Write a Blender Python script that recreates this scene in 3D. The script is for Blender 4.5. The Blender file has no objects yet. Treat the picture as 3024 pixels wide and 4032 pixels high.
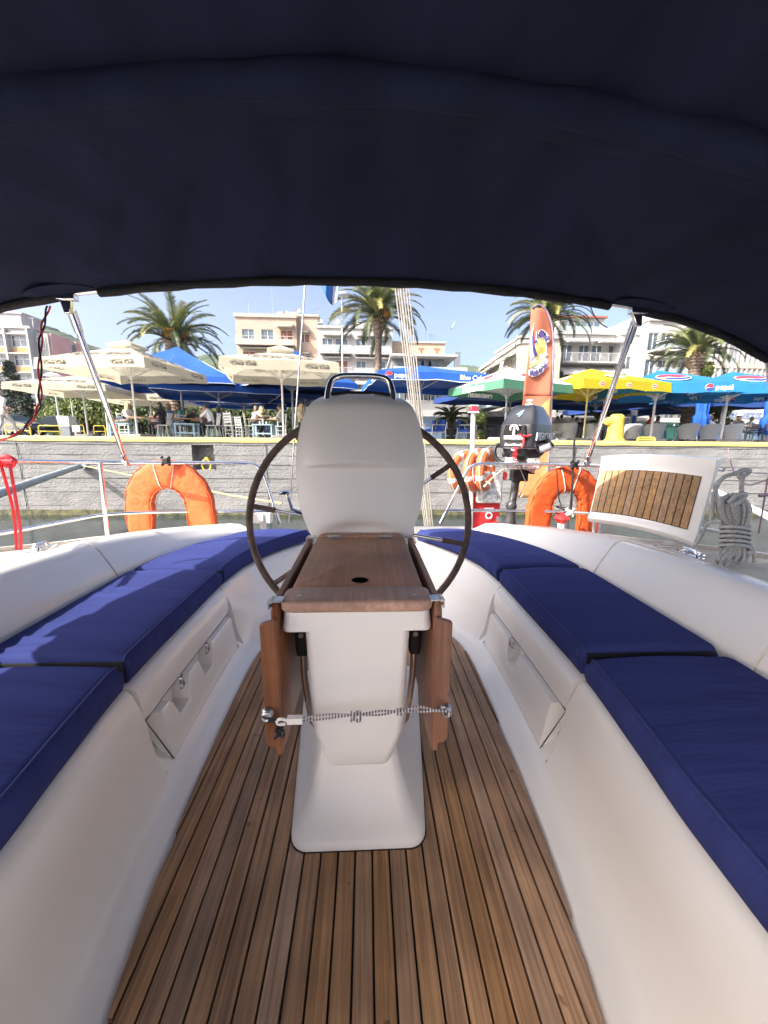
import bpy, bmesh, math, random
from mathutils import Vector, Matrix, noise
random.seed(7)
SC = bpy.context.scene
COL = SC.collection
R = math.radians
# ------------------------------------------------------------------ camera, sky, sun, exposure
EYE = Vector((0, 0, 1.25))
YAW, PIT, ROL, FPX = R(2.68), R(10.88), R(0.5), 1514.0
cf = Vector((math.sin(YAW)*math.cos(PIT), math.cos(YAW)*math.cos(PIT), -math.sin(PIT)))
r0 = Vector((math.cos(YAW), -math.sin(YAW), 0)); u0 = r0.cross(cf)
cr = r0*math.cos(ROL) + u0*math.sin(ROL); cu = cr.cross(cf)
cam = bpy.data.objects.new('camera', bpy.data.cameras.new('camera'))
COL.objects.link(cam)
cam.matrix_world = Matrix(((cr.x, cu.x, -cf.x, EYE.x), (cr.y, cu.y, -cf.y, EYE.y), (cr.z, cu.z, -cf.z, EYE.z), (0, 0, 0, 1)))
cam.data.sensor_fit = 'HORIZONTAL'; cam.data.sensor_width = 36; cam.data.lens = 36*FPX/3024
cam.data.clip_start = 0.02; cam.data.clip_end = 6000
SC.camera = cam
SUN_TO = Vector((-1.08, -0.62, 1.0)).normalized()
W = bpy.data.worlds.new('World'); SC.world = W; W.use_nodes = True
nt = W.node_tree; nt.nodes.clear()
wo = nt.nodes.new('ShaderNodeOutputWorld'); bg = nt.nodes.new('ShaderNodeBackground'); sk = nt.nodes.new('ShaderNodeTexSky')
sk.sky_type = 'NISHITA'; sk.sun_disc = False
sk.sun_elevation = math.asin(SUN_TO.z); sk.sun_rotation = math.atan2(SUN_TO.x, SUN_TO.y) % (2*math.pi)
sk.air_density = 0.46; sk.dust_density = 5.0; sk.ozone_density = 1.0
bg.inputs['Strength'].default_value = 0.15
nt.links.new(sk.outputs[0], bg.inputs[0]); nt.links.new(bg.outputs[0], wo.inputs[0])
sl = bpy.data.lights.new('sun', 'SUN'); sl.energy = 3.3; sl.angle = R(0.53); sl.color = (1, 0.95, 0.87)
so = bpy.data.objects.new('sun', sl); COL.objects.link(so)
so.rotation_euler = SUN_TO.to_track_quat('Z', 'Y').to_euler()
vs = SC.view_settings
vs.view_transform = 'Standard'; vs.look = 'None'; vs.exposure = 1.65; vs.gamma = 1; vs.use_curve_mapping = False
SC.cycles.max_bounces = 10; SC.cycles.diffuse_bounces = 5; SC.cycles.transparent_max_bounces = 8
QZ = 1.22      # quay surface, metres above the cockpit floor
WZ = -0.55     # water surface
def at(px, py, Y):
    """photo pixel (3024x4032) at depth Y along the boat -> place in metres"""
    d = cf + cr*((px-1512)/FPX) - cu*((py-2016)/FPX)
    return EYE + d*(Y/d.y)
def gx(px, Y): return at(px, 1725, Y).x
def hz(px, py, Y): return at(px, py, Y).z
# ------------------------------------------------------------------ materials
MATS = {}
def mat(name, col, rough=.55, metal=0, var=.12, scale=12, bump=0, bscale=60, stretch=(1,1,1), coat=0, col2=None, spec=.5, transl=0, alpha=1, detail=4, emit=None, sheen=0, rvar=.08):
    if name in MATS: return MATS[name]
    m = bpy.data.materials.new(name); m.use_nodes = True; MATS[name] = m
    n = m.node_tree; p = n.nodes['Principled BSDF']; L = n.links.new
    p.inputs['Roughness'].default_value = rough; p.inputs['Metallic'].default_value = metal
    p.inputs['Specular IOR Level'].default_value = spec
    if coat: p.inputs['Coat Weight'].default_value = coat; p.inputs['Coat Roughness'].default_value = .08
    if sheen: p.inputs['Sheen Weight'].default_value = sheen; p.inputs['Sheen Roughness'].default_value = .5
    c = (*col, 1); c2 = (*col2, 1) if col2 else (*[min(1, x*(1-var*1.6)) for x in col], 1)
    c1 = c if col2 else (*[min(1, x*(1+var)) for x in col], 1)
    tc = n.nodes.new('ShaderNodeTexCoord'); mp = n.nodes.new('ShaderNodeMapping'); mp.inputs['Scale'].default_value = stretch
    L(tc.outputs['Object'], mp.inputs[0])
    nz = n.nodes.new('ShaderNodeTexNoise'); nz.inputs['Scale'].default_value = scale; nz.inputs['Detail'].default_value = detail
    L(mp.outputs[0], nz.inputs['Vector'])
    cr_ = n.nodes.new('ShaderNodeValToRGB'); cr_.color_ramp.elements[0].position = .32; cr_.color_ramp.elements[1].position = .68
    cr_.color_ramp.elements[0].color = c2; cr_.color_ramp.elements[1].color = c1
    L(nz.outputs['Fac'], cr_.inputs[0]); L(cr_.outputs[0], p.inputs['Base Color'])
    mr = n.nodes.new('ShaderNodeMapRange'); mr.inputs[3].default_value = max(0.02, rough-rvar); mr.inputs[4].default_value = min(1, rough+rvar)
    L(nz.outputs['Fac'], mr.inputs[0]); L(mr.outputs[0], p.inputs['Roughness'])
    if bump:
        nb = n.nodes.new('ShaderNodeTexNoise'); nb.inputs['Scale'].default_value = bscale; nb.inputs['Detail'].default_value = 5
        L(mp.outputs[0], nb.inputs['Vector'])
        b = n.nodes.new('ShaderNodeBump'); b.inputs['Strength'].default_value = bump; b.inputs['Distance'].default_value = .02
        L(nb.outputs['Fac'], b.inputs['Height']); L(b.outputs[0], p.inputs['Normal'])
    if transl:
        t = n.nodes.new('ShaderNodeBsdfTranslucent'); L(cr_.outputs[0], t.inputs[0])
        ms = n.nodes.new('ShaderNodeMixShader'); ms.inputs[0].default_value = transl
        o = n.nodes['Material Output']; L(p.outputs[0], ms.inputs[1]); L(t.outputs[0], ms.inputs[2]); L(ms.outputs[0], o.inputs[0])
    if alpha < 1: p.inputs['Alpha'].default_value = alpha
    if emit: p.inputs['Emission Color'].default_value = (*emit[0], 1); p.inputs['Emission Strength'].default_value = emit[1]
    return m
def wood(name, base, dark, rough=.6, axis=1, fine=1.0, coat=0):
    """long fibre grain along one axis, each object shifted by its own random number"""
    if name in MATS: return MATS[name]
    m = bpy.data.materials.new(name); m.use_nodes = True; MATS[name] = m
    n = m.node_tree; p = n.nodes['Principled BSDF']; L = n.links.new
    p.inputs['Specular IOR Level'].default_value = .35
    if coat: p.inputs['Coat Weight'].default_value = coat; p.inputs['Coat Roughness'].default_value = .25
    tc = n.nodes.new('ShaderNodeTexCoord'); oi = n.nodes.new('ShaderNodeObjectInfo')
    mx = n.nodes.new('ShaderNodeVectorMath'); mx.operation = 'MULTIPLY_ADD'
    s = [55*fine]*3; s[axis] = 1.6*fine
    mx.inputs[1].default_value = s
    cb = n.nodes.new('ShaderNodeCombineXYZ'); mu = n.nodes.new('ShaderNodeMath'); mu.operation = 'MULTIPLY'; mu.inputs[1].default_value = 97
    L(oi.outputs['Random'], mu.inputs[0])
    for i in range(3): L(mu.outputs[0], cb.inputs[i])
    L(tc.outputs['Object'], mx.inputs[0]); L(cb.outputs[0], mx.inputs[2])
    g = n.nodes.new('ShaderNodeTexNoise'); g.inputs['Scale'].default_value = 1.6; g.inputs['Detail'].default_value = 6; g.inputs['Distortion'].default_value = .6
    L(mx.outputs[0], g.inputs['Vector'])
    rp = n.nodes.new('ShaderNodeValToRGB'); e = rp.color_ramp.elements
    e[0].position = .34; e[0].color = (*dark, 1); e[1].position = .66; e[1].color = (*base, 1)
    L(g.outputs['Fac'], rp.inputs[0])
    # per-board tint
    hs = n.nodes.new('ShaderNodeHueSaturation'); v = n.nodes.new('ShaderNodeMapRange'); v.inputs[3].default_value = .84; v.inputs[4].default_value = 1.14
    L(oi.outputs['Random'], v.inputs[0]); L(v.outputs[0], hs.inputs['Value']); L(rp.outputs[0], hs.inputs['Color'])
    h2 = n.nodes.new('ShaderNodeMath'); h2.operation = 'MULTIPLY'; h2.inputs[1].default_value = 37.7
    h3 = n.nodes.new('ShaderNodeMath'); h3.operation = 'FRACT'; h4 = n.nodes.new('ShaderNodeMapRange'); h4.inputs[3].default_value = .82; h4.inputs[4].default_value = 1.1
    L(oi.outputs['Random'], h2.inputs[0]); L(h2.outputs[0], h3.inputs[0]); L(h3.outputs[0], h4.inputs[0]); L(h4.outputs[0], hs.inputs['Saturation'])
    # blotches of weathering
    w = n.nodes.new('ShaderNodeTexNoise'); w.inputs['Scale'].default_value = 4.5; w.inputs['Detail'].default_value = 5
    L(tc.outputs['Object'], w.inputs['Vector'])
    wr = n.nodes.new('ShaderNodeMapRange'); wr.inputs[1].default_value = .38; wr.inputs[2].default_value = .66; wr.inputs[3].default_value = .72; wr.inputs[4].default_value = 1.08
    L(w.outputs['Fac'], wr.inputs[0])
    mm = n.nodes.new('ShaderNodeMixRGB'); mm.blend_type = 'MULTIPLY'; mm.inputs[0].default_value = 1
    L(hs.outputs[0], mm.inputs[1]); L(wr.outputs[0], mm.inputs[2]); L(mm.outputs[0], p.inputs['Base Color'])
    sp = n.nodes.new('ShaderNodeTexNoise'); sp.inputs['Scale'].default_value = 23; sp.inputs['Detail'].default_value = 3; L(tc.outputs['Object'], sp.inputs['Vector'])
    sr = n.nodes.new('ShaderNodeMapRange'); sr.inputs[1].default_value = .70; sr.inputs[2].default_value = .76; sr.inputs[3].default_value = 1; sr.inputs[4].default_value = .45
    L(sp.outputs['Fac'], sr.inputs[0]); m3 = n.nodes.new('ShaderNodeMixRGB'); m3.blend_type = 'MULTIPLY'; m3.inputs[0].default_value = 1
    L(mm.outputs[0], m3.inputs[1]); L(sr.outputs[0], m3.inputs[2]); L(m3.outputs[0], p.inputs['Base Color'])
    rr = n.nodes.new('ShaderNodeMapRange'); rr.inputs[3].default_value = rough-.12; rr.inputs[4].default_value = rough+.12
    L(g.outputs['Fac'], rr.inputs[0]); L(rr.outputs[0], p.inputs['Roughness'])
    b = n.nodes.new('ShaderNodeBump'); b.inputs['Strength'].default_value = .25; b.inputs['Distance'].default_value = .004
    L(g.outputs['Fac'], b.inputs['Height']); L(b.outputs[0], p.inputs['Normal'])
    return m
GEL = mat('white gelcoat', (.85,.82,.765), .22, var=.004, scale=2, coat=.4, rvar=.01)
GEL2 = mat('white moulded plastic', (.85,.825,.785), .33, var=.005, scale=4, rvar=.01)
NONSKID = mat('cream nonskid deck', (.66,.60,.48), .8, var=.06, scale=9, bump=.5, bscale=420)
STEEL = mat('polished steel', (.78,.78,.79), .13, 1, var=.05, scale=30)
STEELD = mat('dull steel', (.5,.5,.5), .35, 1, var=.15, scale=40)
BLK = mat('black plastic', (.012,.012,.014), .45, var=.3)
RUB = mat('black caulk', (.010,.009,.009), .6, var=.2)
TEAK = wood('teak deck', (.52,.31,.165), (.28,.16,.085), .6, 1)
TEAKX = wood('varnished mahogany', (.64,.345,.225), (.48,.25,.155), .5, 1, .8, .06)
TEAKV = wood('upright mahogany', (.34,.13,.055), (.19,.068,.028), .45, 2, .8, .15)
TEAKZ = wood('panel teak', (.46,.27,.11), (.27,.14,.055), .5, 2)
NAVY = mat('navy cushion fabric', (.040,.052,.182), .95, var=.08, scale=5, bump=.45, bscale=9, stretch=(.35,2.4,.7), spec=.08)
CANV = mat('dark navy canvas', (.0175,.0235,.051), .95, var=.16, scale=2.2, bump=.9, bscale=3.2, stretch=(2.2,.55,1), spec=.08)
ORG = mat('orange fabric', (.70,.105,.018), .6, var=.10, scale=9, bump=.25, bscale=30)
REDM = mat('red paint', (.62,.03,.03), .4, var=.1)
YEL = mat('yellow paint', (.78,.60,.07), .6, var=.12, scale=6, bump=.15, bscale=40)
# ------------------------------------------------------------------ mesh helpers
class MB:
    def __init__(s): s.v = []; s.f = []; s.m = []
    def add(s, vs_, fs, mi=0):
        o = len(s.v); s.v += [Vector(p) for p in vs_]; s.f += [tuple(i+o for i in f) for f in fs]; s.m += [mi]*len(fs); return s
    def box(s, c, d, rot=None, mi=0, taper=1.0):
        P = []
        for z in (-.5, .5):
            k = taper if z > 0 else 1
            for x, y in ((-.5,-.5),(.5,-.5),(.5,.5),(-.5,.5)): P.append(Vector((x*d[0]*k, y*d[1]*k, z*d[2])))
        if rot is not None: P = [rot @ p for p in P]
        c = Vector(c)
        return s.add([p+c for p in P], [(0,3,2,1),(4,5,6,7),(0,1,5,4),(1,2,6,5),(2,3,7,6),(3,0,4,7)], mi)
    def b2(s, a, b, mi=0):
        return s.box([(a[i]+b[i])/2 for i in range(3)], [abs(b[i]-a[i]) for i in range(3)], None, mi)
    def loft(s, rings, ring=True, cap=True, mi=0, close=False):
        n = len(rings[0]); P = [p for r_ in rings for p in r_]; F = []
        k = len(rings); e = n if ring else n-1
        for i in range(k if close else k-1):
            a = i*n; b = ((i+1) % k)*n
            for j in range(e):
                j2 = (j+1) % n
                F.append((a+j, a+j2, b+j2, b+j))
        if cap and not close:
            F.append(tuple(range(n))[::-1]); F.append(tuple(range((k-1)*n, k*n)))
        return s.add(P, F, mi)
    def tube(s, pts, r, n=8, mi=0, close=False, cap=True, flat=None, upv=None):
        pts = [Vector(p) for p in pts]; k = len(pts); rings = []; up = None
        for i, p in enumerate(pts):
            if close: t = pts[(i+1) % k]-pts[i-1]
            else: t = pts[min(i+1, k-1)]-pts[max(i-1, 0)]
            if t.length < 1e-9: t = Vector((0,0,1))
            t.normalize()
            if up is None:
                up = Vector(upv) if upv else (Vector((0,0,1)) if abs(t.z) < .9 else Vector((1,0,0)))
            x = t.cross(up); x.normalize(); y = x.cross(t); y.normalize(); up = y
            rr = r[i] if isinstance(r, (list, tuple)) else r
            ry = rr*(flat or 1)
            rings.append([p + x*(math.cos(2*math.pi*j/n)*rr) + y*(math.sin(2*math.pi*j/n)*ry) for j in range(n)])
        return s.loft(rings, True, cap, mi, close)
    def lathe(s, prof, c=(0,0,0), n=16, mi=0, rot=None):
        c = Vector(c); rings = []
        for r_, z in prof:
            q = [Vector((math.cos(2*math.pi*j/n)*r_, math.sin(2*math.pi*j/n)*r_, z)) for j in range(n)]
            if rot is not None: q = [rot @ p for p in q]
            rings.append([p+c for p in q])
        return s.loft(rings, True, True, mi)
    def ball(s, c, r, nu=10, nv=6, mi=0, rot=None):
        if not isinstance(r, (list, tuple)): r = (r, r, r)
        c = Vector(c); rings = []
        for i in range(nv+1):
            th = math.pi*i/nv
            th = min(max(th, .02), math.pi-.02)
            q = [Vector((math.sin(th)*math.cos(2*math.pi*j/nu)*r[0], math.sin(th)*math.sin(2*math.pi*j/nu)*r[1], -math.cos(th)*r[2])) for j in range(nu)]
            if rot is not None: q = [rot @ p for p in q]
            rings.append([p+c for p in q])
        return s.loft(rings, True, True, mi)
    def prism(s, poly, ext, mi=0):
        poly = [Vector(p) for p in poly]; ext = Vector(ext); n = len(poly)
        return s.add(poly+[p+ext for p in poly], [tuple(range(n))[::-1], tuple(range(n, 2*n))]+[(i, (i+1) % n, n+(i+1) % n, n+i) for i in range(n)], mi)
    def quad(s, a, b, c, d, mi=0): return s.add([a, b, c, d], [(0,1,2,3)], mi)
    def mesh(s, name, mats, smooth=35, off=None):
        me = bpy.data.meshes.new(name)
        vv = [tuple(p-off) for p in s.v] if off is not None else [tuple(p) for p in s.v]
        me.from_pydata(vv, [], s.f); me.validate()
        for m_ in (mats if isinstance(mats, (list, tuple)) else [mats]): me.materials.append(m_)
        if len(me.polygons) == len(s.m) and any(s.m): me.polygons.foreach_set('material_index', s.m)
        bm = bmesh.new(); bm.from_mesh(me); bmesh.ops.recalc_face_normals(bm, faces=bm.faces); bm.to_mesh(me); bm.free()
        if smooth:
            me.shade_smooth()
            if smooth < 180: me.set_sharp_from_angle(angle=R(smooth))
        return me
ROOT = {}
def thing(name, label, cat, loc=(0,0,0), group=None, rz=0, world=True):
    o = bpy.data.objects.new(name, None); COL.objects.link(o); o.empty_display_size = .1
    o.location = loc; o.rotation_euler.z = rz; o['label'] = label; o['category'] = cat
    if group: o['group'] = group
    ROOT[o.name] = Vector(loc) if world else Vector((0,0,0))
    return o
def link(name, me, parent=None, loc=None, label=None):
    o = bpy.data.objects.new(name, me); COL.objects.link(o)
    if parent is not None: o.parent = parent; ROOT[o.name] = ROOT[parent.name]
    else: ROOT[o.name] = Vector((0,0,0))
    if loc is not None: o.location = loc
    if label: o['label'] = label
    return o
def obj(name, mb, mats, parent=None, smooth=35, label=None, bevel=0, seg=2):
    off = ROOT[parent.name] if parent is not None else None
    o = link(name, mb.mesh(name, mats, smooth, off), parent, None, label)
    if bevel:
        b = o.modifiers.new('bevel', 'BEVEL'); b.width = bevel; b.segments = seg; b.limit_method = 'ANGLE'; b.angle_limit = R(40)
    return o
def solo(name, mb, mats, label, cat, group=None, smooth=35, bevel=0, base=None, kind=None):
    """a thing that is one mesh, origin at its base"""
    if base is None:
        lo = min(p.z for p in mb.v); base = Vector((sum(p.x for p in mb.v)/len(mb.v), sum(p.y for p in mb.v)/len(mb.v), lo))
    o = link(name, mb.mesh(name, mats, smooth, Vector(base)), None, base); ROOT[o.name] = Vector(base)
    o['label'] = label
    if cat: o['category'] = cat
    if group: o['group'] = group
    if kind: o['kind'] = kind
    if bevel:
        b = o.modifiers.new('bevel', 'BEVEL'); b.width = bevel; b.segments = 2; b.limit_method = 'ANGLE'; b.angle_limit = R(40)
    return o
def struct(name, mb, mats, smooth=35, label=None):
    o = link(name, mb.mesh(name, mats, smooth)); o['kind'] = 'structure'
    if label: o['label'] = label
    return o
def copy_tree(o, loc=None, rz=None, label=None, parent=None, group=None, scale=None):
    c = o.copy(); COL.objects.link(c); c.parent = parent
    if loc is not None: c.location = loc
    if rz is not None: c.rotation_euler.z = rz
    if scale is not None: c.scale = scale
    if label: c['label'] = label
    if group: c['group'] = group
    for ch in KIDS.get(o.name, o.children): copy_tree(ch, parent=c)
    return c
KIDS = {}
def remove_tree(o):
    for ch in list(o.children): remove_tree(ch)
    bpy.data.objects.remove(o)
def lerp(a, b, t): return a+(b-a)*t
def interp(tab, x):
    if x <= tab[0][0]: return tab[0][1]
    for (a, b), (c, d) in zip(tab, tab[1:]):
        if x <= c:
            return b+(d-b)*(x-a)/(c-a)
    return tab[-1][1]
def smoothtab(tab, x):
    """Catmull-Rom through a table"""
    n = len(tab)
    if x <= tab[0][0]: return tab[0][1]
    if x >= tab[-1][0]: return tab[-1][1]
    for i in range(n-1):
        if x <= tab[i+1][0]:
            t = (x-tab[i][0])/(tab[i+1][0]-tab[i][0])
            p1, p2 = tab[i][1], tab[i+1][1]; dx = tab[i+1][0]-tab[i][0]
            m1 = (p2-tab[i-1][1])/(tab[i+1][0]-tab[i-1][0])*dx if i else p2-p1
            m2 = (tab[i+2][1]-p1)/(tab[i+2][0]-tab[i][0])*dx if i < n-2 else p2-p1
            return (2*t**3-3*t*t+1)*p1+(t**3-2*t*t+t)*m1+(-2*t**3+3*t*t)*p2+(t**3-t*t)*m2
def cat_path(pts, k=8, close=False):
    pts = [Vector(p) for p in pts]; n = len(pts); out = []
    rng = range(n if close else n-1)
    for i in rng:
        p0 = pts[i-1] if (i or close) else pts[0]; p1 = pts[i]; p2 = pts[(i+1) % n]; p3 = pts[(i+2) % n] if (close or i+2 < n) else pts[-1]
        for j in range(k):
            t = j/k
            out.append(.5*((2*p1)+(p2-p0)*t+(2*p0-5*p1+4*p2-p3)*t*t+(3*p1-p0-3*p2+p3)*t**3))
    if not close: out.append(pts[-1])
    return out
def text(s, size, extr=.004, shear=0, bold=0, align='CENTER', sx=1):
    """lettering as (verts, faces) in the XY plane, centred"""
    cu_ = bpy.data.curves.new('lettering', 'FONT'); cu_.body = s; cu_.size = size; cu_.extrude = extr; cu_.shear = shear; cu_.offset = bold
    cu_.align_x = align; cu_.align_y = 'CENTER'; cu_.resolution_u = 2
    o = bpy.data.objects.new('lettering', cu_); me = o.to_mesh()
    vv = [Vector((p.co.x*sx, p.co.y, p.co.z)) for p in me.vertices]; ff = [tuple(p.vertices) for p in me.polygons]
    o.to_mesh_clear(); bpy.data.objects.remove(o); bpy.data.curves.remove(cu_)
    return vv, ff
def put_text(mb, tx, o, ax, ay, mi=0, warp=None):
    ax = Vector(ax).normalized(); ay = Vector(ay).normalized(); az = ax.cross(ay); o = Vector(o)
    mb.add([o+ax*p.x+ay*p.y+az*p.z if warp is None else warp(p) for p in tx[0]], tx[1], mi)
# ------------------------------------------------------------------ water, quay, hills
XC = -0.02
WATER = mat('harbour water', (.018,.030,.032), .06, var=.3, scale=.8, bump=.35, bscale=5, spec=.5)
CONC = mat('rough concrete', (.225,.222,.215), .9, var=.12, scale=2.6, bump=1.0, bscale=16, stretch=(1,1,1.7), detail=9)
PAVE = mat('quay paving', (.27,.265,.25), .9, var=.12, scale=.8, bump=.2, bscale=12)
MOSS = mat('weedy wall foot', (.16,.15,.06), .8, var=.35, scale=6, bump=.8, bscale=14, col2=(.045,.045,.03))
mb = MB(); mb.quad((-300,-250,WZ),(300,-250,WZ),(300,9.4,WZ),(-300,9.4,WZ)); struct('harbour_water', mb, WATER)
# board-marked quay wall: 16 uneven courses, a niche and three joints
QY = 9.0
nx0, nx1 = at(757,1800,QY).x, at(842,1800,QY).x
nz0, nz1 = at(800,1850,QY).z, at(800,1752,QY).z
zs = [WZ-.5, WZ+.12]; z = WZ+.12
while z < QZ-.16: z += .105; zs.append(z)
zs[-1] = QZ-.085
def cut(z_): return min(range(len(zs)), key=lambda i: abs(zs[i]-z_))
zs[cut(nz0)] = nz0; zs[cut(nz1)] = nz1
xs = sorted(set([-60+i*6 for i in range(9)]+[-12+.3*i for i in range(81)]+[14+i*6 for i in range(9)]+[nx0, nx1]))
joints = [at(75,1800,QY).x, at(1050,1800,QY).x, at(2262,1800,QY).x]
mb = MB(); rnd = random.Random(3)
for i in range(len(zs)-1):
    off = rnd.uniform(-.011, .011)
    for j in range(len(xs)-1):
        xa, xb, za, zb = xs[j], xs[j+1], zs[i], zs[i+1]
        if xa >= nx0-1e-4 and xb <= nx1+1e-4 and za >= nz0-1e-4 and zb <= nz1+1e-4: continue
        def dp(x, z_): return QY+off+.012*noise.noise((x*1.3, z_*2, i*3.3))
        ch = .005
        mb.quad((xa,dp(xa,za)+ch,za),(xb,dp(xb,za)+ch,za),(xb,dp(xb,za),za+ch),(xa,dp(xa,za),za+ch), 1 if i == 0 else 0)
        mb.quad((xa,dp(xa,za),za+ch),(xb,dp(xb,za),za+ch),(xb,dp(xb,zb),zb-ch),(xa,dp(xa,zb),zb-ch), 1 if i == 0 else 0)
        mb.quad((xa,dp(xa,zb),zb-ch),(xb,dp(xb,zb),zb-ch),(xb,dp(xb,zb)+ch,zb),(xa,dp(xa,zb)+ch,zb), 1 if i == 0 else 0)
# niche
nb_ = QY+.28
for a, b in (((nx0,nz0),(nx1,nz0)), ((nx1,nz0),(nx1,nz1)), ((nx1,nz1),(nx0,nz1)), ((nx0,nz1),(nx0,nz0))):
    mb.quad((a[0],QY-.005,a[1]),(b[0],QY-.005,b[1]),(b[0],nb_,b[1]),(a[0],nb_,a[1]))
mb.quad((nx0,nb_,nz0),(nx1,nb_,nz0),(nx1,nb_,nz1),(nx0,nb_,nz1))
wall = struct('quay_wall', mb, [CONC, MOSS], 0)
mb = MB()
for x in joints: mb.tube([(x+.01*random.uniform(-1,1), QY-.012, QZ-.12-.15*k) for k in range(11)], .006, 5)
obj('joint', mb, RUB, wall)
# painted kerb along the edge, worn
mb = MB(); ex = [-60+3*i for i in range(16)]+[-12+.4*i for i in range(66)]+[15+3*i for i in range(16)]
rings = []
for x in ex:
    a = .012*noise.noise((x*2.1, 0, 7)); b = .02*noise.noise((x*1.7, 3, 1))
    rings.append([(x,QY-.03+a,QZ-.095+b),(x,QY-.035+a,QZ-.03),(x,QY-.012+a,QZ+.004+a*.4),(x,QY+.05,QZ+.012),(x,QY+.42,QZ+.008),(x,QY+.43,QZ-.05)])
mb.loft([[Vector(p) for p in r_] for r_ in rings], False, False)
YKERB = mat('worn yellow kerb paint', (.56,.44,.12), .75, var=.1, scale=3.5, bump=.5, bscale=20, col2=(.48,.39,.16), detail=8)
k = struct('kerb', mb, YKERB, 60)
mb = MB(); mb.quad((-850,QY+.4,QZ),(850,QY+.4,QZ),(850,1000,QZ),(-850,1000,QZ)); struct('quay_pavement', mb, PAVE)
# mooring ring in the niche
mb = MB(); c = Vector(((nx0+nx1)/2+.02, QY+.10, nz0+.10))
mb.tube([c+Vector((math.cos(t)*.10, 0, math.sin(t)*.13)) for t in [2*math.pi*i/20 for i in range(20)]], .018, 6, close=True)
mb.box(c+Vector((0,.1,.15)), (.06,.18,.06))
solo('mooring_ring', mb, YEL, 'yellow iron mooring ring hanging in the wall niche', 'mooring ring')
# wooded hills
HILL = mat('far wooded hill', (.085,.115,.055), .95, var=.35, scale=.06, bump=1, bscale=.5, col2=(.035,.06,.03), detail=10)
def ridge(name, prof, Y, depth, seed):
    mb = MB(); rings = []; n = 12
    X0, X1 = prof[0][0], prof[-1][0]; m = int((X1-X0)/4)
    for i in range(m+1):
        px = X0+(X1-X0)*i/m; ht = hz(px, interp(prof, px), Y)-QZ; x = gx(px, Y); col = []
        for j in range(n+1):
            t = j/n; hgt = ht*(1-(1-t)**1.6)
            hgt += (.9 if j else 0)*ht*.045*noise.noise((x*.045+seed, t*9, seed))+ (ht*.028*noise.noise((x*.22, t*33, seed+4)) if j else 0)
            col.append(Vector((x, Y-depth*(1-t)+depth*.03*noise.noise((x*.05, t*7, 2)), QZ+max(hgt, -1))))
        col.append(Vector((x, Y+depth, QZ-2))); rings.append(col)
    mb.loft(rings, False, False)
    return struct(name, mb, HILL, 180)
ridge('hill', [(-500,1230),(60,1250),(165,1262),(185,1268),(230,1281),(300,1306),(360,1334),(420,1366),(500,1400),(570,1432),(640,1445),(700,1440),(760,1430),(840,1418),(900,1408),(960,1412),(1100,1430),(1300,1445)], 520, 260, 1)
ridge('hill', [(1500,1500),(1700,1452),(1780,1444),(1840,1446),(1880,1462),(1960,1500),(2150,1540)], 480, 200, 9)
# ------------------------------------------------------------------ the sailing boat: hull, cockpit, deck
SOLE = [(-.8,.40),(.0,.46),(.6,.55),(.93,.593),(1.4,.622),(1.75,.632),(2.05,.63),(2.2,.60),(2.35,.53),(2.55,.46),(2.8,.42),(3.2,.40)]
RIM = [(-.8,.66),(.0,.69),(.65,.725),(.88,.757),(1.2,.795),(1.65,.805),(2.1,.806),(2.25,.80),(2.45,.775),(2.6,.73),(2.75,.665),(2.9,.585),(3.0,.52),(3.1,.44)]
COAM = [(-.8,1.25),(.0,1.30),(1.0,1.32),(2.0,1.33),(2.3,1.31),(2.5,1.27),(2.7,1.19),(2.85,1.10),(3.0,.99),(3.1,.90)]
DECK = [(-.8,2.5),(.5,2.62),(1.8,2.62),(2.4,2.5),(2.8,2.28),(3.05,1.95),(3.25,1.4),(3.35,.9)]
CRH = [(-.8,.78),(1.0,.735),(2.05,.69),(2.6,.63),(3.0,.575),(3.1,.56)]   # coaming crest height
ZS, ZC = .40, .50                                              # seat, cushion top
def prof_side(Y, sgn):
    s = smoothtab(SOLE, Y); r_ = smoothtab(RIM, Y); b = smoothtab(COAM, Y); d = smoothtab(DECK, Y); h = smoothtab(CRH, Y)
    rec = .05 if 1.222 < Y < 2.122 else 0
    sm = 0
    for ys in (1.12, 2.06):
        if abs(Y-ys) < .006: sm = .012
    q = [(s-.02,-.02),(s-.004,-.004),(s+.012,.003),(s+.035,.008),(s+.062,.02),(s+.085,.05),(lerp(s+.09, r_-.03, .25)+.01+rec,.12),
         (lerp(s+.09, r_-.03, .55)+.006+rec,.22),(lerp(s+.09, r_-.03, .85)+rec,.30),(r_-.020+rec,.345),(r_-.010+rec,.375),(r_+.008+rec,.392),(r_+.035+rec,ZS),(r_+.1,ZS)]
    q += [(b-.06,ZS),(b-.004,ZS+.01)]
    k = h-ZC
    q += [(b+.0+sm,ZS+.06),(b+.012+sm,ZC+.01),(b+.05+sm,ZC+k*.42-sm*.3),(b+.088+sm,ZC+k*.74-sm*.6),(b+.115+sm*.5,ZC+k*.92-sm),(b+.145,h-.004-sm),(b+.175,h-sm),(b+.24,h-.006-sm),(b+.28,h-.022),(b+.305,h-.055),(b+.318,max(h-.10,.50)),(b+.335,max(h-.125,.475)),(b+.37,max(h-.13,.47))]
    dz = max(h-.13,.47)-.005
    d = max(d, b+.42)
    q += [(lerp(b+.37,d,.5),dz),(d-.06,dz-.01),(d-.055,dz+.02),(d-.02,dz+.02),(d,dz-.03),(d+.01,.1),(d-.06,-.3),(d-.25,WZ-.3)]
    return [Vector((XC+sgn*x, Y+ (0 if x < 1 else 0), z_)) for x, z_ in q]
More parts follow.
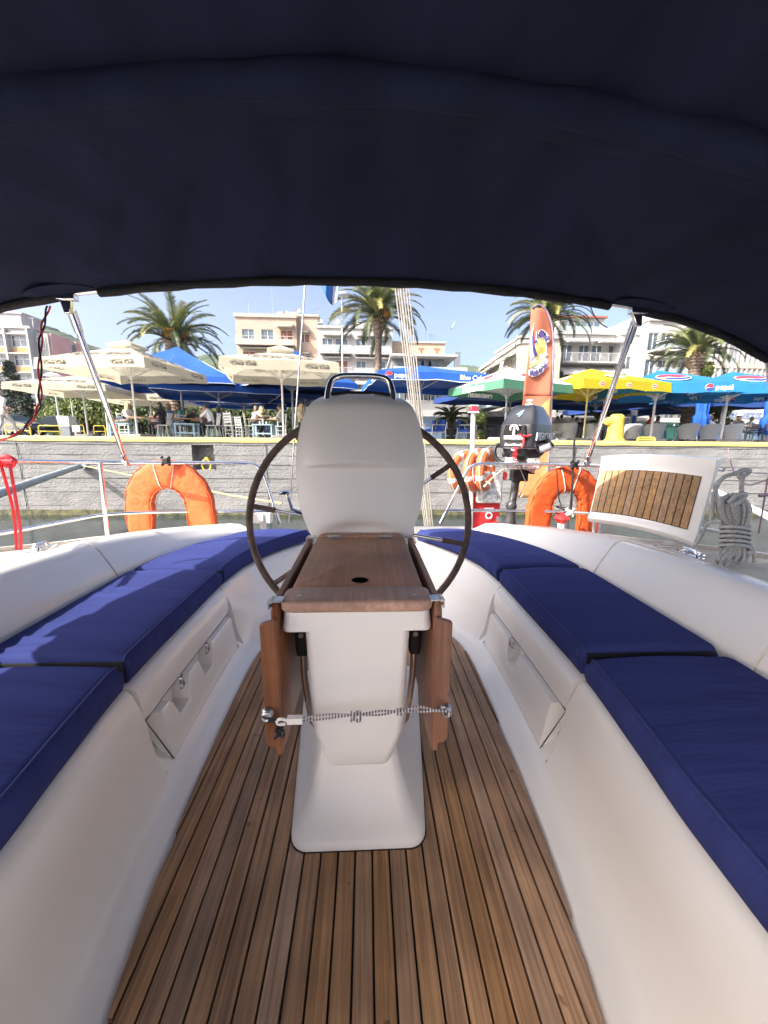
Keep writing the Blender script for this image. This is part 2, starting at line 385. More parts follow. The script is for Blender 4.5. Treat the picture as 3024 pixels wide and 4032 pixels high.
ys = sorted(set([-.8+.1*i for i in range(20)]+[1.14+.02*i for i in range(4)]+[1.218,1.2265,1.113,1.1145,1.12,1.1255,1.127,2.053,2.0545,2.06,2.0655,2.067,2.1175,2.1262]+[1.2+.1*i for i in range(9)]+[2.05+.05*i for i in range(22)]+[3.1]))
NW = 28
boat = thing('sailboat', 'white sailing yacht with a U-shaped teak-floored cockpit', 'sailboat', (XC,.6,WZ))
for sgn in (-1, 1):
    rings = [prof_side(y, sgn) for y in ys]
    mb = MB(); mb.loft([r_[:NW+1] for r_ in rings], False, False)
    # close the seat end by the stern passage
    e = rings[-1]; mb.add(e[:NW+1]+[Vector((e[NW].x, e[NW].y, -.3)), Vector((e[0].x, e[0].y, -.3))], [tuple(range(NW+3))])
    obj('cockpit_moulding', mb, GEL, boat, 42)
    mb = MB(); mb.loft([r_[NW:NW+4] for r_ in rings], False, False); obj('side_deck', mb, NONSKID, boat, 42)
    mb = MB(); mb.loft([r_[NW+2:] for r_ in rings], False, False)
    e = rings[-1]; mb.add([e[NW],e[NW+1],e[NW+2],e[NW+5],e[NW+6],e[NW+7],e[NW+8],Vector((XC+sgn*.4,3.1,WZ-.3)),Vector((XC+sgn*.4,3.1,.3))], [tuple(range(9))])
    obj('hull_side', mb, GEL, boat, 42)
# floor pan, stern passage and boarding platform, bulkhead forward
mb = MB(); pan = [(XC-smoothtab(SOLE,y)-.01,y,-.012) for y in ys]+[(XC+smoothtab(SOLE,y)+.01,y,-.012) for y in reversed(ys)]
mb.prism(pan, (0,0,-.05)); floor_pan = obj('cockpit_floor', mb, RUB, boat, 0)
mb = MB(); mb.b2((XC-1.3,3.1,.04),(XC+1.3,3.55,.12)); mb.b2((XC-.42,3.0,-.1),(XC+.42,3.12,.12)); obj('boarding_platform', mb, GEL, boat, 40, bevel=.015)
mb = MB(); mb.b2((XC-2.4,-.9,-.3),(XC+2.4,-.8,.62)); mb.b2((XC-1.25,-.88,.6),(XC-.36,-.78,1.02)); mb.b2((XC+.36,-.88,.6),(XC+1.25,-.78,1.02)); mb.b2((XC-1.25,-2.4,.95),(XC-.36,-.86,1.05)); mb.b2((XC+.36,-2.4,.95),(XC+1.25,-.86,1.05)); obj('cabin_bulkhead', mb, GEL, boat, 40, bevel=.02)
# teak floor planks, each one a piece
PW = .0517
for i in range(-13, 14):
    xa = XC+PW*(i-.5)+.0028+.012; xb = xa+PW-.0056
    lo = []; hi = []
    for y in [ -.8+.045*k for k in range(92)]:
        w = smoothtab(SOLE, y)-.012
        a = max(xa, XC-w); b = min(xb, XC+w)
        if b-a > .004 and y < 3.2: lo.append((a,y)); hi.append((b,y))
    if len(lo) < 3: continue
    mb = MB(); n = len(lo); e = .0015
    T = [(x+e,y,.006) for x,y in lo]+[(x-e,y,.006) for x,y in hi]; B = [(x,y,.0045) for x,y in lo]+[(x,y,.0045) for x,y in hi]; C_ = [(x,y,-.011) for x,y in lo]+[(x,y,-.011) for x,y in hi]
    F = []
    for k in range(n-1):
        F += [(k,n+k,n+k+1,k+1)]
        for a0, b0 in ((0,2*n),(2*n,4*n)):
            F += [(a0+k,a0+k+1,b0+k+1,b0+k),(a0+n+k,b0+n+k,b0+n+k+1,a0+n+k+1)]
    for k in (0, n-1):
        F += [(k,2*n+k,3*n+k,n+k),(2*n+k,4*n+k,5*n+k,3*n+k)]
    mb.add(T+B+C_, F); obj('plank', mb, TEAK, floor_pan, 30)
# seat lockers: lid lip, raised front panel, latches
def wall_pt(Y, z, sgn, out=0):
    s = smoothtab(SOLE, Y); r_ = smoothtab(RIM, Y)
    tab = [(.05,s+.085),(.12,lerp(s+.09,r_-.03,.25)+.01),(.22,lerp(s+.09,r_-.03,.55)+.006),(.30,lerp(s+.09,r_-.03,.85)),(.345,r_-.02),(.375,r_-.010)]
    return Vector((XC+sgn*(interp(tab, z)-out), Y, z))
for sgn in (-1, 1):
    mb = MB(); rings = []
    for y in [1.232+i*(2.113-1.232)/24 for i in range(25)]:
        r_ = smoothtab(RIM, y); k = .006 if 1.24 < y < 2.1 else .0
        a = [(r_+.16,ZS-.012),(r_+.16,ZS+.003+k*.3),(r_+.04,ZS+.003+k*.3),(r_+.012,ZS-.006+k*.3),(r_-.016-k*.4,.378),(r_-.024-k,.35),(r_-.030-k,.31),(r_-.034-k,.266),(r_-.030,.256),(r_+.02,.256),(r_+.035,.30),(r_+.08,.375)]
        rings.append([Vector((XC+sgn*x,y,z_)) for x, z_ in a])
    mb.loft(rings, True, True); lid = obj('locker_lid', mb, GEL, boat, 45)
    mb = MB(); mb.tube([Vector((XC+sgn*(smoothtab(RIM,y)-.026),y,.2545)) for y in [1.24+i*(2.105-1.24)/24 for i in range(25)]], .008, 6); obj('lip_shadow_line', mb, mat('painted lip shadow grey',(.16,.155,.145),.8), lid)  # added grey strip that paints the shadow line under the lid lip
    # front panel with two notches for the latches
    mb = MB(); yl = [1.285]+[1.292+i*.0195 for i in range(40)]+[2.075]
    lat = (1.44, 1.70) if sgn < 0 else (1.70,)
    rings = []
    for y in yl:
        zt = .250
        for l_ in lat:
            dd = abs(y-l_)
            if dd < .075: zt = min(zt, lerp(.155,.250,max(0,(dd-.045)/.03)))
        edge = y in (yl[0], yl[-1]); o_ = .016 if not edge else -.058
        zz = [.050, .060, lerp(.085,zt,.5), zt-.008, zt]
        rings.append([wall_pt(y,zz[0]-.004,sgn,-.004), wall_pt(y,zz[0]+.004,sgn,.0), wall_pt(y,zz[1]+.02,sgn,o_*.6), wall_pt(y,zz[2],sgn,o_+.003), wall_pt(y,zz[3],sgn,o_+.003), wall_pt(y,zz[4],sgn,o_), wall_pt(y,zz[4]+.003,sgn,-.062)])
    mb.loft(rings, False, True); obj('locker_panel', mb, GEL, boat, 40)
    for l_ in lat:
        mb = MB(); p = wall_pt(l_,.262,sgn,.022)
        mb.box(p+Vector((-sgn*.004,0,.022)), (.005,.026,.034))
        mb.box(p+Vector((-sgn*.009,0,.010)), (.010,.014,.022)); mb.tube([p+Vector((-sgn*.010,0,.022)),p+Vector((-sgn*.016,0,.0)),p+Vector((-sgn*.010,0,-.018)),p+Vector((sgn*.0,0,-.022))], .0045, 6)
        obj('latch', mb, STEEL, lid, 40)
# padeyes on the coaming crest
for sgn, yy in ((-1,1.9),(1,1.72)):
    h = smoothtab(CRH, yy); x = XC+sgn*(smoothtab(COAM,yy)+.25); mb = MB()
    mb.box((x,yy,h-.001),(.03,.16,.008)); mb.tube([(x,yy-.05,h),(x,yy-.03,h+.028),(x,yy+.03,h+.028),(x,yy+.05,h)], .007, 6)
    mb.tube([(x+.01,yy-.02,h+.02),(x+.03,yy-.05,h+.012),(x+.02,yy+.06,h+.012)], .006, 6)
    obj('padeye', mb, STEEL, boat)
# ------------------------------------------------------------------ cushions (thin creases run across the border and top)
PIPE = mat('cushion piping', (.033,.046,.18), .8, var=.1)
ZIP = mat('black zip band', (.012,.012,.018), .8, var=.2)
def cushion(y0, y1, sgn, label, seed, lift=0, zip_=False):
    rings = []; n = 44; T = .105; cy = (y0+y1)/2
    base = Vector((XC+sgn*(smoothtab(RIM,cy)+.25), cy, ZS))
    t = thing('seat_cushion', label, 'cushion', base, 'navy cockpit cushions')
    top = []; bot = []
    for i in range(n+1):
        u = i/n; y = lerp(y0, y1, .5-.5*math.cos(math.pi*u)) if True else 0
        e = min(y-y0, y1-y); rd = .028
        k = 1 if e > rd else math.sqrt(max(0, 1-((rd-e)/rd)**2))
        yc = min(max(y, -.75), 3.1)
        a = smoothtab(RIM, yc)-.004; b = smoothtab(COAM, yc)-.012
        if y1 > 2.6: a = max(a, 0)
        zt = T-rd+rd*k; P = []
        cr_ = (.006*noise.noise((seed, y*34, 1))+.003*noise.noise((seed+3, y*80, 1)))*(.4+.9*max(0,noise.noise((seed+9, y*3, 4))+.35))
        for x, z_ in ((a+.03,0),(a+.006,.006),(a-.004+cr_,.03),(a-.007+cr_*1.6,.055),(a-.004+cr_*1.3,.078),(a+.004+cr_*.5,zt-.014),(a+.014,zt-.004),(a+.035,zt+.002)): P.append((x, min(z_, zt)))
        for q in range(1, 9):
            x = lerp(a+.035, b-.035, q/9); w = math.sin(math.pi*q/9)
            P.append((x, zt+.010*w*k+(.006*noise.noise((x*4+seed, y*18+x*4, 3))+.006*noise.noise((x*2.5+seed, y*44, 5))*max(0,.5+noise.noise((x*2,y*2.5,seed)))*1.6)*k*(1.3-w)))
        P += [(b-.035,zt+.002),(b-.012,zt-.006),(b-.002,zt-.02),(b,.05),(b-.004,.012),(b-.03,0)]
        rings.append([Vector((XC+sgn*x, y, ZS+.006+lift+z_)) for x, z_ in P])
    mb = MB(); mb.loft(rings, True, True); c = obj('cover', mb, NAVY, t, 60)
    # piping along the upper front edge
    mb = MB(); mb.tube([r_[6]+Vector((-sgn*.001,0,.001)) for r_ in rings[2:-2]], .0035, 5); obj('piping', mb, PIPE, t)
    if zip_:
        mb = MB(); r_ = rings[0]; a, b = r_[3], r_[20]
        mb.b2((min(a.x,b.x)+.03, y0-.006, ZS+.018),(max(a.x,b.x)-.02, y0+.006, ZS+.096)); obj('zip_band', mb, ZIP, t)
        pass
    return t
cushion(.05, 1.190, -1, 'navy seat cushion nearest the viewer on the left bench, cut by the frame', 1.7)
cushion(1.226, 2.110, -1, 'navy seat cushion on the left locker lid with a bright strip of sun along it', 5.1, .004, True)
cushion(2.138, 3.09, -1, 'curved navy stern cushion by the left arc of the wheel', 8.2, .002, True)
cushion(.05, 1.185, 1, 'navy seat cushion nearest the viewer on the right bench, cut by the frame', 11.3)
cushion(1.228, 2.105, 1, 'creased navy seat cushion on the right locker lid, wholly in shade', 15.1, .004, True)
cushion(2.15, 3.09, 1, 'curved navy stern cushion by the right arc of the wheel', 18.2, .002, True)
# ------------------------------------------------------------------ steering pedestal, folding table, wheel
PX = -0.024
def rrect(hw, y0, y1, z_, r_, n=4, cx=PX):
    out = []
    for (cx_, cy_, a0) in ((cx+hw-r_, y0+r_, -90),(cx+hw-r_, y1-r_, 0),(cx-hw+r_, y1-r_, 90),(cx-hw+r_, y0+r_, 180)):
        for k in range(n+1):
            a = R(a0+90*k/n); out.append(Vector((cx_+math.cos(a)*r_, cy_+math.sin(a)*r_, z_)))
    return out
ped = thing('steering_pedestal', 'white steering pedestal with a tall rounded instrument pod and chrome grab bar', 'steering pedestal', (PX,1.3,.006))
mb = MB()
def foot(z_, hwf, hwb, yf, yb, r_=.05):
    q = rrect(hwf, yf, yb, z_, r_, 5); o = []
    for p in q:
        t = (p.y-yf)/(yb-yf); k = lerp(hwf, hwb, t)/hwf; o.append(Vector((PX+(p.x-PX)*k, p.y, p.z)))
    return o
mb.loft([foot(.006,.208,.30,.965,1.9),foot(.024,.208,.30,.965,1.9),foot(.034,.202,.295,.975,1.89),foot(.05,.188,.27,1.0,1.86),foot(.085,.166,.225,1.045,1.82,.045),foot(.15,.142,.18,1.088,1.78,.04),foot(.24,.122,.15,1.115,1.75,.035),foot(.34,.11,.14,1.125,1.74,.03)])
base_ = obj('base', mb, GEL2, ped, 50)
mb = MB(); mb.loft([rrect(.209,.958,.97,.0075,.004)]*1+[rrect(.2,.96,.972,.008,.004)]) if False else None
mb.loft([foot(.0062,.211,.303,.962,1.9,.05),foot(.0082,.211,.303,.962,1.9,.05)]); obj('base_seal', mb, RUB, ped)
mb = MB()
mb.loft([rrect(.085,1.03,1.6,.268,.02,5),rrect(.094,1.008,1.62,.272,.024,5),rrect(.099,1.0,1.64,.284,.026,5),rrect(.115,.998,1.64,.33,.026,5),rrect(.133,.996,1.64,.385,.026,5),rrect(.137,.994,1.64,.43,.026,5),rrect(.148,.985,1.64,.735,.026,5)])
obj('body', mb, GEL2, ped, 50)
# pod shell
HWP = [(.815,.220),(.877,.247),(.945,.268),(1.055,.281),(1.185,.283),(1.285,.267),(1.34,.250),(1.385,.228),(1.41,.205),(1.428,.175),(1.436,.155),(1.439,.14)]
rings = []; nu = 28
zz = [.815,.825,.84,.855,.87,.885,.9,.93,.97,1.02,1.07,1.09,1.105,1.112,1.116,1.12,1.124,1.128,1.132,1.136,1.14,1.144,1.148,1.152,1.156,1.165,1.18,1.22,1.27,1.31,1.34,1.365,1.385,1.4,1.415,1.425,1.433,1.437,1.439]
for z_ in zz:
    hw = smoothtab(HWP, z_); ring = []
    for j in range(nu+1):
        u = -1+2*j/nu; x = hw*math.sin(u*math.pi/2*.97)
        lean = .07*(z_-.82)/.6
        y = 1.675+lean-.055*(1-abs(math.sin(u*math.pi/2))**2.6)
        y += .20*max(0, (z_-1.37)/.07)**2*.35
        # shallow brow across the middle and a scoop at the foot
        zc = 1.150-.028*(x/.25)**2; d_ = .034*max(0, 1-(x/.24)**2)**.7; hg = .003+.024*max(0, 1-(x/.235)**2)
        s_ = min(1, max(0, (z_-zc+hg)/hg)); y -= d_*s_*min(1, max(0, 1-(z_-zc)/.22)) if s_ > 0 else 0
        zb = .905-.05*(x/.2)**2; s2 = min(1, max(0, (zb-z_)/.05)); y += .055*s2*max(0, 1-(x/.215)**2)
        ring.append(Vector((PX+x, y, z_)))
    for j in range(nu-1, 0, -1):
        u = -1+2*j/nu; x = hw*math.sin(u*math.pi/2*.97)*.985
        ring.append(Vector((PX+x, 1.675+.07*(z_-.82)/.6+.07+.03*(1-abs(math.sin(u*math.pi/2))**2), z_-.004 if z_ > 1.43 else z_)))
    rings.append(ring)
mb = MB(); mb.loft(rings); obj('instrument_pod', mb, GEL2, ped, 50)
mb = MB(); p0, p1 = PX-.145, PX+.142
mb.tube(cat_path([(p0,1.76,1.40),(p0,1.765,1.44),(p0+.018,1.775,1.495),(p0+.06,1.78,1.515),(PX,1.78,1.518),(p1-.06,1.78,1.515),(p1-.018,1.775,1.495),(p1,1.765,1.44),(p1,1.76,1.40)],6), .0135, 10)
obj('grab_bar', mb, STEEL, ped, 60)
mb = MB(); mb.tube([(PX-.13,1.775,1.438),(PX-.06,1.775,1.447),(PX+.06,1.775,1.447),(PX+.13,1.775,1.438)], .007, 6); obj('pod_seam', mb, BLK, ped)
# engine lever and wheel-brake knob on the pedestal's flank
lev = thing('engine_lever', 'chrome engine lever with a flat cap left of the pod', 'lever', (PX-.26,1.86,.80))
mb = MB(); a = at(1160,2030,1.80); b = at(1130,1945,1.82); mb.lathe([(.0,-.02),(.03,-.02),(.034,0),(.034,.04),(.02,.055),(.0,.055)], (PX-.19,1.80,.86), 14, rot=Matrix.Rotation(R(-90),3,'Y')); obj('lever_boss', mb, STEEL, lev, 40)
mb = MB(); mb.tube([(PX-.225,1.80,.87),tuple(lerp(a,b,.3)),tuple(b)], [.011,.008,.007], 8); mb.lathe([(.0,-.006),(.03,-.004),(.034,.002),(.024,.012),(.0,.016)], tuple(b+Vector((-.01,0,.004))), 14); obj('lever_arm', mb, STEEL, lev, 40)
mb = MB(); mb.box((PX+.225,1.78,.80),(.05,.05,.085)); mb.tube([(PX+.205,1.77,.80),(PX+.225,1.735,.80)], .014, 8); solo('wheel_brake', mb, STEELD, 'small grey metal brake block low on the right flank of the pod', 'brake', bevel=.006)
# ---- folding table
tab = thing('folding_table', 'mahogany folding cockpit table with both leaves hanging beside the white pedestal', 'table', (PX,1.25,.735))
mb = MB(); mb.loft([rrect(.202,.963,1.665,.736,.02),rrect(.204,.962,1.665,.742,.022),rrect(.197,.968,1.66,.80,.022)]); obj('tray', mb, GEL2, tab, 45)
def slab(hw0, hw1, y0, y1, z0, z1, r_, dr=.008):
    f = lambda k, z_: [Vector((PX+(p.x-PX)*lerp(hw0, hw1, (p.y-y0)/(y1-y0))/hw0*k, p.y, p.z)) for p in rrect(hw0, y0, y1, z_, r_, 6)]
    m_ = MB(); q = lambda i, z_: [Vector((p.x+(PX-p.x)*i/hw0, p.y+((y0+y1)/2-p.y)*i/((y1-y0)/2), p.z)) for p in f(1, z_)]
    return m_.loft([q(dr,z0),q(dr*.3,z0+dr*.5),q(0,z0+dr),q(0,z1-dr),q(dr*.3,z1-dr*.35),q(dr,z1)])
obj('front_board', slab(.2,.2,.935,1.045,.801,.834,.028), TEAKX, tab, 60)
lid = obj('lid', slab(.186,.186,1.049,1.598,.801,.832,.004,.004), TEAKX, tab, 60)
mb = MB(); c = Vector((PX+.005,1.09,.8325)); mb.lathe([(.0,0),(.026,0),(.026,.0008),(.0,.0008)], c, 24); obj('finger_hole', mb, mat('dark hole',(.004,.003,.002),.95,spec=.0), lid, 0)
mb = MB(); mb.tube([c+Vector((math.cos(t)*.0265,math.sin(t)*.0265,.0)) for t in [2*math.pi*i/24 for i in range(24)]], .0022, 6, close=True); obj('hole_rim', mb, TEAKV, lid, 60)
obj('rear_board', slab(.186,.17,1.603,1.668,.801,.838,.02), TEAKX, tab, 60)
for x in (-.112, .108):
    mb = MB(); mb.lathe([(0,0),(.02,0),(.022,.003),(.018,.005),(0,.005)], (PX+x,1.60,.834), 10); mb.tube([(PX+x-.028,1.60,.836),(PX+x+.028,1.60,.836)], .0065, 8); mb.box((PX+x,1.6,.8355),(.05,.03,.004)); obj('hinge', mb, STEELD, lid, 40)
mb = MB()
for x in (-.155,.155): mb.lathe([(0,0),(.006,0),(.006,.0015),(0,.0015)], (PX+x,.975,.834), 10); mb.lathe([(0,0),(.005,0),(.005,.0015),(0,.0015)], (PX+x*.87,1.635,.838), 10)
obj('screw', mb, STEELD, tab, 0)
for s in (-1, 1):
    # fixed side rail, hanging leaf with its end cleat
    mb = MB(); poly = [(1.64,.829),(.965,.822),(.947,.80),(.947,.40),(.955,.385),(1.0,.378),(1.56,.378),(1.62,.44)]
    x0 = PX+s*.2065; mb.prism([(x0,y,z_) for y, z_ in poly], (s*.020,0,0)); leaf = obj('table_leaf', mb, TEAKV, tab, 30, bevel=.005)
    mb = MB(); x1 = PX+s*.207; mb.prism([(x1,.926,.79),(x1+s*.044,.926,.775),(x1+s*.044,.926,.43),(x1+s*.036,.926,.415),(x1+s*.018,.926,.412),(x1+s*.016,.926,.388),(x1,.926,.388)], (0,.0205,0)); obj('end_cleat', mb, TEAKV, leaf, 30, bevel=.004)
    for y in (.955, 1.60):
        mb = MB(); mb.box((PX+s*.205,y,.8335),(.026,.034,.004)); mb.tube([(PX+s*.222,y-.018,.833),(PX+s*.222,y+.018,.833)], .0048, 8); mb.box((PX+s*.229,y,.822),(.004,.03,.022)); obj('hinge', mb, STEELD, leaf, 40)
    # black bracket and chrome leaf support
    mb = MB(); a = Vector((PX+s*.176,1.06,.655)); mb.loft([rrect(.018,1.10,1.15,.71,.008,3,a.x),rrect(.021,1.096,1.155,.67,.01,3,a.x),rrect(.020,1.094,1.16,.61,.01,3,a.x),rrect(.016,1.094,1.16,.585,.008,3,a.x)]); br = obj('bracket', mb, BLK, tab, 40)
    mb = MB(); mb.lathe([(0,0),(.008,0),(.008,.004),(0,.004)], (a.x,1.0945,.655), 10, rot=Matrix.Rotation(R(90),3,'X')); obj('screw', mb, STEELD, br, 40)
    mb = MB(); mb.tube([(a.x,1.12,.60),(PX+s*.174,1.12,.50),(PX+s*.166,1.12,.42),(PX+s*.156,1.12,.34),(PX+s*.146,1.12,.315)], [.017,.017,.017,.015,.006], 12, flat=.6); obj('support_tube', mb, STEEL, tab, 50)
    e = Vector((PX+s*.24,.922,.525)); mb = MB(); mb.lathe([(0,0),(.017,0),(.016,.006),(.009,.012),(0,.014)], e, 12, rot=Matrix.Rotation(R(90),3,'X')); mb.tube([e+Vector((math.cos(t)*.011,-.016,math.sin(t)*.011)) for t in [2*math.pi*i/12 for i in range(12)]], .0035, 6, close=True)
    obj('eye_bolt', mb, STEELD, leaf, 40)
# ---- bungee cord across the front
CORD = mat('flecked elastic cord', (.55,.50,.50), .8, var=.1)
n = CORD.node_tree; pr = n.nodes['Principled BSDF']; tcn = n.nodes.new('ShaderNodeTexCoord'); wv = n.nodes.new('ShaderNodeTexWave')
wv.inputs['Scale'].default_value = 38; wv.bands_direction = 'X'; wv.inputs['Distortion'].default_value = 1.2
rp = n.nodes.new('ShaderNodeValToRGB'); rp.color_ramp.elements[0].position = .35; rp.color_ramp.elements[0].color = (.12,.09,.10,1); rp.color_ramp.elements[1].position = .5; rp.color_ramp.elements[1].color = (.62,.58,.58,1)
n.links.new(tcn.outputs['Object'], wv.inputs[0]); n.links.new(wv.outputs[0], rp.inputs[0]); n.links.new(rp.outputs[0], pr.inputs['Base Color'])
L0 = Vector((PX-.27,.90,.522)); R0 = Vector((PX+.27,.90,.528))
bun = thing('bungee_cord', 'black and white flecked bungee cord tied across the pedestal between the leaves', 'bungee cord', (PX,.9,.52))
mb = MB()
for dz in (-.0045,.0045): mb.tube(cat_path([(PX-.145,.905,.516+dz),(PX-.08,.91,.519+dz*1.3),(PX-.005,.91,.522),(PX+.06,.91,.526+dz*1.3),(PX+.11,.91,.530),(PX+.16,.908,.536+dz*1.6),(PX+.19,.905,.536+dz),(PX+.206,.904,.534)],6),   .0030, 6)
mb.tube([(PX+.205,.904,.535),(PX+.235,.9,.536),(PX+.246,.898,.531),(PX+.242,.9,.52)], .0045, 6)
obj('cord', mb, CORD, bun, 60)
mb = MB(); c = Vector((PX-.004,.904,.522)); mb.tube(cat_path([c+Vector((math.sin(t*2)*.012,math.cos(t*3)*.008,math.sin(t*3)*.014)) for t in [2*math.pi*i/14 for i in range(14)]],3,True), .0032, 6, close=True); obj('knot', mb, CORD, bun, 60); mb = MB()
c = Vector((PX+.112,.906,.531)); mb.tube(cat_path([c+Vector((math.sin(t*2)*.008,math.cos(t*3)*.006,math.sin(t*3)*.009)) for t in [2*math.pi*i/12 for i in range(12)]],3,True), .003, 6, close=True); obj('knot', mb, CORD, bun, 60)
mb = MB(); mb.box((PX-.165,.905,.516),(.04,.016,.017)); mb.tube(cat_path([(PX-.185,.903,.516),(PX-.20,.902,.522),(PX-.212,.902,.516),(PX-.206,.902,.506),(PX-.19,.902,.506)],5), .004, 6); obj('hook', mb, GEL2, bun, 40, bevel=.003)
mb = MB()
for dz in (-.004,.004): mb.tube([(PX-.235,.9,.522+dz),(PX-.205,.902,.514+dz)], .0028, 5)
mb.tube(cat_path([(PX-.205+.012*math.cos(t*2.2),.90+.01*math.sin(t*3),.485+.014*math.sin(t*1.7)) for t in range(12)],4), .0035, 5); obj('black_loop', mb, BLK, bun, 60)
# ---- wheel
WC = Vector((-.03,1.9,.815)); WR = .552
LEA = mat('worn brown leather', (.12,.082,.062), .75, var=.25, scale=20, bump=.4, bscale=160)
whl = thing('yacht_helm', 'large steering wheel with brown leather rim and chrome spokes behind the pod', 'steering wheel', (WC.x,WC.y,WC.z-WR))
mb = MB(); mb.tube([WC+Vector((math.cos(t)*WR,0,math.sin(t)*WR)) for t in [2*math.pi*i/72 for i in range(72)]], .0175, 12, close=True); rim = obj('rim', mb, LEA, whl, 60)
mb = MB(); mb.tube([WC+Vector((math.cos(t)*(WR-.0172),-.0035+.0022*(i%2),math.sin(t)*(WR-.0172))) for i, t in enumerate([2*math.pi*i/300 for i in range(300)])], .0017, 4, close=True); obj('stitching', mb, mat('pale thread',(.35,.28,.22),.8), rim)
mb = MB(); mb.lathe([(0,-.05),(.05,-.05),(.06,-.03),(.06,.03),(.045,.06),(0,.065)], WC, 18, rot=Matrix.Rotation(R(90),3,'X')); obj('hub', mb, STEEL, whl, 40)
for k in range(8):
    a = R(-10.5+45*k); d_ = Vector((math.cos(a),0,math.sin(a))); mb = MB(); mb.tube([WC+d_*.05,WC+d_*(WR-.012)], .0095, 10); sp = obj('spoke', mb, STEEL, whl, 60)
    mb = MB(); mb.tube([WC+d_*(WR-.125)]+[WC+d_*(WR-.125+.0137*i) for i in range(1,9)]+[WC+d_*(WR-.013)], [.0125,.0135]*5, 10); obj('leather_sleeve', mb, LEA, sp, 60)
# ------------------------------------------------------------------ bimini awning
def bim_z(x, Y):
    k = interp([(-1.2,.15),(1.08,.15),(2.06,.05)], Y); zc = interp([(-1.2,1.96),(.2,2.06),(1.08,2.10),(1.5,2.075),(2.06,2.012)], Y)
    ax = abs(x+.02); d_ = k*ax*ax
    if Y > 1.6: d_ += .23*max(0, ax-1.5)**2*(Y-1.6)/.46
    return zc-d_
bim = thing('bimini', 'dark navy canvas bimini awning stretched over the cockpit on steel bows', 'awning', (-.02,1.0,1.45))
def bim_hw(Y): return interp([(-1.2,2.0),(1.0,2.1),(2.06,2.15)], Y)
mb = MB(); rings = []
rnd = random.Random(5)
ys_ = [-.8+.1*i for i in range(19)]+[1.02+.02*i for i in range(14)]+[1.32+.04*i for i in range(19)]
ys_ = sorted(set(round(v,4) for v in ys_ if v <= 2.06))+[2.06]
folds = [(-1.25,-.62,.012,.05),(-.95,-.42,.014,.045),(-.12,.02,.010,.04),(.55,.35,.008,.06),(1.35,.55,.012,.05),(1.0,.5,.008,.05),(-.5,-.15,.008,.05),(-1.6,-.8,.01,.06)]
def fold(x, Y):
    z_ = 0
    for xa, xb, am, wd in folds:       # tension creases running aft and outward
        t = (Y-1.3)/.76
        if -.1 < t < 1.1:
            xc = lerp(xb, xa, t) if abs(xa) > abs(xb) else lerp(xb, xa, t)
            z_ += 2.6*am*math.exp(-((x-xc)/wd)**2)*math.sin(math.pi*min(1,max(0,t*.9+.1)))
    z_ += .010*noise.noise((x*5, Y*1.2, 2))+.006*noise.noise((x*14+Y*3, Y*2.5, 5))
    return z_
for Y in ys_:
    ring = []; hw = bim_hw(Y)
    for i in range(121):
        x = -.02+hw*(-1+2*i/120); z_ = bim_z(x, Y)+fold(x, Y)*max(0, 1-(abs(x+.02)/hw)**8)
        if Y < 1.0: z_ -= .02*math.sin(math.pi*(Y+.8)/1.8)
        ring.append(Vector((x, Y, z_)))
    rings.append(ring)
top = [[p+Vector((0,0,.004)) for p in r_] for r_ in rings]
mb.loft(rings, False, False); mb.loft(top, False, False)
can = obj('canopy', mb, CANV, bim, 50)
# sleeve around the middle bow, with its hem
def bow_line(Y, dz, dy=0): return [Vector((x, Y+dy-.055*x*x*(1 if Y < 1.5 else 0), bim_z(x, Y-.055*x*x*(1 if Y < 1.5 else 0))+dz)) for x in [-.02+bim_hw(Y)*(-1+2*i/48) for i in range(49)]]
mb = MB(); rr_ = [.038+.004*math.sin(i*1.7)+.003*math.sin(i*.6) for i in range(49)]
mb.tube(bow_line(1.09,-.022), rr_, 12); obj('bow_sleeve', mb, CANV, bim, 60)
mb = MB(); A = bow_line(1.06,-.03); B = bow_line(1.06,.002,.16); mb.loft([[a,lerp(a,b,.5)+Vector((0,0,-.022)),b+Vector((0,0,-.008))] for a, b in zip(A,B)], False, False); obj('sleeve_hem', mb, CANV, bim, 50)
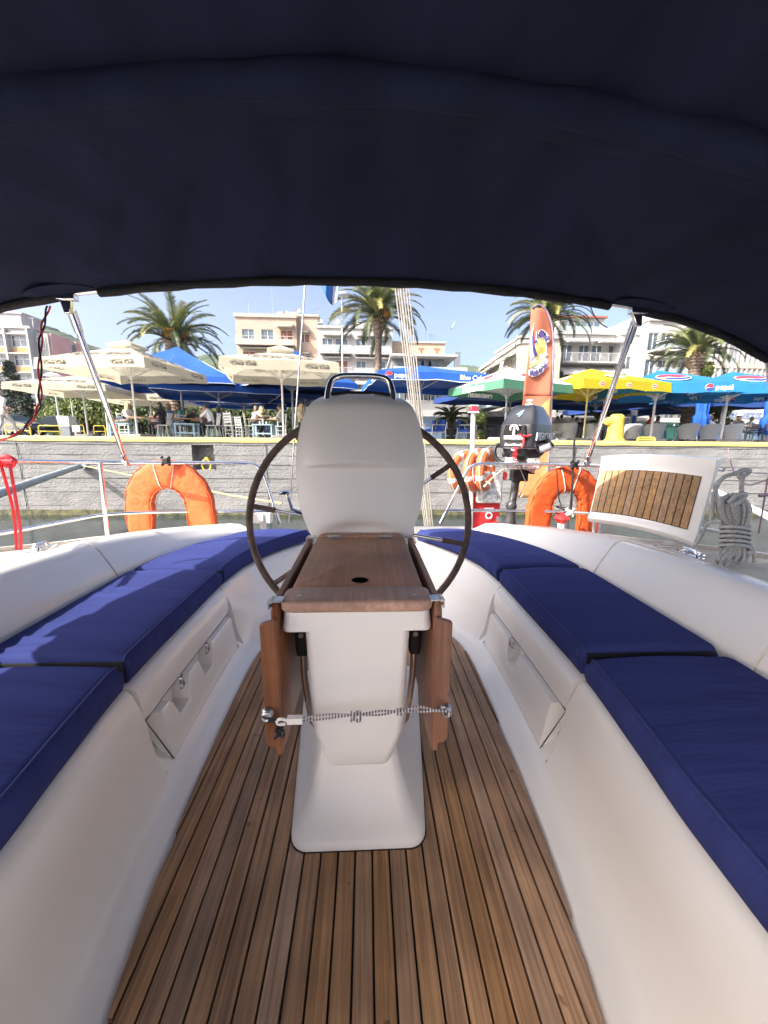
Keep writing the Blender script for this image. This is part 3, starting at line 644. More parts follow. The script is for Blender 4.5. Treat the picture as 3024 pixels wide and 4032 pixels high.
# rear hem with zip roll, and rear bow tube
mb = MB(); L_ = bow_line(2.06,-.012)
segs = [L_[0:9], L_[10:39], L_[40:49]]
for sg in segs: mb.tube(sg, [.021+.003*math.sin(i*2.1) for i in range(len(sg))], 10)
obj('rear_hem', mb, mat('black binding',(.010,.010,.014),.75,var=.3,bump=.4,bscale=80), bim, 60)
mb = MB(); mb.tube(bow_line(2.06,-.004), .0125, 8); obj('rear_bow', mb, STEEL, bim, 60)
for s, px in ((-1,0),(1,1)):
    x = -.02+s*1.405; z_ = bim_z(x, 2.06)
    mb = MB(); c = Vector((x,2.02,z_+.004)); mb.prism([c+Vector((math.cos(t)*.15,math.sin(t)*.10*(1 if math.sin(t)<0 else .3),-.006-.5*0)) for t in [2*math.pi*i/20 for i in range(20)]], (0,0,.008)); 
    for v in mb.v: v.z = bim_z(v.x, v.y)-.006+(.004 if v.z > c.z-.002 else 0)
    obj('chafe_patch', mb, CANV, bim, 40)
    a = Vector((x+s*.0,2.06,z_-.03)); b = at(497,1818,3.0) if s < 0 else at(2312,1818,3.05)
    mb = MB(); mb.box(a+Vector((0,0,.012)),(.085,.04,.028)); mb.tube([a+Vector((-.03,0,.02)),a+Vector((.03,0,.02))], .02, 8); mb.prism([a+Vector((-.03,-.012,0)),a+Vector((.02,-.012,0)),a+Vector((.018+.006*s,-.012,-.06)),a+Vector((-.012+.006*s,-.012,-.06))], (0,.024,0)); obj('jaw_slide', mb, STEEL, bim, 40, bevel=.004)
    a2 = a+(b-a).normalized()*.045; mb = MB(); mb.tube([a2,lerp(a2,b,.1),lerp(a2,b,.1001),lerp(a2,b,.93),lerp(a2,b,.9301),b], [.022,.022,.0165,.0165,.02,.012], 12); st = obj('strut', mb, STEEL, bim, 50)
    mb = MB(); mb.box(b+Vector((0,0,-.01)),(.03,.035,.05)); mb.tube([b+Vector((-.03,0,0)),b+Vector((.03,0,0))], .009, 8); obj('strut_foot', mb, STEELD, st, 40, bevel=.004)
    # corner leg of the rear bow going down outside the hem
    e = L_[0] if s < 0 else L_[-1]; mb = MB(); mb.tube([e, e+Vector((s*.04,.0,-.12)), e+Vector((s*.17,-.03,-.5)), e+Vector((s*.36,-.08,-1.12))], .016, 8); obj('bow_leg', mb, STEEL, bim, 50)
# twisted power wire hanging from the awning at the left
wa = [at(192,1205,2.0),at(172,1270,2.0),at(160,1340,1.98),at(157,1450,1.96),at(158,1560,1.94),at(150,1610,1.92),at(110,1670,1.9),at(50,1718,1.88),at(-60,1745,1.86),at(-200,1770,1.8)]
pp = cat_path(wa, 8)
wire = thing('hanging_wire', 'red and black twisted wire hanging from the awning corner', 'wire', wa[-1])
for k, (m_, nm) in enumerate(((REDM,'red_strand'),(BLK,'black_strand'))):
    mb = MB(); mb.tube([p+Vector((math.cos(i*.42+k*math.pi)*.006,.006*math.sin(i*.42+k*math.pi),0)) for i, p in enumerate(pp)], .0042, 6); obj(nm, mb, m_, wire, 60)
wb = [at(2318,1160,2.06),at(2328,1215,2.06),at(2345,1250,2.07),at(2370,1277,2.08),at(2392,1290,2.08)]
mb = MB(); mb.tube(cat_path(wb,6), .0028, 6); solo('loose_cord', mb, mat('mauve cord',(.16,.11,.15),.8), 'thin mauve cord end dangling from the awning near the right strut', 'cord')
# ------------------------------------------------------------------ stern rails
rl = thing('stern_rail', 'polished steel stern rail on the port corner behind the left bench', 'rail', (-1.5,3.1,.47))
def path(l, k=6): return cat_path([at(*p) for p in l], k)
mb = MB(); mb.tube(path([(-700,1800,1.45),(0,1816,2.3),(380,1820,2.92),(680,1822,3.15),(940,1823,3.28),(1000,1830,3.3),(1028,1858,3.3),(1050,1900,3.3),(1100,2060,3.3)]), .0155, 10); obj('top_rail', mb, STEEL, rl, 60)
mb = MB(); mb.tube(path([(-900,2235,1.45),(0,2100,2.35),(300,2045,2.8),(440,2024,2.95),(680,2016,3.15),(1080,2013,3.3)]), .0135, 10); obj('middle_rail', mb, STEEL, rl, 60)
mb = MB(); a = at(395,1820,2.93); mb.tube([a, (a.x-.02,a.y,.46)], .0155, 10); obj('post', mb, STEEL, rl, 60)
mb = MB(); a = at(655,1815,3.12); 
def clamp(a, m_, par, s=1.0):
    mb = MB(); mb.box(a,(.045*s,.05,.045*s))
    for i in (-1,1):
        for j in (-1,1): mb.ball(a+Vector((i*.026*s,-.012,j*.026*s)), .014*s, 8, 5)
    obj('clamp', mb, m_, par, 50, bevel=.006)
clamp(a, BLK, rl)
rr2 = thing('stern_rail', 'polished steel stern rail on the starboard corner carrying the outboard motor', 'rail', (1.5,3.1,.47))
mb = MB(); mb.tube(path([(1734,2060,3.3),(1790,1950,3.3),(1838,1855,3.3),(1858,1835,3.3),(1900,1826,3.3),(1987,1826,3.3),(2200,1829,3.2),(2370,1832,3.05),(2600,1837,2.8),(2800,1842,2.55)]), .0155, 10); obj('top_rail', mb, STEEL, rr2, 60)
mb = MB(); mb.tube(path([(1750,2010,3.3),(1900,2010,3.3),(2150,2014,3.2),(2330,2022,3.05),(2600,2050,2.8),(2840,2095,2.5)]), .0135, 10); obj('middle_rail', mb, STEEL, rr2, 60)
mb = MB(); a = at(2797,1842,2.55); mb.tube([a,at(2845,2060,2.5),at(2850,2110,2.5)], .0155, 10); obj('post', mb, STEEL, rr2, 60)
mb = MB(); a = at(2375,1832,3.05); b = at(2352,2080,2.98); mb.tube([a+Vector((0,.03,0)),(a.x,a.y+.03,.45)], .0155, 10); obj('post', mb, STEEL, rr2, 60)
clamp(at(2260,1829,3.14), BLK, rr2); clamp(at(2240,2017,3.12), GEL2, rr2)
mb = MB(); mb.tube([at(2797,1842,2.55),at(2920,1858,2.35),at(3060,1868,2.1),at(3500,1900,1.6)], .0035, 6); mb.tube([at(2797,1842,2.55)+Vector((-.01,0,0)),at(2850,1850,2.46)], .012, 8); obj('lifeline', mb, STEELD, rr2)
# ------------------------------------------------------------------ horseshoe lifebuoys
CORDW = mat('white lashing cord', (.7,.68,.64), .8)
def horseshoe(cx, cy, Y, hw, label, rz, strings):
    c = at(cx, cy, Y); t = thing('horseshoe_lifebuoy', label, 'lifebuoy', (c.x,c.y,c.z-.45), 'orange horseshoe lifebuoys on the stern rail')
    ro = hw*.705; pts = []
    for i in range(33):
        a = math.pi*(-.22+1.44*i/32) if False else 0
    arc = [(math.cos(a)*ro, math.sin(a)*ro) for a in [math.pi*i/24 for i in range(25)]]
    pl = [(ro*1.02,-.30),(ro*1.04,-.2),(ro*1.03,-.1)]+arc+[(-ro*1.03,-.1),(-ro*1.04,-.2),(-ro*1.02,-.30)]
    rot = Matrix.Rotation(rz,3,'Z'); rings = []
    P = [c+rot@Vector((x,0,z_)) for x, z_ in pl]; n_ = 18
    for i, p in enumerate(P):
        tg = (P[min(i+1,len(P)-1)]-P[max(i-1,0)]).normalized(); out = tg.cross(rot@Vector((0,1,0))).normalized(); fr = rot@Vector((0,1,0))
        wdt = hw*.30*(1+.03*math.sin(i*1.9)); th = .042
        e = min(i, len(P)-1-i); k = 1 if e > 0 else .86
        rg = []
        for j in range(n_):
            b = 2*math.pi*j/n_; cs, sn = math.cos(b), math.sin(b)
            x = math.copysign(abs(cs)**.4, cs)*wdt*k; y = math.copysign(abs(sn)**.42, sn)*th*k
            y += .006*math.sin(i*2.3+j*1.1)
            rg.append(p+out*x+fr*y)
        rings.append(rg)
    mb = MB(); mb.loft(rings); cv = obj('cover', mb, ORG, t, 60)
    mb = MB(); mb.tube([r_[0]+(r_[0]-r_[n_//2]).normalized()*.002+rot@Vector((0,-.03,0)) for r_ in rings[1:-1]], .006, 5); mb.tube([r_[n_//2]+rot@Vector((0,-.03,0)) for r_ in rings[1:-1]], .004, 5); obj('seam', mb, mat('dark orange piping',(.55,.09,.02),.6), cv)
    mb = MB()
    for i in strings:
        r_ = rings[i]; mb.tube([p+(p-P[i]).normalized()*.004 for p in r_], .004, 5, close=True)
    obj('lashing', mb, CORDW, t)
    mb = MB(); mb.tube([r_[1]+(r_[1]-P[i]).normalized()*.012+Vector((0,0,.004*math.sin(i*1.3))) for i, r_ in enumerate(rings) if 2 < i < 29], .005, 5); obj('grab_line', mb, CORDW, t)
horseshoe(672,1990,3.22,.375,'orange horseshoe lifebuoy on the port rail, left of the wheel',R(-8),(13,17))
horseshoe(2222,1995,3.27,.355,'orange horseshoe lifebuoy on the starboard rail between outboard and teak panel',R(10),(13,17))
# red lashing on the port rail
STRAP = mat('red webbing', (.66,.035,.05), .65, var=.15, scale=30)
a0 = at(32,1816,2.3); st = thing('red_lashing', 'red strap lashed round both bars of the port rail', 'strap', (a0.x,a0.y,.5))
mb = MB(); mb.tube(cat_path([a0+Vector((-.05,0,.0)),a0+Vector((0,-.01,.028)),a0+Vector((.03,0,.0)),a0+Vector((0,.01,-.028))],4,True), .014, 8, close=True); mb.tube([a0+Vector((-.03,0,0)),a0+Vector((.035,0,0))], .021, 8)
obj('wrapping', mb, STRAP, st, 60)
mb = MB(); z0 = at(70,2155,2.3)
mb.tube(cat_path([a0+Vector((-.03,-.015,-.01)),at(48,1990,2.3),at(62,2100,2.3),at(66,2165,2.3)],6), .011, 6, flat=.5); mb.tube(cat_path([a0+Vector((.02,-.015,-.01)),at(66,1990,2.28),at(80,2085,2.28),at(82,2165,2.28)],6), .012, 6, flat=.5); obj('strap_tail', mb, STRAP, st, 60)
# ------------------------------------------------------------------ outboard motor on the starboard rail
OB = at(2062,1700,3.42)
def op(px, py, dy=0): return at(px, py, 3.42+dy)
COWL = mat('black cowl paint', (.018,.02,.025), .3, var=.2, scale=6, coat=.6)
out = thing('outboard_motor', 'small black four-stroke outboard motor clamped to a white pad on the starboard rail', 'outboard motor', op(2000,2060))
# the cowl is lofted in its own frame: x across, y fore-aft, turned a little to show its right flank
RM = Matrix.Rotation(R(-46),3,'Z')
def cowl_ring(z_, w, f, b, sh=2.6, n_=44, dx=0):
    rg = []
    for j in range(n_):
        a = 2*math.pi*j/n_; cs, sn = math.cos(a), math.sin(a)
        x = math.copysign(abs(cs)**(2/sh), cs)*w; y = math.copysign(abs(sn)**(2/sh), sn)*(b if sn > 0 else f)
        rg.append(OB+RM@Vector((x+dx, y, z_)))
    return rg
mb = MB(); mb.loft([cowl_ring(-.145,.150,.150,.27,7),cowl_ring(-.13,.160,.160,.29,7),cowl_ring(-.05,.164,.164,.30,7),cowl_ring(.06,.158,.150,.295,7),cowl_ring(.068,.152,.142,.29,7),cowl_ring(.13,.138,.105,.27,6),cowl_ring(.19,.112,.062,.235,5),cowl_ring(.215,.098,.045,.215,5),cowl_ring(.226,.08,.028,.19,4),cowl_ring(.229,.04,.0,.12,4)]); obj('cowl', mb, COWL, out, 24)
mb = MB(); mb.loft([cowl_ring(-.147,.163,.163,.30,4),cowl_ring(-.137,.166,.166,.305,4)]); obj('cowl_seam', mb, STEELD, out, 50)
mb = MB(); mb.loft([cowl_ring(-.26,.07,.07,.15),cowl_ring(-.235,.11,.11,.22),cowl_ring(-.19,.148,.15,.27),cowl_ring(-.148,.158,.158,.295)]); obj('lower_pan', mb, BLK, out, 50)
mb = MB(); mb.lathe([(0,0),(.035,0),(.034,.012),(.012,.016),(.012,.03),(.03,.036),(.028,.048),(0,.05)], OB+RM@Vector((.02,.03,.228)), 16); obj('fuel_cap', mb, GEL2, out, 40)
fr = lambda x, z_, y=-.168: OB+RM@Vector((x, y, z_))
FX, FY = RM@Vector((1,0,0)), Vector((0,0,1))
mb = MB(); mb.prism([fr(-.095,.055,-.16),fr(.085,.055,-.16),fr(.10,-.03,-.16),fr(-.11,-.03,-.16)], RM@Vector((0,-.012,0))); obj('starter_recess', mb, mat('glossy black panel',(.006,.006,.007),.12), out, 30, bevel=.006)
mb = MB(); mb.box(fr(0,-.052,-.178),(.19,.022,.042),RM); obj('starter_plate', mb, STEELD, out, 40, bevel=.006)
mb = MB(); mb.tube(cat_path([fr(-.035,.012,-.19),fr(-.025,.04,-.2),fr(0,.048,-.2),fr(.025,.04,-.2),fr(.035,.012,-.19)],5), .009, 8); mb.tube([fr(0,.03,-.19),fr(0,-.045,-.19)], .011, 8); obj('starter_handle', mb, GEL2, out, 50)
mb = MB(); put_text(mb, text('FourStroke',.030,.002,.1,.0006,sx=1.25), fr(.0,-.112,-.172), FX, FY); obj('lettering', mb, GEL2, out, 0)
SX = RM@Vector((0,1,0))
mb = MB(); put_text(mb, text('MERCURY',.088,.004,.2,.002), OB+RM@Vector((.166,.075,-.045)), SX, FY); obj('lettering', mb, mat('silver print',(.55,.56,.58),.35,.3), out, 0)
mb = MB(); put_text(mb, text('4',.085,.002,.3,.004), OB+RM@Vector((-.01,-.096,.150)), FX, RM@Vector((0,.58,.81))); obj('lettering', mb, mat('light blue print',(.20,.45,.75),.4), out, 0)
mb = MB(); mb.box(fr(0,-.155,-.165),(.05,.01,.008),RM); obj('badge', mb, GEL2, out, 0)
# carrying handle, bracket, clamp screws, leg, tiller
mb = MB(); mb.tube(cat_path([fr(-.15,-.11,-.10),fr(-.185,-.125,-.13),fr(-.19,-.17,-.15),fr(-.17,-.235,-.15),fr(-.11,-.275,-.14),fr(0,-.285,-.13),fr(.05,-.27,-.12)],6), .017, 8); obj('carry_handle', mb, BLK, out, 60)
mb = MB(); mb.tube([op(2118,1770,-.14),op(2140,1768,-.17),op(2172,1755,-.22)], [.03,.031,.03], 14); ti = obj('tiller_grip', mb, mat('grey grip',(.25,.25,.26),.4), out, 50)
mb = MB(); mb.tube([op(2112,1772,-.15),op(2119,1770,-.145)], .031, 14); obj('grip_end', mb, BLK, ti, 50)
mb = MB(); mb.tube([op(2172,1755,-.22),op(2150,1730,.0),op(2110,1725,.1)], .022, 8); obj('tiller_arm', mb, BLK, out, 50)
mb = MB(); k = op(2046,1830)
mb.box(k+Vector((-.03,.0,.04)),(.035,.10,.20)); mb.box(k+Vector((.105,.0,.03)),(.035,.10,.22)); mb.box(k+Vector((.04,.03,.08)),(.16,.06,.10)); mb.box(k+Vector((.02,.05,-.09)),(.14,.10,.12)); mb.tube([k+Vector((-.16,-.02,.09)),k+Vector((.06,-.02,.09))], .012, 8); mb.lathe([(0,0),(.02,0),(.02,.03),(0,.03)], k+Vector((-.17,-.02,.09)), 8, rot=Matrix.Rotation(R(90),3,'Y'))
obj('clamp_bracket', mb, BLK, out, 40, bevel=.006)
mb = MB(); mb.tube([k+Vector((-.02,-.06,-.02)),k+Vector((.05,-.075,-.035)),k+Vector((.10,-.07,-.06))], .012, 8); mb.tube([k+Vector((.16,-.06,-.005)),k+Vector((.07,-.075,-.05))], .013, 8); mb.ball(k+Vector((-.02,-.06,-.02)),.022,8,6); obj('clamp_screw', mb, STEELD, out, 50)
mb = MB(); L1 = k+Vector((-.02,.06,-.04)); L2 = op(2012,2070,.06)
mb.tube([op(2040,1790,.08),op(2035,1880,.06),op(2030,1900,.06),op(2018,1975,.06),op(2014,1985,.06),op(2013,1995,.06),op(2012,2005,.06),op(2010,2040,.06),op(2008,2062,.06),op(2006,2090,.06)], [.06,.055,.036,.034,.048,.05,.04,.042,.06,.05], 14); lg = obj('leg', mb, mat('dark grey leg',(.05,.052,.055),.4), out, 50)
mb = MB(); q = op(2006,2085,.06); mb.ball(q,(.055,.15,.055),12,8); mb.prism([q+Vector((0,-.05,-.03)),q+Vector((0,.06,-.03)),q+Vector((0,.03,-.16)),q+Vector((0,-.02,-.16))],(.012,0,0))
obj('gearcase', mb, BLK, lg, 50)
mb = MB()
for i in range(3):
    a = 2*math.pi*i/3; mb.prism([q+Vector((math.cos(a+d_)*r_,.16+o_,math.sin(a+d_)*r_)) for d_, r_, o_ in ((-.3,.02,0),(-.5,.09,.01),(.1,.11,.02),(.5,.08,.03),(.3,.02,.02))],(0,.004,0))
obj('propeller', mb, STEELD, lg, 30)
mb = MB(); c = op(2030,1765,-.16)
mb.tube(cat_path([op(2040,1715,-.2),op(2050,1712,-.21),op(2060,1718,-.21),op(2078,1716,-.21),op(2092,1712,-.22)],4), .008, 6)
mb.tube([op(2030,1762,-.15)+Vector((math.cos(i*.9)*.016,math.sin(i*.9)*.016,-.0033*i)) for i in range(36)], .005, 5); mb.tube(cat_path([op(2066,1715,-.2),op(2060,1745,-.2),op(2054,1762,-.2)],4),.009,6); obj('kill_cord', mb, mat('bright red cord',(.75,.02,.03),.5), out, 60)
mb = MB(); mb.box(op(2012,1825,-.10),(.10,.022,.10)); mb.box(op(2100,1825,-.12),(.11,.022,.095)); mb.box(op(2056,1826,-.04),(.28,.03,.10))
pad = obj('mounting_pad', mb, GEL2, out, 40, bevel=.006)
mb = MB()
for px in (1997,2072,2108):
    for py in (1812,1840): mb.lathe([(0,0),(.007,0),(.007,.004),(0,.004)], op(px,py,-.115 if px < 2050 else -.135), 8, rot=Matrix.Rotation(R(90),3,'X'))
obj('bolt', mb, STEELD, pad, 40)
mb = MB(); mb.tube(cat_path([op(2050,1850,-.06),op(2062,1880,-.08),op(2068,1900,-.08),op(2058,1925,-.08),op(2044,1950,-.08),op(2050,1958,-.08),op(2058,1945,-.08)],6), .005, 6); solo('safety_wire', mb, STEELD, 'thin steel safety wire with an eye hanging under the outboard', 'wire')
mb = MB(); mb.tube(cat_path([op(1985,1845,-.1),op(1958,1865,-.12),op(1930,1890,-.1),op(1914,1908,-.1)],6), .006, 6); mb.tube([op(1914,1908,-.1),op(1906,1918,-.1)], .012, 6); solo('plug_lead', mb, mat('beige lead',(.5,.42,.3),.6), 'beige lead with a plug drooping left from the outboard pad', 'lead')
# ------------------------------------------------------------------ raised teak seat panel at the starboard corner
TL, TR, BR, BL = at(2366,1852,2.80), at(2764,1876,2.30), at(2706,2086,2.22), at(2327,2014,2.70)
def pan(u, v, o_=0):
    p = lerp(lerp(TL,TR,u),lerp(BL,BR,u),v); nrm = (TR-TL).cross(BL-TL).normalized()
    if nrm.y > 0: nrm = -nrm
    sag = Vector((0,0,-.012*math.sin(math.pi*u)*0+.018*math.sin(math.pi*u)))
    return p+nrm*o_+sag
sp_ = thing('flip_up_seat', 'white moulded seat panel faced with teak slats, tipped up at the starboard corner', 'seat', (lerp(BL,BR,.5)+Vector((0,0,-.1))))
rings = []
for i in range(25):
    u = -.012+1.10*i/24; r_ = []
    hk = .0 if u < .98 else (u-.98)*.25
    for v, o_ in ((1.05,.0),(1.10,.012),(1.17,.016),(1.21,.002),(1.22,-.03),(1.15,-.05),(.5,-.05),(0,-.05),(-.35,-.09),(-.50,-.16),(-.52,-.14),(-.49,-.10),(-.37,-.035),(-.34,.012),(-.30,.028),(-.24,.02),(-.15,.006),(-.04,.0),(.0,-.002),(.5,-.002),(1.0,-.002)):
        r_.append(pan(u, v+ (0 if v < 1 else hk), o_))
    rings.append(r_)
mb = MB(); mb.loft(rings); frm = obj('moulding', mb, GEL, sp_, 50)
mb = MB(); mb.prism([pan(.0,.0,.001),pan(1,.0,.001),pan(1,1,.001),pan(0,1,.001)], (0,-.0005,0)) if False else None
N = 14
for i in range(9):
    pass
mb.loft([[pan(i/12,.0,.0012),pan(i/12,1.0,.0012)] for i in range(13)], False, False); obj('caulk_bed', mb, RUB, sp_, 0)
for i in range(N):
    u0_, u1_ = (i+.07)/N, (i+.93)/N; mb = MB(); o1 = .006
    q = [pan(u0_,.012,o1),pan(u1_,.012,o1),pan(u1_,.988,o1),pan(u0_,.988,o1)]; b_ = [pan(u0_,.012,.0),pan(u1_,.012,.0),pan(u1_,.988,.0),pan(u0_,.988,.0)]
    mb.add(q+b_, [(0,1,2,3),(0,4,5,1),(1,5,6,2),(2,6,7,3),(3,7,4,0)]); obj('slat', mb, TEAKZ, sp_, 0)
mb = MB(); a = pan(.12,1.1,-.03); mb.tube([a, Vector((a.x+.005,a.y,.44))], .017, 10); a = pan(.98,.25,-.07); mb.tube([a, Vector((a.x+.03,a.y+.0,.46))], .016, 10); obj('support_post', mb, STEEL, sp_, 60)
# ------------------------------------------------------------------ rope coil hung at the starboard lifeline
ROPE = mat('grey flecked rope', (.30,.29,.28), .85, var=.1, scale=60)
n = ROPE.node_tree; pr = n.nodes['Principled BSDF']; tcn = n.nodes.new('ShaderNodeTexCoord'); vo = n.nodes.new('ShaderNodeTexVoronoi'); vo.inputs['Scale'].default_value = 95
rp = n.nodes.new('ShaderNodeValToRGB'); rp.color_ramp.elements[0].position = .20; rp.color_ramp.elements[0].color = (.05,.05,.05,1); rp.color_ramp.elements[1].position = .26; rp.color_ramp.elements[1].color = (.44,.43,.40,1)
n.links.new(tcn.outputs['Object'], vo.inputs['Vector']); n.links.new(vo.outputs['Distance'], rp.inputs[0]); n.links.new(rp.outputs[0], pr.inputs['Base Color'])
RY = 2.02
coil = thing('rope_coil', 'thick grey flecked mooring rope coiled and hung from the starboard lifeline', 'rope', at(2890,2190,RY))
rnd = random.Random(11); mb = MB()
for k in range(12):
    xo = -46+92*((k*5)%12)/11; yo = rnd.uniform(-8,8); d_ = rnd.uniform(-.06,.05)
    bot = rnd.uniform(2165,2235); wd = rnd.uniform(24,52); cx = 2892+xo*.3
    pts = [at(cx-8,1945+rnd.uniform(-6,10),RY+d_*.6),at(2880+xo*.95-wd*.25,1975,RY+d_),at(2876+xo,2020,RY+d_),at(2886+xo*.55,2080,RY+d_*.8),at(2892+xo*.45,2120,RY+d_*.8),at(2892+xo*1.0,2165,RY+d_),at(2890+xo*1.35-wd*.3,bot,RY+d_),at(2890+xo*1.35+wd*.25,bot+4,RY+d_-.02),at(2896+xo*1.1+wd*.4,2165,RY+d_*.9-.01),at(2898+xo*.5+wd*.15,2115,RY+d_*.8),at(2904+xo*.6+wd*.2,2060,RY+d_*.7),at(2906+xo*.8+wd*.25,2005,RY+d_),at(2900+xo*.5+wd*.1,1960,RY+d_*.7)]
    mb.tube(cat_path(pts,5), .0092, 7)
obj('hanging_loops', mb, ROPE, coil, 60)
mb = MB(); pts = []
for i in range(52):
    a = i*.62; pts.append(at(2894+58*math.cos(a),2070+i*1.75+9*math.sin(a),RY-.02+.085*math.sin(a)))
mb.tube(cat_path(pts,3), .0095, 7); obj('wrapping_turns', mb, ROPE, coil, 60)
mb = MB(); mb.tube(cat_path([at(2800,2050,RY),at(2806,1990,RY),at(2820,1920,RY-.02),at(2850,1880,RY-.02),at(2890,1866,RY-.01),at(2915,1862,RY),at(2922,1880,RY),at(2920,1910,RY),at(2918,1945,RY),at(2900,1965,RY-.05),at(2880,1985,RY-.09)],6), .011, 7)
mb.tube(cat_path([at(2868,1980,RY-.08),at(2900,1950,RY-.08),at(2935,1945,RY-.07),at(2925,1965,RY-.09),at(2890,1990,RY-.10)],6), .011, 7)
mb.tube(cat_path([at(2898,1866,RY-.03),at(2920,1852,RY-.02),at(2950,1854,RY),at(2930,1872,RY+.02),at(2905,1870,RY+.01)],6), .012, 7)
mb.tube(cat_path([at(2840,2055,RY-.05),at(2790,2060,RY),at(2765,2100,RY+.05),at(2735,2150,RY+.08),at(2700,2180,RY+.1)],6), .009, 7); obj('loose_bight', mb, ROPE, coil, 60)
# thin white line flaked on the side deck, and thin mauve lines beyond
mb = MB(); zd = .575; c = at(2640,2140,2.25)
for k in range(4): mb.tube([Vector((c.x+.04*k+math.cos(a)*(.16-.02*k),c.y+.02*k+math.sin(a)*(.07-.01*k),zd+.006+.004*k+.004*math.sin(a*3+k))) for a in [2*math.pi*i/22 for i in range(22)]], .006, 5, close=True)
solo('white_line', mb, CORDW, 'thin white line flaked in loops on the starboard side deck', 'rope')
mb = MB(); mb.tube(cat_path([at(2868,1765,2.6),at(2880,1830,2.5),at(2905,1880,2.4),at(2950,1910,2.35),at(3030,1885,2.3)],6), .004, 5); mb.tube([at(3024,1880,2.3),at(2988,2100,2.3)], .005, 5); mb.tube([at(2990,1952,2.3),at(3040,1945,2.3)], .011, 6)
solo('mauve_line', mb, mat('mauve line',(.22,.15,.19),.8), 'thin mauve line strung beyond the coiled rope at the frame edge', 'rope')
# man-overboard light hanging inside the starboard lifebuoy
c = at(2212,2045,3.12); ml = thing('rescue_light', 'small red rescue light hanging inside the starboard lifebuoy', 'light', c+Vector((0,0,-.08)))
mb = MB(); mb.lathe([(0,-.03),(.035,-.03),(.05,-.005),(.066,.01),(.05,.03),(.03,.045),(.012,.055),(0,.06)], c, 14); obj('housing', mb, REDM, ml, 40)
mb = MB(); mb.lathe([(0,-.09),(.03,-.09),(.03,-.03),(0,-.03)], c, 12); obj('lens', mb, GEL2, ml, 40)
mb = MB(); mb.tube(cat_path([c+Vector((0,0,.055)),c+Vector((.05,-.01,.09)),c+Vector((-.06,0,.11)),c+Vector((.04,0,.07)),c+Vector((-.05,0,.05)),c+Vector((-.02,0,.12)),at(2200,1960,3.13),at(2192,1850,3.14)],6), .005, 5); obj('lanyard', mb, BLK, ml, 60)
mb = MB(); mb.tube([at(2262,1730,3.15),at(2248,2030,3.1)], .008, 6); solo('light_pole', mb, BLK, 'thin black staff clamped to the starboard rail through the lifebuoy', 'staff')
# backstay tackle, single backstay wire, ensign
rb = thing('backstay_tackle', 'bundle of pale ropes rising from the stern past the right side of the pod', 'rope', at(1690,2060,3.42))
TK = mat('pale tackle rope', (.38,.35,.30), .8, var=.15, scale=40)
for a, b in ((1553,1672),(1564,1678),(1574,1686),(1585,1690),(1596,1696),(1607,1704)):
    mb = MB(); mb.tube([at(a-42,700,3.2),at(a,1105,3.3),at(lerp(a,b,.5)+3,1600,3.4),at(b,2070,3.46)], .0062 if a != 1574 else .010, 6); obj('rope', mb, TK, rb, 60)
mb = MB(); mb.tube([at(1225,700,3.2),at(1203,1105,3.3),at(1160,1700,3.4),at(1138,2060,3.46)], .0065, 6); solo('backstay_wire', mb, STEELD, 'single grey backstay wire rising left of the pod', 'wire')
FB = mat('flag blue', (.05,.19,.55), .8, var=.08, transl=.3); FW = mat('flag white', (.78,.78,.78), .8, transl=.3)
fl = thing('ensign', 'limp blue and white striped flag hanging under the awning edge', 'flag', at(1316,1200,3.25)+Vector((0,0,0)))
mb = MB(); rings = []; h0 = at(1240,1000,3.25)
for i in range(17):
    u = i/16; rg = []
    for j in range(13):
        v = j/12; x0_ = lerp(1236,1350,u); y0_ = lerp(940,1100,u*.6)
        px = lerp(x0_, lerp(1262,1330,u) , v); py = lerp(y0_, 1110+92*math.sin(min(1,u*1.35)*math.pi/2)*(1 if u < .75 else 1-.9*(u-.75)), v)
        rg.append(at(px, py, 3.25+.035*math.sin(u*9+v*2)))
    rings.append(rg)
mb.loft(rings, False, False)
k = 0
for i in range(16):
    for j in range(12):
        mb.m[k] = 1 if (i in (11,12,13,14) and j > 4) or j in (2,3,6) else 0; k += 1
ff = obj('cloth', mb, [FB, FW], fl, 60); sm_ = ff.modifiers.new('thick','SOLIDIFY'); sm_.thickness = .002
mb = MB(); mb.tube([at(1232,880,3.25),at(1237,945,3.25)], .004, 5); mb.tube([at(1225,700,3.2),at(1232,880,3.25)], .003, 5); obj('halyard', mb, CORDW, fl)
# ------------------------------------------------------------------ pontoon and the things moored to it
mb = MB(); mb.b2((gx(1660,6.2),5.5,WZ-.2),(gx(2290,6.2),6.9,WZ+.2)); struct('pontoon', mb, CONC, 0)
PZ = WZ+.2
# feather banner
FO = mat('orange banner cloth', (.60,.21,.12), .75, var=.06, scale=3, transl=.35); FP = mat('pale orange banner cloth', (.86,.50,.20), .75, var=.05, transl=.35)
PUR = mat('purple print', (.10,.07,.22), .7); WHT = mat('white print', (.80,.80,.80), .7); YLP = mat('pale yellow print', (.80,.72,.25), .7); LBL = mat('pale blue print', (.55,.62,.75), .7); AMB = mat('amber print',(.80,.48,.12),.7)
FY_ = 6.2
ban = thing('feather_banner', 'tall orange feather banner with a sail emblem seen from its back', 'banner', Vector((at(2168,1725,FY_).x, FY_, PZ)))
mb = MB(); polep = [at(2168,1725,FY_), at(2172,1560,FY_), at(2178,1420,FY_), at(2178,1330,FY_), at(2170,1270,FY_), at(2150,1222,FY_), at(2122,1200,FY_), at(2096,1212,FY_)]
mb.tube([Vector((polep[0].x,FY_,PZ))]+cat_path(polep,5), .016, 8); obj('pole', mb, mat('mauve pole',(.30,.25,.33),.35,.4), ban, 60)
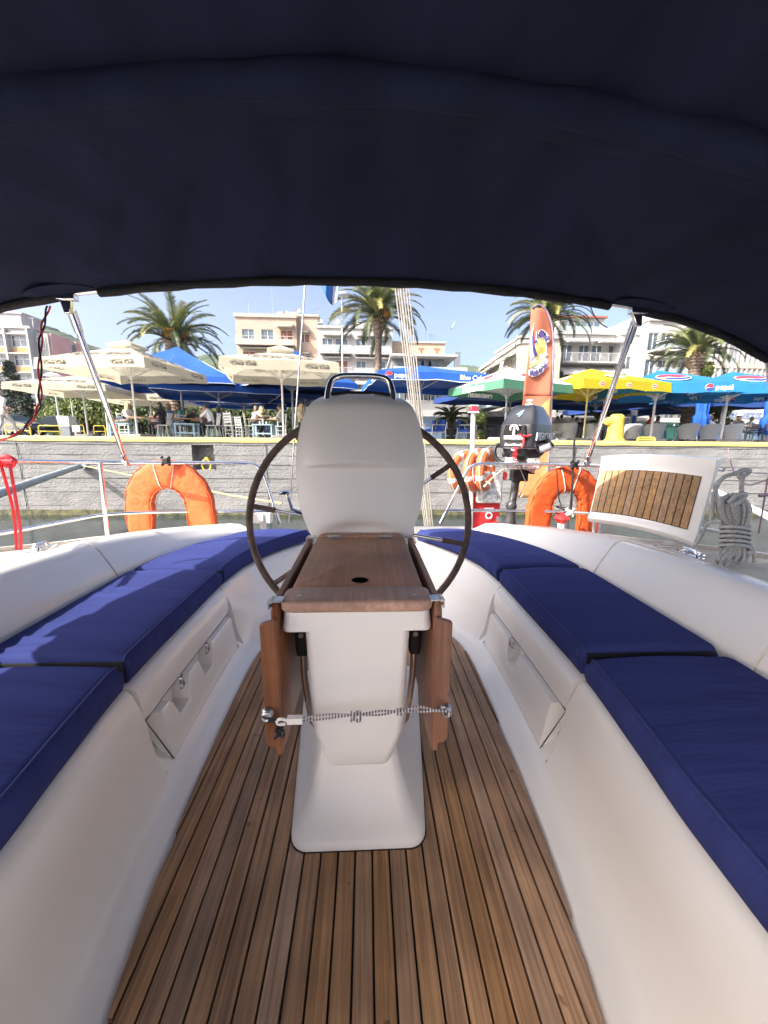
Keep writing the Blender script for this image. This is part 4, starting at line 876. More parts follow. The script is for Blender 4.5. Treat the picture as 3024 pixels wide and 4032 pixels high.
mb = MB(); mb.lathe([(0,0),(.22,0),(.22,.05),(.05,.08),(.03,.2),(0,.2)], (polep[0].x,FY_,PZ), 14); obj('foot', mb, BLK, ban, 40)
rows = [(1213,2096,2140),(1222,2090,2152),(1240,2090,2160),(1270,2088,2168),(1330,2086,2176),(1420,2078,2176),(1500,2066,2172),(1560,2060,2170),(1640,2052,2169),(1725,2044,2167),(1800,2038,2165),(1880,2032,2164),(1960,2036,2162)]
def ban_pt(u, py, o_=0):
    a = interp([(r_[0],r_[1]) for r_ in rows], py); b = interp([(r_[0],r_[2]) for r_ in rows], py)
    return at(lerp(a,b,u), py, FY_+.022*math.sin(u*5+py*.012)-o_)
for py_a, py_b, m_, nm in ((1213,1560,FO,'upper_cloth'),(1560,1960,FP,'lower_cloth')):
    mb = MB(); rings = []; k = 26
    for i in range(k+1):
        py = lerp(py_a,py_b,i/k); rings.append([ban_pt(j/12,py) for j in range(13)])
    mb.loft(rings, False, False); c_ = obj(nm, mb, m_, ban, 60); s_ = c_.modifiers.new('t','SOLIDIFY'); s_.thickness = .003
# orange sweep over the pale foot of the cloth, emblem, lettering (seen mirrored)
mb = MB(); rings = []
for i in range(15):
    u = i/14; py0 = 1560; py1 = lerp(1700,1562,min(1,u*1.0)**.7); rings.append([ban_pt(u,py0,.006),ban_pt(u,lerp(py0,py1,.5),.006),ban_pt(u,max(py1,1561),.006)])
mb.loft(rings, False, False); obj('orange_sweep', mb, FO, ban, 60)
def blob(pts, m_, nm, o_=.006):
    mb = MB(); P = cat_path([Vector((p[0],p[1],0)) for p in pts],5,True)
    def bp(px, py):
        a = interp([(r_[0],r_[1]) for r_ in rows], py); b = interp([(r_[0],r_[2]) for r_ in rows], py); return ban_pt((px-a)/(b-a), py, o_)
    c = sum((p for p in P), Vector())/len(P); n_ = len(P)
    mb.add([bp(c.x,c.y)]+[bp(p.x,p.y) for p in P], [(0,1+i,1+(i+1)%n_) for i in range(n_)]); obj(nm, mb, m_, ban, 0)
blob([(2104,1385),(2112,1300),(2116,1400),(2120,1440),(2118,1330),(2150,1340),(2152,1400),(2150,1412),(2158,1420),(2138,1440),(2098,1452),(2086,1440),(2090,1380),(2096,1320)], WHT, 'emblem_ground', .005)
blob([(2112,1350),(2128,1332),(2146,1338),(2150,1370),(2140,1405),(2118,1414),(2108,1400)], YLP, 'emblem_sun', .008)
blob([(2122,1372),(2145,1370),(2140,1400),(2120,1412),(2106,1408)], AMB, 'emblem_glow', .010)
blob([(2103,1268),(2098,1300),(2096,1350),(2104,1392),(2116,1404),(2104,1402),(2088,1418),(2086,1372),(2090,1320)], LBL, 'emblem_sail', .011)
blob([(2100,1290),(2099,1330),(2104,1370),(2117,1398),(2105,1402),(2097,1372),(2095,1330)], PUR, 'emblem_stripe', .013)
blob([(2086,1436),(2120,1418),(2156,1394),(2154,1402),(2120,1428),(2088,1448)], YLP, 'emblem_wave', .012)
def arc_text(s, pts, size, nm):
    mb = MB()
    for ch, (px, py, rot) in zip(s, pts):
        tx = text(ch, size, .002, 0, .004); a = R(rot)
        put_text(mb, tx, at(px,py,FY_-.03), (-math.cos(a),0,math.sin(a)), (math.sin(a),0,math.cos(a)))
    obj(nm, mb, PUR, ban, 0)
def halo(pts, r_, nm):
    mb = MB()
    for px, py, _ in pts:
        c = at(px,py,FY_-.02); mb.add([c+Vector((math.cos(2*math.pi*i/10)*r_,0,math.sin(2*math.pi*i/10)*r_*1.25)) for i in range(10)], [tuple(range(10))])
    obj(nm, mb, WHT, ban, 0)
S1 = [(2154,1335,50),(2147,1324,35),(2139,1317,20),(2133,1313,10),(2127,1314,-5),(2120,1322,-20),(2110,1344,-30)]
halo(S1,.045,'lettering_ground'); arc_text('Sailing', S1, .115, 'lettering')
S2 = [(2143,1440,28),(2131,1454,20),(2119,1463,10),(2108,1468,0),(2098,1470,-10),(2090,1466,-15)]
halo(S2,.045,'lettering_ground'); arc_text('Kavala', S2, .115, 'lettering')
mb = MB(); tx = text('www.sailingkavala.com',.105,.002,0,.003)
put_text(mb, tx, at(2066,1770,FY_-.045), (.02,0,-1), (-1,0,-.05)); [None for _ in ()]
o_ = obj('lettering', mb, PUR, ban, 0)
# marina safety station: lamp post, cabinet, rings
SY = 6.1
stn = thing('lamp_post', 'thin white post with a red lamp head on the pontoon', 'lamp post', Vector((at(1864,1900,SY).x,SY,PZ)))
mb = MB(); c = at(1864,1625,SY); b_ = at(1868,1800,SY); mb.tube([Vector((b_.x,SY,PZ)),c], .036, 12); obj('post', mb, mat('white painted pipe',(.78,.76,.74),.4), stn, 60)
mb = MB(); mb.box(c+Vector((0,0,.055)),(.13,.13,.085),None,0,.82); hd = obj('lamp_head', mb, mat('red lamp lens',(.75,.03,.05),.25,coat=.5), stn, 40, bevel=.01)
mb = MB(); mb.box(c+Vector((0,0,.008)),(.14,.14,.018)); mb.box(c+Vector((0,0,.105)),(.12,.12,.014)); obj('lamp_rim', mb, GEL2, hd, 40)
cab = thing('safety_cabinet', 'red safety post holding a clear-fronted equipment box on the pontoon', 'cabinet', Vector((at(1925,1900,SY).x,SY+.1,PZ)))
mb = MB(); a = at(1866,1870,SY+.1); b_ = at(1966,2005,SY+.1); mb.b2((a.x,SY+.06,PZ),(b_.x,SY+.16,a.z+.06)); obj('red_post', mb, REDM, cab, 30, bevel=.015)
mb = MB(); a = at(1880,1855,SY); b_ = at(1972,1980,SY); mb.b2((a.x,SY-.06,b_.z),(b_.x,SY+.06,a.z)); bx = obj('clear_box', mb, mat('clear plastic box',(.62,.60,.56),.15,var=.35,scale=14,coat=.5), cab, 30, bevel=.03)
mb = MB(); 
for px, py, w, h_ in ((1905,1890,.10,.06),(1930,1900,.05,.10),(1945,1955,.09,.05),(1900,1930,.08,.12),(1925,1955,.05,.06)): mb.box(at(px,py,SY-.066)+Vector((0,0,0)),(w,.008,h_))
obj('sticker', mb, mat('faded stickers',(.75,.75,.73),.5,var=.3,scale=25), bx, 0)
mb = MB(); mb.lathe([(0,0),(.05,0),(.05,.035),(.03,.04),(0,.04)], at(1985,1872,SY-.02), 12, rot=Matrix.Rotation(R(90),3,'Y')); mb.box(at(1985,1872,SY-.02),(.03,.10,.12)); obj('reel', mb, REDM, cab, 40)
mb = MB(); c = at(1925,2030,SY+.03)
mb.tube([c+Vector((math.cos(t)*.05,0,math.sin(t)*.05)) for t in [2*math.pi*i/18 for i in range(18)]], .012, 6, close=True); mb.box(at(1925,2005,SY+.03),(.16,.01,.05)); obj('white_mark', mb, GEL2, cab, 40)
LO = mat('faded orange plastic', (.62,.16,.05), .5, var=.12, scale=6)
def ring(px, py, Y, yaw_, tilt, label, r_=.27):
    c = at(px,py,Y); t = thing('life_ring', label, 'life ring', c+Vector((0,0,-r_)), 'round life rings hung on the lamp post')
    M_ = Matrix.Rotation(R(yaw_),3,'Z')@Matrix.Rotation(R(tilt),3,'Y')
    mb = MB(); mb.tube([c+M_@Vector((math.cos(a)*r_,0,math.sin(a)*r_)) for a in [2*math.pi*i/32 for i in range(32)]], .07, 12, close=True); b = obj('ring_body', mb, LO, t, 60)
    for q in range(4):
        a0_ = math.pi/4+q*math.pi/2; mb = MB()
        mb.tube([c+M_@Vector((math.cos(a0_+d_)*r_,0,math.sin(a0_+d_)*r_)) for d_ in (-.12,-.04,.04,.12)], .0725, 12)
        obj('white_band', mb, GEL2, b, 60)
    mb = MB(); mb.tube([c+M_@Vector((math.cos(a)*(r_+.075+.01*math.cos(4*a)),-.02,math.sin(a)*(r_+.075+.01*math.cos(4*a)))) for a in [2*math.pi*i/40 for i in range(40)]], .007, 5, close=True); obj('grab_rope', mb, CORDW, t, 60)
ring(1822,1858,SY+.02,38,22,'faded orange life ring hung leftmost on the lamp post')
ring(1872,1852,SY-.10,48,24,'middle orange life ring on the lamp post with white bands')
ring(1912,1850,SY-.20,55,26,'bright orange life ring hung rightmost on the lamp post')
# mooring booms fixed to the wall, yellow stern line
mb = MB(); a = at(312,1836,8.9); b_ = at(-80,1968,5.6); mb.tube([a,b_], [.055,.072], 14); mb.tube([a,lerp(a,b_,-.015)], .062, 14)
mb.box((a.x+.07,8.93,a.z+.01),(.16,.10,.06)); solo('mooring_boom', mb, mat('grey painted pipe',(.33,.37,.38),.5,var=.1), 'grey steel boom pipe slanting from the quay wall at the left', 'boom')
mb = MB(); a = at(2740,1895,8.9); b_ = at(3260,2150,4.6); mb.tube([a,b_], [.05,.062], 14); solo('mooring_boom', mb, mat('white painted boom',(.74,.75,.76),.45,var=.06), 'white boom pipe slanting from the quay wall behind the coiled rope', 'boom')
mb = MB(); mb.tube(cat_path([at(330,1834,8.8),at(520,1872,7.2),at(860,1940,5.0),at(1110,1982,3.8)],8), .010, 6); solo('yellow_line', mb, mat('yellow polyrope',(.62,.52,.18),.7), 'thin yellow mooring line stretched from the quay wall to the stern', 'rope')
mb = MB(); c = at(1035,2038,3.42); mb.box(c,(.16,.10,.09)); mb.box(c+Vector((0,-.055,.01)),(.05,.02,.07)); mb.box(c+Vector((.0,0,.05)),(.17,.11,.015)); mb.box(c+Vector((0,0,-.10)),(.05,.05,.12))
solo('stern_shower', mb, GEL, 'small cream moulded box on the stern left of the wheel', 'box', bevel=.012)
# ------------------------------------------------------------------ quay edge: bollard, hoops, bin
bx_ = gx(2420,9.45); c = Vector((bx_,9.45,QZ)); BV = mat('bollard yellow', (.60,.43,.06), .6, var=.08, scale=4, bump=.2, bscale=25)
mb = MB(); mb.lathe([(.0,0),(.24,0),(.24,.03),(.20,.06),(.185,.12),(.18,.3),(.165,.45),(.165,.5),(.17,.55),(.15,.62),(.10,.655),(0,.66)], c, 22); bo = thing('mooring_bollard', 'big yellow hooked mooring bollard on the quay edge', 'bollard', c)
obj('bollard_post', mb, BV, bo, 50)
mb = MB(); rings = []
for x, rz_, ry, dz in ((.10,.10,.13,.50),(0,.125,.15,.52),(-.12,.11,.12,.50),(-.2,.095,.10,.485),(-.27,.08,.085,.475),(-.305,.05,.05,.47),(-.315,.01,.01,.47)):
    rings.append([c+Vector((x,math.cos(a)*ry,dz+math.sin(a)*rz_)) for a in [2*math.pi*i/16 for i in range(16)]])
mb.loft(rings); obj('bollard_horn', mb, BV, bo, 60)
def hoop(pxa, pxb, Y, h, label, r_=.022):
    xa, xb = gx(pxa,Y), gx(pxb,Y); t = thing('hoop_barrier', label, 'barrier', ((xa+xb)/2,Y,QZ), 'yellow hoop barriers along the quay')
    mb = MB(); mb.tube(cat_path([(xa,Y,QZ),(xa,Y,QZ+h*.8),(xa+.06,Y,QZ+h),(xa+.2,Y,QZ+h),(xb-.2,Y,QZ+h),(xb-.06,Y,QZ+h),(xb,Y,QZ+h*.8),(xb,Y,QZ)],4), r_, 8); obj('hoop', mb, YEL, t, 60)
    mb = MB(); mb.tube([(xa,Y,QZ+h*.45),(xb,Y,QZ+h*.45)], r_*.8, 8); obj('crossbar', mb, YEL, t, 60)
hoop(-90,125 if False else 122,17,.46,'yellow hoop barrier behind the walking man') if False else hoop(28,124,17,.44,'yellow hoop barrier behind the walking man')
hoop(158,240,17.2,.42,'yellow hoop barrier in front of the parked black hatchback')
hoop(298,335,24,.62,'small yellow hoop barrier right of the grey bin')
hoop(374,418,25,.62,'yellow hoop barrier before the green hedge')
hoop(425,470,27,.58,'low yellow hoop barrier farthest along the hedge')
hoop(2512,2578,10.2,.10,'low yellow hoop just above the tipped-up seat panel')
bn = thing('litter_bin', 'grey tapered litter bin beside a lamp post', 'bin', (gx(273,24),24,QZ)); c = Vector((gx(273,24),24,QZ))
mb = MB(); mb.box(c+Vector((0,0,.26)),(.55,.5,.52)); obj('bin_body', mb, mat('dark grey bin',(.16,.18,.20),.5), bn, 30, bevel=.02)
mb = MB(); mb.box(c+Vector((0,0,.80)),(.62,.56,.56),None,0,1.12); mb.box(c+Vector((0,0,1.10)),(.72,.66,.05)); obj('bin_hood', mb, mat('light grey bin',(.52,.54,.55),.5), bn, 30, bevel=.02)
mb = MB(); mb.box((gx(305,23),23,QZ+.40),(.40,.05,.35)); mb.box((gx(301,23),23,QZ+.12),(.05,.05,.24)); solo('sign_board', mb, mat('white sign',(.72,.72,.72),.5), 'small white board leaning on a hoop beside the bin', 'sign')
# ------------------------------------------------------------------ parasols
CRM = mat('cream parasol cloth', (.52,.48,.37), .85, var=.04, scale=2, bump=.15, bscale=14, transl=.35)
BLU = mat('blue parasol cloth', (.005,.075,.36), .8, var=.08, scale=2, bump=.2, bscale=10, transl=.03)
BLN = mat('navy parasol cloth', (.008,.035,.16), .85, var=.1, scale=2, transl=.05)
PEP = mat('sky blue parasol cloth', (.015,.18,.40), .8, var=.06, scale=2, bump=.15, bscale=10, transl=.25)
YEP = mat('yellow parasol cloth', (.55,.45,.015), .8, var=.05, scale=2, bump=.15, bscale=10, transl=.35)
WHP = mat('white parasol cloth', (.55,.55,.54), .85, var=.03, transl=.25); GRP = mat('green parasol band', (.07,.21,.13), .8, var=.08, transl=.15)
PPOLE = mat('white parasol pole', (.72,.70,.66), .45, var=.06); GPOLE = mat('grey parasol pole', (.42,.44,.46), .4, .3)
BRN = mat('brown print', (.10,.085,.07), .8); REDP = mat('red print', (.66,.03,.05), .7); NVP = mat('dark blue print', (.02,.05,.25), .7); WPR = mat('bright white print', (.82,.82,.82), .7)
def sq(h, k, n_=10):
    """points of a square outline, n_ per side, starting at the front-left corner"""
    out = []
    for i in range(4*n_):
        s_, t = divmod(i, n_); t /= n_
        a = [(-1,-1),(1,-1),(1,1),(-1,1),(-1,-1)]; out.append((lerp(a[s_][0],a[s_+1][0],t)*h*k, lerp(a[s_][1],a[s_+1][1],t)*h*k, t))
    return out
def parasol(px, Y, h, ze, za, rot, cloth, label, group, vh=.28, vent=False, pole=None, trim=None, prints=None, val=None, strut_n=8, foot_=True, hy=None):
    loc = Vector((gx(px,Y),Y,QZ)); t = thing('parasol', label, 'parasol', loc, group, R(rot), world=False)
    pole = pole or GPOLE; mb = MB(); rings = []; m = 9; v0 = .16 if vent else .02
    rnd = random.Random(int(px)); ph = rnd.uniform(0,6)
    def P(x, y, k, u):
        z_ = lerp(za, ze, k**.92); rib = abs(math.sin(u*2*math.pi)); z_ -= .07*h*.5*rib*k*math.sin(math.pi*min(1,k*.9))
        z_ += .008*h*math.sin(9*u+ph+k*7)*k
        return Vector((x, y, z_))
    for i in range(m+1):
        k = lerp(v0, 1, i/m); rings.append([P(x,y,k,u) for x, y, u in sq(h,k)])
    mb.loft(rings, True, not vent); cn = obj('canopy', mb, cloth, t, 40)
    edge = rings[-1]; mb = MB(); vr = []
    for j in range(4):
        vr.append([Vector((p.x*(1+.006*j*(1 if i%10 else 1)),p.y*(1+.006*j),p.z-vh*j/3+(.03*math.sin(i*2.1+ph)*h*.2*(j/3))-(.03 if i%10 == 0 else 0)*j/3)) for i, p in enumerate(edge)])
    mb.loft(vr, True, False); obj('valance', mb, val or cloth, t, 40)
    if trim:
        mb = MB(); mb.tube(vr[-1], .012, 5, close=True); obj('trim', mb, trim, t, 60)
    if vent:
        mb = MB(); rr_ = []
        for k in (.0,.5,1.0): rr_.append([Vector((x*.26*max(k,.02)/.26,y*.26*max(k,.02)/.26,za+.20-.20*k**.9-.0)) for x, y, u in sq(h*.26,1)] if False else [Vector((x,y,za+.22*h/2.2-(.22*h/2.2+.03)*k)) for x, y, u in sq(h*.25,max(k,.02))])
        rr_.append([p+Vector((0,0,-.07)) for p in rr_[-1]]); mb.loft(rr_, True, False); obj('vent_cap', mb, cloth, t, 40)
    mb = MB(); pr_ = .045 if h > 1.9 else .036; mb.tube([(0,0,0),(0,0,za-.05)], pr_, 10); pl = obj('pole', mb, pole, t, 60)
    mb = MB(); mb.lathe([(pr_,ze-.42),(pr_+.03,ze-.42),(pr_+.03,ze-.30),(pr_,ze-.30)], (0,0,0), 10); obj('collar', mb, pole, pl, 40)
    for q in range(8):
        a = q*math.pi/4; k = 1.0/max(abs(math.cos(a)),abs(math.sin(a))); d_ = Vector((math.cos(a)*k*h,math.sin(a)*k*h,0))
        e = Vector((d_.x*.97,d_.y*.97,lerp(za,ze,.97**.92)-.035)); mb = MB(); mb.tube([Vector((0,0,za-.08)),e], .018, 4); rb_ = obj('rib', mb, pole, t)
        m2 = lerp(Vector((0,0,za-.08)),e,.52); mb = MB(); mb.tube([Vector((0,0,ze-.36)),m2], .020, 4); obj('strut', mb, pole, rb_)
    if foot_:
        mb = MB(); mb.box((0,0,.05),(.9,.9,.10),None,0,.9); obj('foot_slab', mb, CONC, t, 30, bevel=.02)
    for pr in prints or []:
        # (kind, text, size, side list, u along side, material, extra)
        for sd in pr['sides']:
            Rz = Matrix.Rotation(sd*math.pi/2,3,'Z'); mb = MB()
            if pr['on'] == 'valance':
                o_ = Vector((pr.get('u',0)*h, -h*1.012, ze-vh*.5-.015)); ax, ay = Vector((1,0,.0)), Vector((0,-.02,1))
            else:
                k = pr.get('k',.62); o_ = Vector((pr.get('u',0)*h, -h*k, lerp(za,ze,k**.92)+.012+pr.get('lift',0))); ax = Vector((1,0,0)); ay = Vector((0,h,za-ze)).normalized()
            az = ax.cross(ay)
            for V, F in pr['geo']:
                mb.add([Rz@(o_+ax*p.x+ay*p.y+az*p.z) for p in V], F)
            obj(pr['name'], mb, pr['mat'], cn, 0)
    return t
def disc(r_, n_=20, z_=.0, sx=1, sy=1, th=.006, c=(0,0)):
    V = [Vector((c[0]+math.cos(2*math.pi*i/n_)*r_*sx, c[1]+math.sin(2*math.pi*i/n_)*r_*sy, z_+s_)) for s_ in (-th,th) for i in range(n_)]
    return V, [tuple(range(n_))[::-1],tuple(range(n_,2*n_))]+[(i,(i+1)%n_,n_+(i+1)%n_,n_+i) for i in range(n_)]
def halfdisc(r_, lo, hi, z_, sx=1, sy=1, th=.006, bulge=.25, c=(0,0)):
    n_ = 10; A = [R(lerp(lo,hi,i/n_)) for i in range(n_+1)]
    P = [Vector((c[0]+math.cos(a)*r_*sx,c[1]+math.sin(a)*r_*sy,z_)) for a in A]
    a, b = P[0], P[-1]; mid = [lerp(b,a,i/6)+Vector((0,bulge*r_*sy*math.sin(2*math.pi*i/6),0)) for i in range(1,6)]
    P += mid; k = len(P)
    return [p+Vector((0,0,-th)) for p in P]+[p+Vector((0,0,th)) for p in P], [tuple(range(k))[::-1],tuple(range(k,2*k))]+[(i,(i+1)%k,k+(i+1)%k,k+i) for i in range(k)]
# script lettering of the cream parasols: italic text with a sweeping flourish
def script(size, ex=.008):
    V, F = text('Coca Cola', size, ex, .38, 0, sx=1.05)
    m_ = MB(); w = max(p.x for p in V)
    m_.tube(cat_path([(-w*.98,-size*.10,0),(-w*1.03,size*.25,0),(-w*.75,size*.52,0),(-w*.2,size*.46,0),(w*.05,size*.36,0)],4), size*.035, 4); m_.tube(cat_path([(w*.1,size*.30,0),(w*.35,size*.50,0),(w*.75,size*.47,0),(w*.95,size*.54,0)],4), size*.04, 4)
    return [(V,F),(m_.v,m_.f)]
C_S, C_B = script(.165), script(.44, .012)
coke = lambda sides=(0,1,2,3): [dict(on='valance',sides=sides,u=-.62,geo=C_S,mat=BRN,name='lettering'),dict(on='valance',sides=sides,u=.62,geo=C_S,mat=BRN,name='lettering'),dict(on='panel',sides=sides,k=.72,geo=C_B,mat=mat('grey script print',(.28,.26,.23),.8),name='lettering')]
GC, GB = 'cream parasols of the quayside cafe', 'blue parasols of the quayside cafe'
parasol(543,14.9,1.82,2.44,3.18,-7,CRM,'largest cream parasol with script lettering, in front at the left strut',GC,.30,True,PPOLE,None,coke())
parasol(350,21,2.1,2.36,3.02,6,CRM,'lower cream parasol left of the big one, before the green hedge',GC,.28,False,PPOLE,None,coke((0,3)))
parasol(605,26,2.3,2.35,2.9,4,CRM,'cream parasol farthest back, half hidden under the big blue one',GC,.28,False,PPOLE,None,coke((0,3)))
parasol(1118,14.7,1.82,2.42,3.06,12,CRM,'cream parasol with script lettering just left of the pod',GC,.30,True,PPOLE,None,coke())
WTR = mat('white binding', (.75,.77,.80), .7)
parasol(728,20.2,2.75,2.6,4.3,12,BLU,'bright blue parasol rising behind the big cream parasol under the left palm',GB,.26,False,GPOLE,WTR)
parasol(873,21,2.7,2.3,3.1,20,BLU,'dark blue parasol behind the white-shirted diner',GB,.26,False,GPOLE,WTR)
parasol(968,27,2.7,2.3,3.0,10,BLU,'small far blue parasol above the bright window left of centre',GB,.24,False,GPOLE,WTR)
parasol(1156,20,2.35,2.6,4.3,32,BLU,'blue parasol behind the cream one left of the pod',GB,.26,False,GPOLE,WTR)
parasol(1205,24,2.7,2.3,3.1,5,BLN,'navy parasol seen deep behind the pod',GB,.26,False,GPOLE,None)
BCAF = text('Blue Cafe',.24,.008,.1,.002)
PEPR = [dict(on='valance',sides=(0,3,1),u=.62,geo=[BCAF],mat=WPR,name='lettering')]
def pepsi_small(u, sides, scale=1.0):
    r_ = .13*scale; tx = text('pepsi',.26*scale,.009,0,.004); tx = ([p+Vector((r_*1.2+.30*scale,0,0)) for p in tx[0]],tx[1])
    o_ = lambda g: [([p for p in V],F) for V, F in g]
    return [dict(on='valance',sides=sides,u=u,geo=[disc(r_,18,0,th=.008)],mat=WPR,name='round_mark'),dict(on='valance',sides=sides,u=u,geo=[halfdisc(r_*.98,20,200,0,th=.011)],mat=REDP,name='round_mark'),dict(on='valance',sides=sides,u=u,geo=[halfdisc(r_*.98,205,375,0,th=.011,bulge=-.2)],mat=NVP,name='round_mark'),dict(on='valance',sides=sides,u=u,geo=[tx],mat=WPR,name='lettering')]
parasol(1650,16.6,2.15,2.38,2.98,8,BLU,'blue parasol with white wording right of the pod',GB,.28,False,GPOLE,WTR,PEPR+pepsi_small(-.82,(0,)))
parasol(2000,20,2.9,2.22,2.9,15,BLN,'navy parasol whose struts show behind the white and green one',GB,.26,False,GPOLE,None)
# white and green parasol
HEI = text('Heineken',.31,.01,0,.010); HST = [ (lambda n_=10:( [Vector((math.cos(math.pi/2+math.pi*i/5)*(.26 if i%2==0 else .11),math.sin(math.pi/2+math.pi*i/5)*(.26 if i%2==0 else .11),z_)) for z_ in (-.008,.012) for i in range(10)], [tuple(range(10))[::-1],tuple(range(10,20))]+[(i,(i+1)%10,10+(i+1)%10,10+i) for i in range(10)]))() ]
parasol(1985,14.2,1.5,1.88,2.55,22,WHP,'white parasol with a green lettered border and red star','lettered parasols on the terrace',.27,False,GPOLE,None,[dict(on='valance',sides=(0,1,2,3),geo=[HEI],mat=WPR,name='lettering'),dict(on='panel',sides=(0,1,2,3),k=.62,geo=HST,mat=REDP,name='star')],GRP)
# yellow parasol
LOV = [disc(.40,22,.006,1.0,.62,.004)]; LRD = [disc(.31,22,.012,1.0,.42,.004)]; LTX = [text('Lipton',.19,.018,.1,.002)]; SOV = [disc(.12,14,0,1,.75,.008)]; SRD = [disc(.10,14,0,1,.5,.011)]; STX = [text('Lipton',.055,.013,0,.001)]
PEACH = mat('peach print',(.82,.55,.30),.7)
lip = [dict(on='panel',sides=(0,1,3),k=.66,geo=LOV,mat=WPR,name='oval_mark'),dict(on='panel',sides=(0,1,3),k=.66,geo=LRD,mat=REDP,name='oval_mark'),dict(on='panel',sides=(0,1,3),k=.66,geo=LTX,mat=WPR,name='lettering')]
for u in (-.6,0,.6): lip += [dict(on='valance',sides=(0,1,2,3),u=u,geo=SOV,mat=PEACH,name='oval_mark'),dict(on='valance',sides=(0,1,2,3),u=u,geo=SRD,mat=REDP,name='oval_mark'),dict(on='valance',sides=(0,1,2,3),u=u,geo=STX,mat=WPR,name='lettering')]
parasol(2296,15.2,1.85,2.05,2.72,12,YEP,'bright yellow parasol with oval logos beside the orange banner','lettered parasols on the terrace',.30,False,mat('yellow parasol pole',(.72,.66,.36),.5),None,lip)
# sky-blue parasols
def pep():
    big = [dict(on='panel',sides=(0,1,3),k=.60,geo=[disc(.46,24,.004,1.25,.95,.004)],mat=WPR,name='round_mark'),dict(on='panel',sides=(0,1,3),k=.60,geo=[halfdisc(.44,15,195,.012,1.22,.93,.004)],mat=REDP,name='round_mark'),dict(on='panel',sides=(0,1,3),k=.60,geo=[halfdisc(.44,215,365,.014,1.22,.93,.004,-.2)],mat=NVP,name='round_mark')]
    return big+pepsi_small(-.72,(0,1,2,3))+pepsi_small(.42,(0,1,2,3))
parasol(2560,15.6,1.95,2.05,2.78,-14,PEP,'sky-blue parasol with a big round logo next to the yellow one','lettered parasols on the terrace',.34,False,PPOLE,None,pep())
parasol(2838,15.6,1.95,2.05,2.78,-12,PEP,'sky-blue parasol with a big round logo at the right frame edge','lettered parasols on the terrace',.34,False,PPOLE,None,pep())
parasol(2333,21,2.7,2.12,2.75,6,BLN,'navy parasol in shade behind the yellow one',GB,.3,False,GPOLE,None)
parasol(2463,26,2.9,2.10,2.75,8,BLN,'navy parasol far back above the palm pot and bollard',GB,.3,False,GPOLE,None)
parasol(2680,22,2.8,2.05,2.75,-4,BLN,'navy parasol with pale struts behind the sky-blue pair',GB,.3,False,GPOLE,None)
def folded(px, Y, h, label):
    c = Vector((gx(px,Y),Y,QZ)); t = thing('folded_parasol', label, 'parasol', c, 'folded blue parasols', world=False); mb = MB(); rings = []
    for i in range(15):
        z_ = lerp(.35,h,i/14); r_ = interp([(0,.30),(.35,.34),(.42,.24),(.7,.26),(.9,.15),(1,.03)],i/14)
        rings.append([Vector((math.cos(a)*r_*(1+.16*math.cos(8*a+i*.15)),math.sin(a)*r_*(1+.16*math.cos(8*a+i*.15)),z_+.05*math.cos(4*a)*(1 if i == 0 else 0))) for a in [2*math.pi*j/32 for j in range(32)]])
    mb.loft(rings); obj('furled_cloth', mb, BLU, t, 70); mb = MB(); mb.tube([(0,0,0),(0,0,h+.1)], .035, 8); obj('pole', mb, GPOLE, t, 60); mb = MB(); mb.box((0,0,.05),(.6,.6,.1)); obj('foot_slab', mb, CONC, t)
folded(2748,19,2.7,'furled blue parasol in front of the right palm trunk'); folded(3020,17.5,2.3,'furled blue parasol at the right frame edge')
# ------------------------------------------------------------------ cafe furniture
WWD = mat('white painted wood', (.66,.65,.61), .6, var=.08, scale=8); GRW = mat('pale green painted wood', (.42,.45,.30), .6, var=.1, scale=8)
BGW = mat('blue-grey painted wood', (.26,.37,.42), .6, var=.1, scale=8); TTW = wood('table timber', (.42,.27,.15), (.25,.15,.08), .5, 0); DKW = mat('dark furniture', (.03,.032,.038), .5, var=.2)
WICK = mat('pale grey wicker', (.66,.65,.62), .75, var=.06, scale=30, bump=.5, bscale=160); BCU = mat('royal blue cushion', (.03,.09,.42), .85, var=.1, scale=6); WMET = mat('white metal frame', (.70,.71,.72), .4)
def temp(name, cat): return thing(name, 'x', cat, (0,0,0), None, 0, False)
def ladder_chair(m_):
    t = temp('ladder_back_chair','chair'); mb = MB(); mb.box((0,0,.45),(.42,.42,.035)); obj('seat', mb, m_, t, 30, bevel=.008)
    for x in (-.18,.18):
        mb = MB(); mb.tube([(x,-.18,0),(x,-.18,.44)], .02, 6); obj('leg', mb, m_, t)
        mb = MB(); mb.tube([(x,.19,0),(x,.18,.45),(x,.235,.95)], .02, 6); obj('leg', mb, m_, t)
    for k, z_ in enumerate((.58,.68,.78,.89)):
        mb = MB(); mb.box((0,.195+.04*(z_-.5)/.4,z_),(.36,.018,.055)); obj('back_slat', mb, m_, t)
    mb = MB()
    for z_ in (.14,.28):
        for a, b in (((-.18,-.18),(.18,-.18)),((-.18,-.18),(-.18,.19)),((.18,-.18),(.18,.19)),((-.18,.19),(.18,.19))): mb.tube([(a[0],a[1],z_),(b[0],b[1],z_)], .011, 5)
    obj('stretcher', mb, m_, t); return t
def spindle_chair(m_):
    t = temp('spindle_back_chair','chair'); mb = MB(); mb.box((0,0,.45),(.44,.42,.03)); obj('seat', mb, m_, t, 30, bevel=.01)
    for x in (-1,1):
        for y in (-1,1): mb = MB(); mb.tube([(x*.22,y*.22,0),(x*.16,y*.15,.44)], [.015,.02], 6); obj('leg', mb, m_, t)
    for i in range(6):
        x = -.17+.34*i/5; mb = MB(); mb.tube([(x*.95,.18,.46),(x*1.05,.25,.86)], .011, 5); obj('spindle', mb, m_, t)
    mb = MB(); mb.box((0,.255,.88),(.42,.02,.07)); obj('top_rail', mb, m_, t); return t
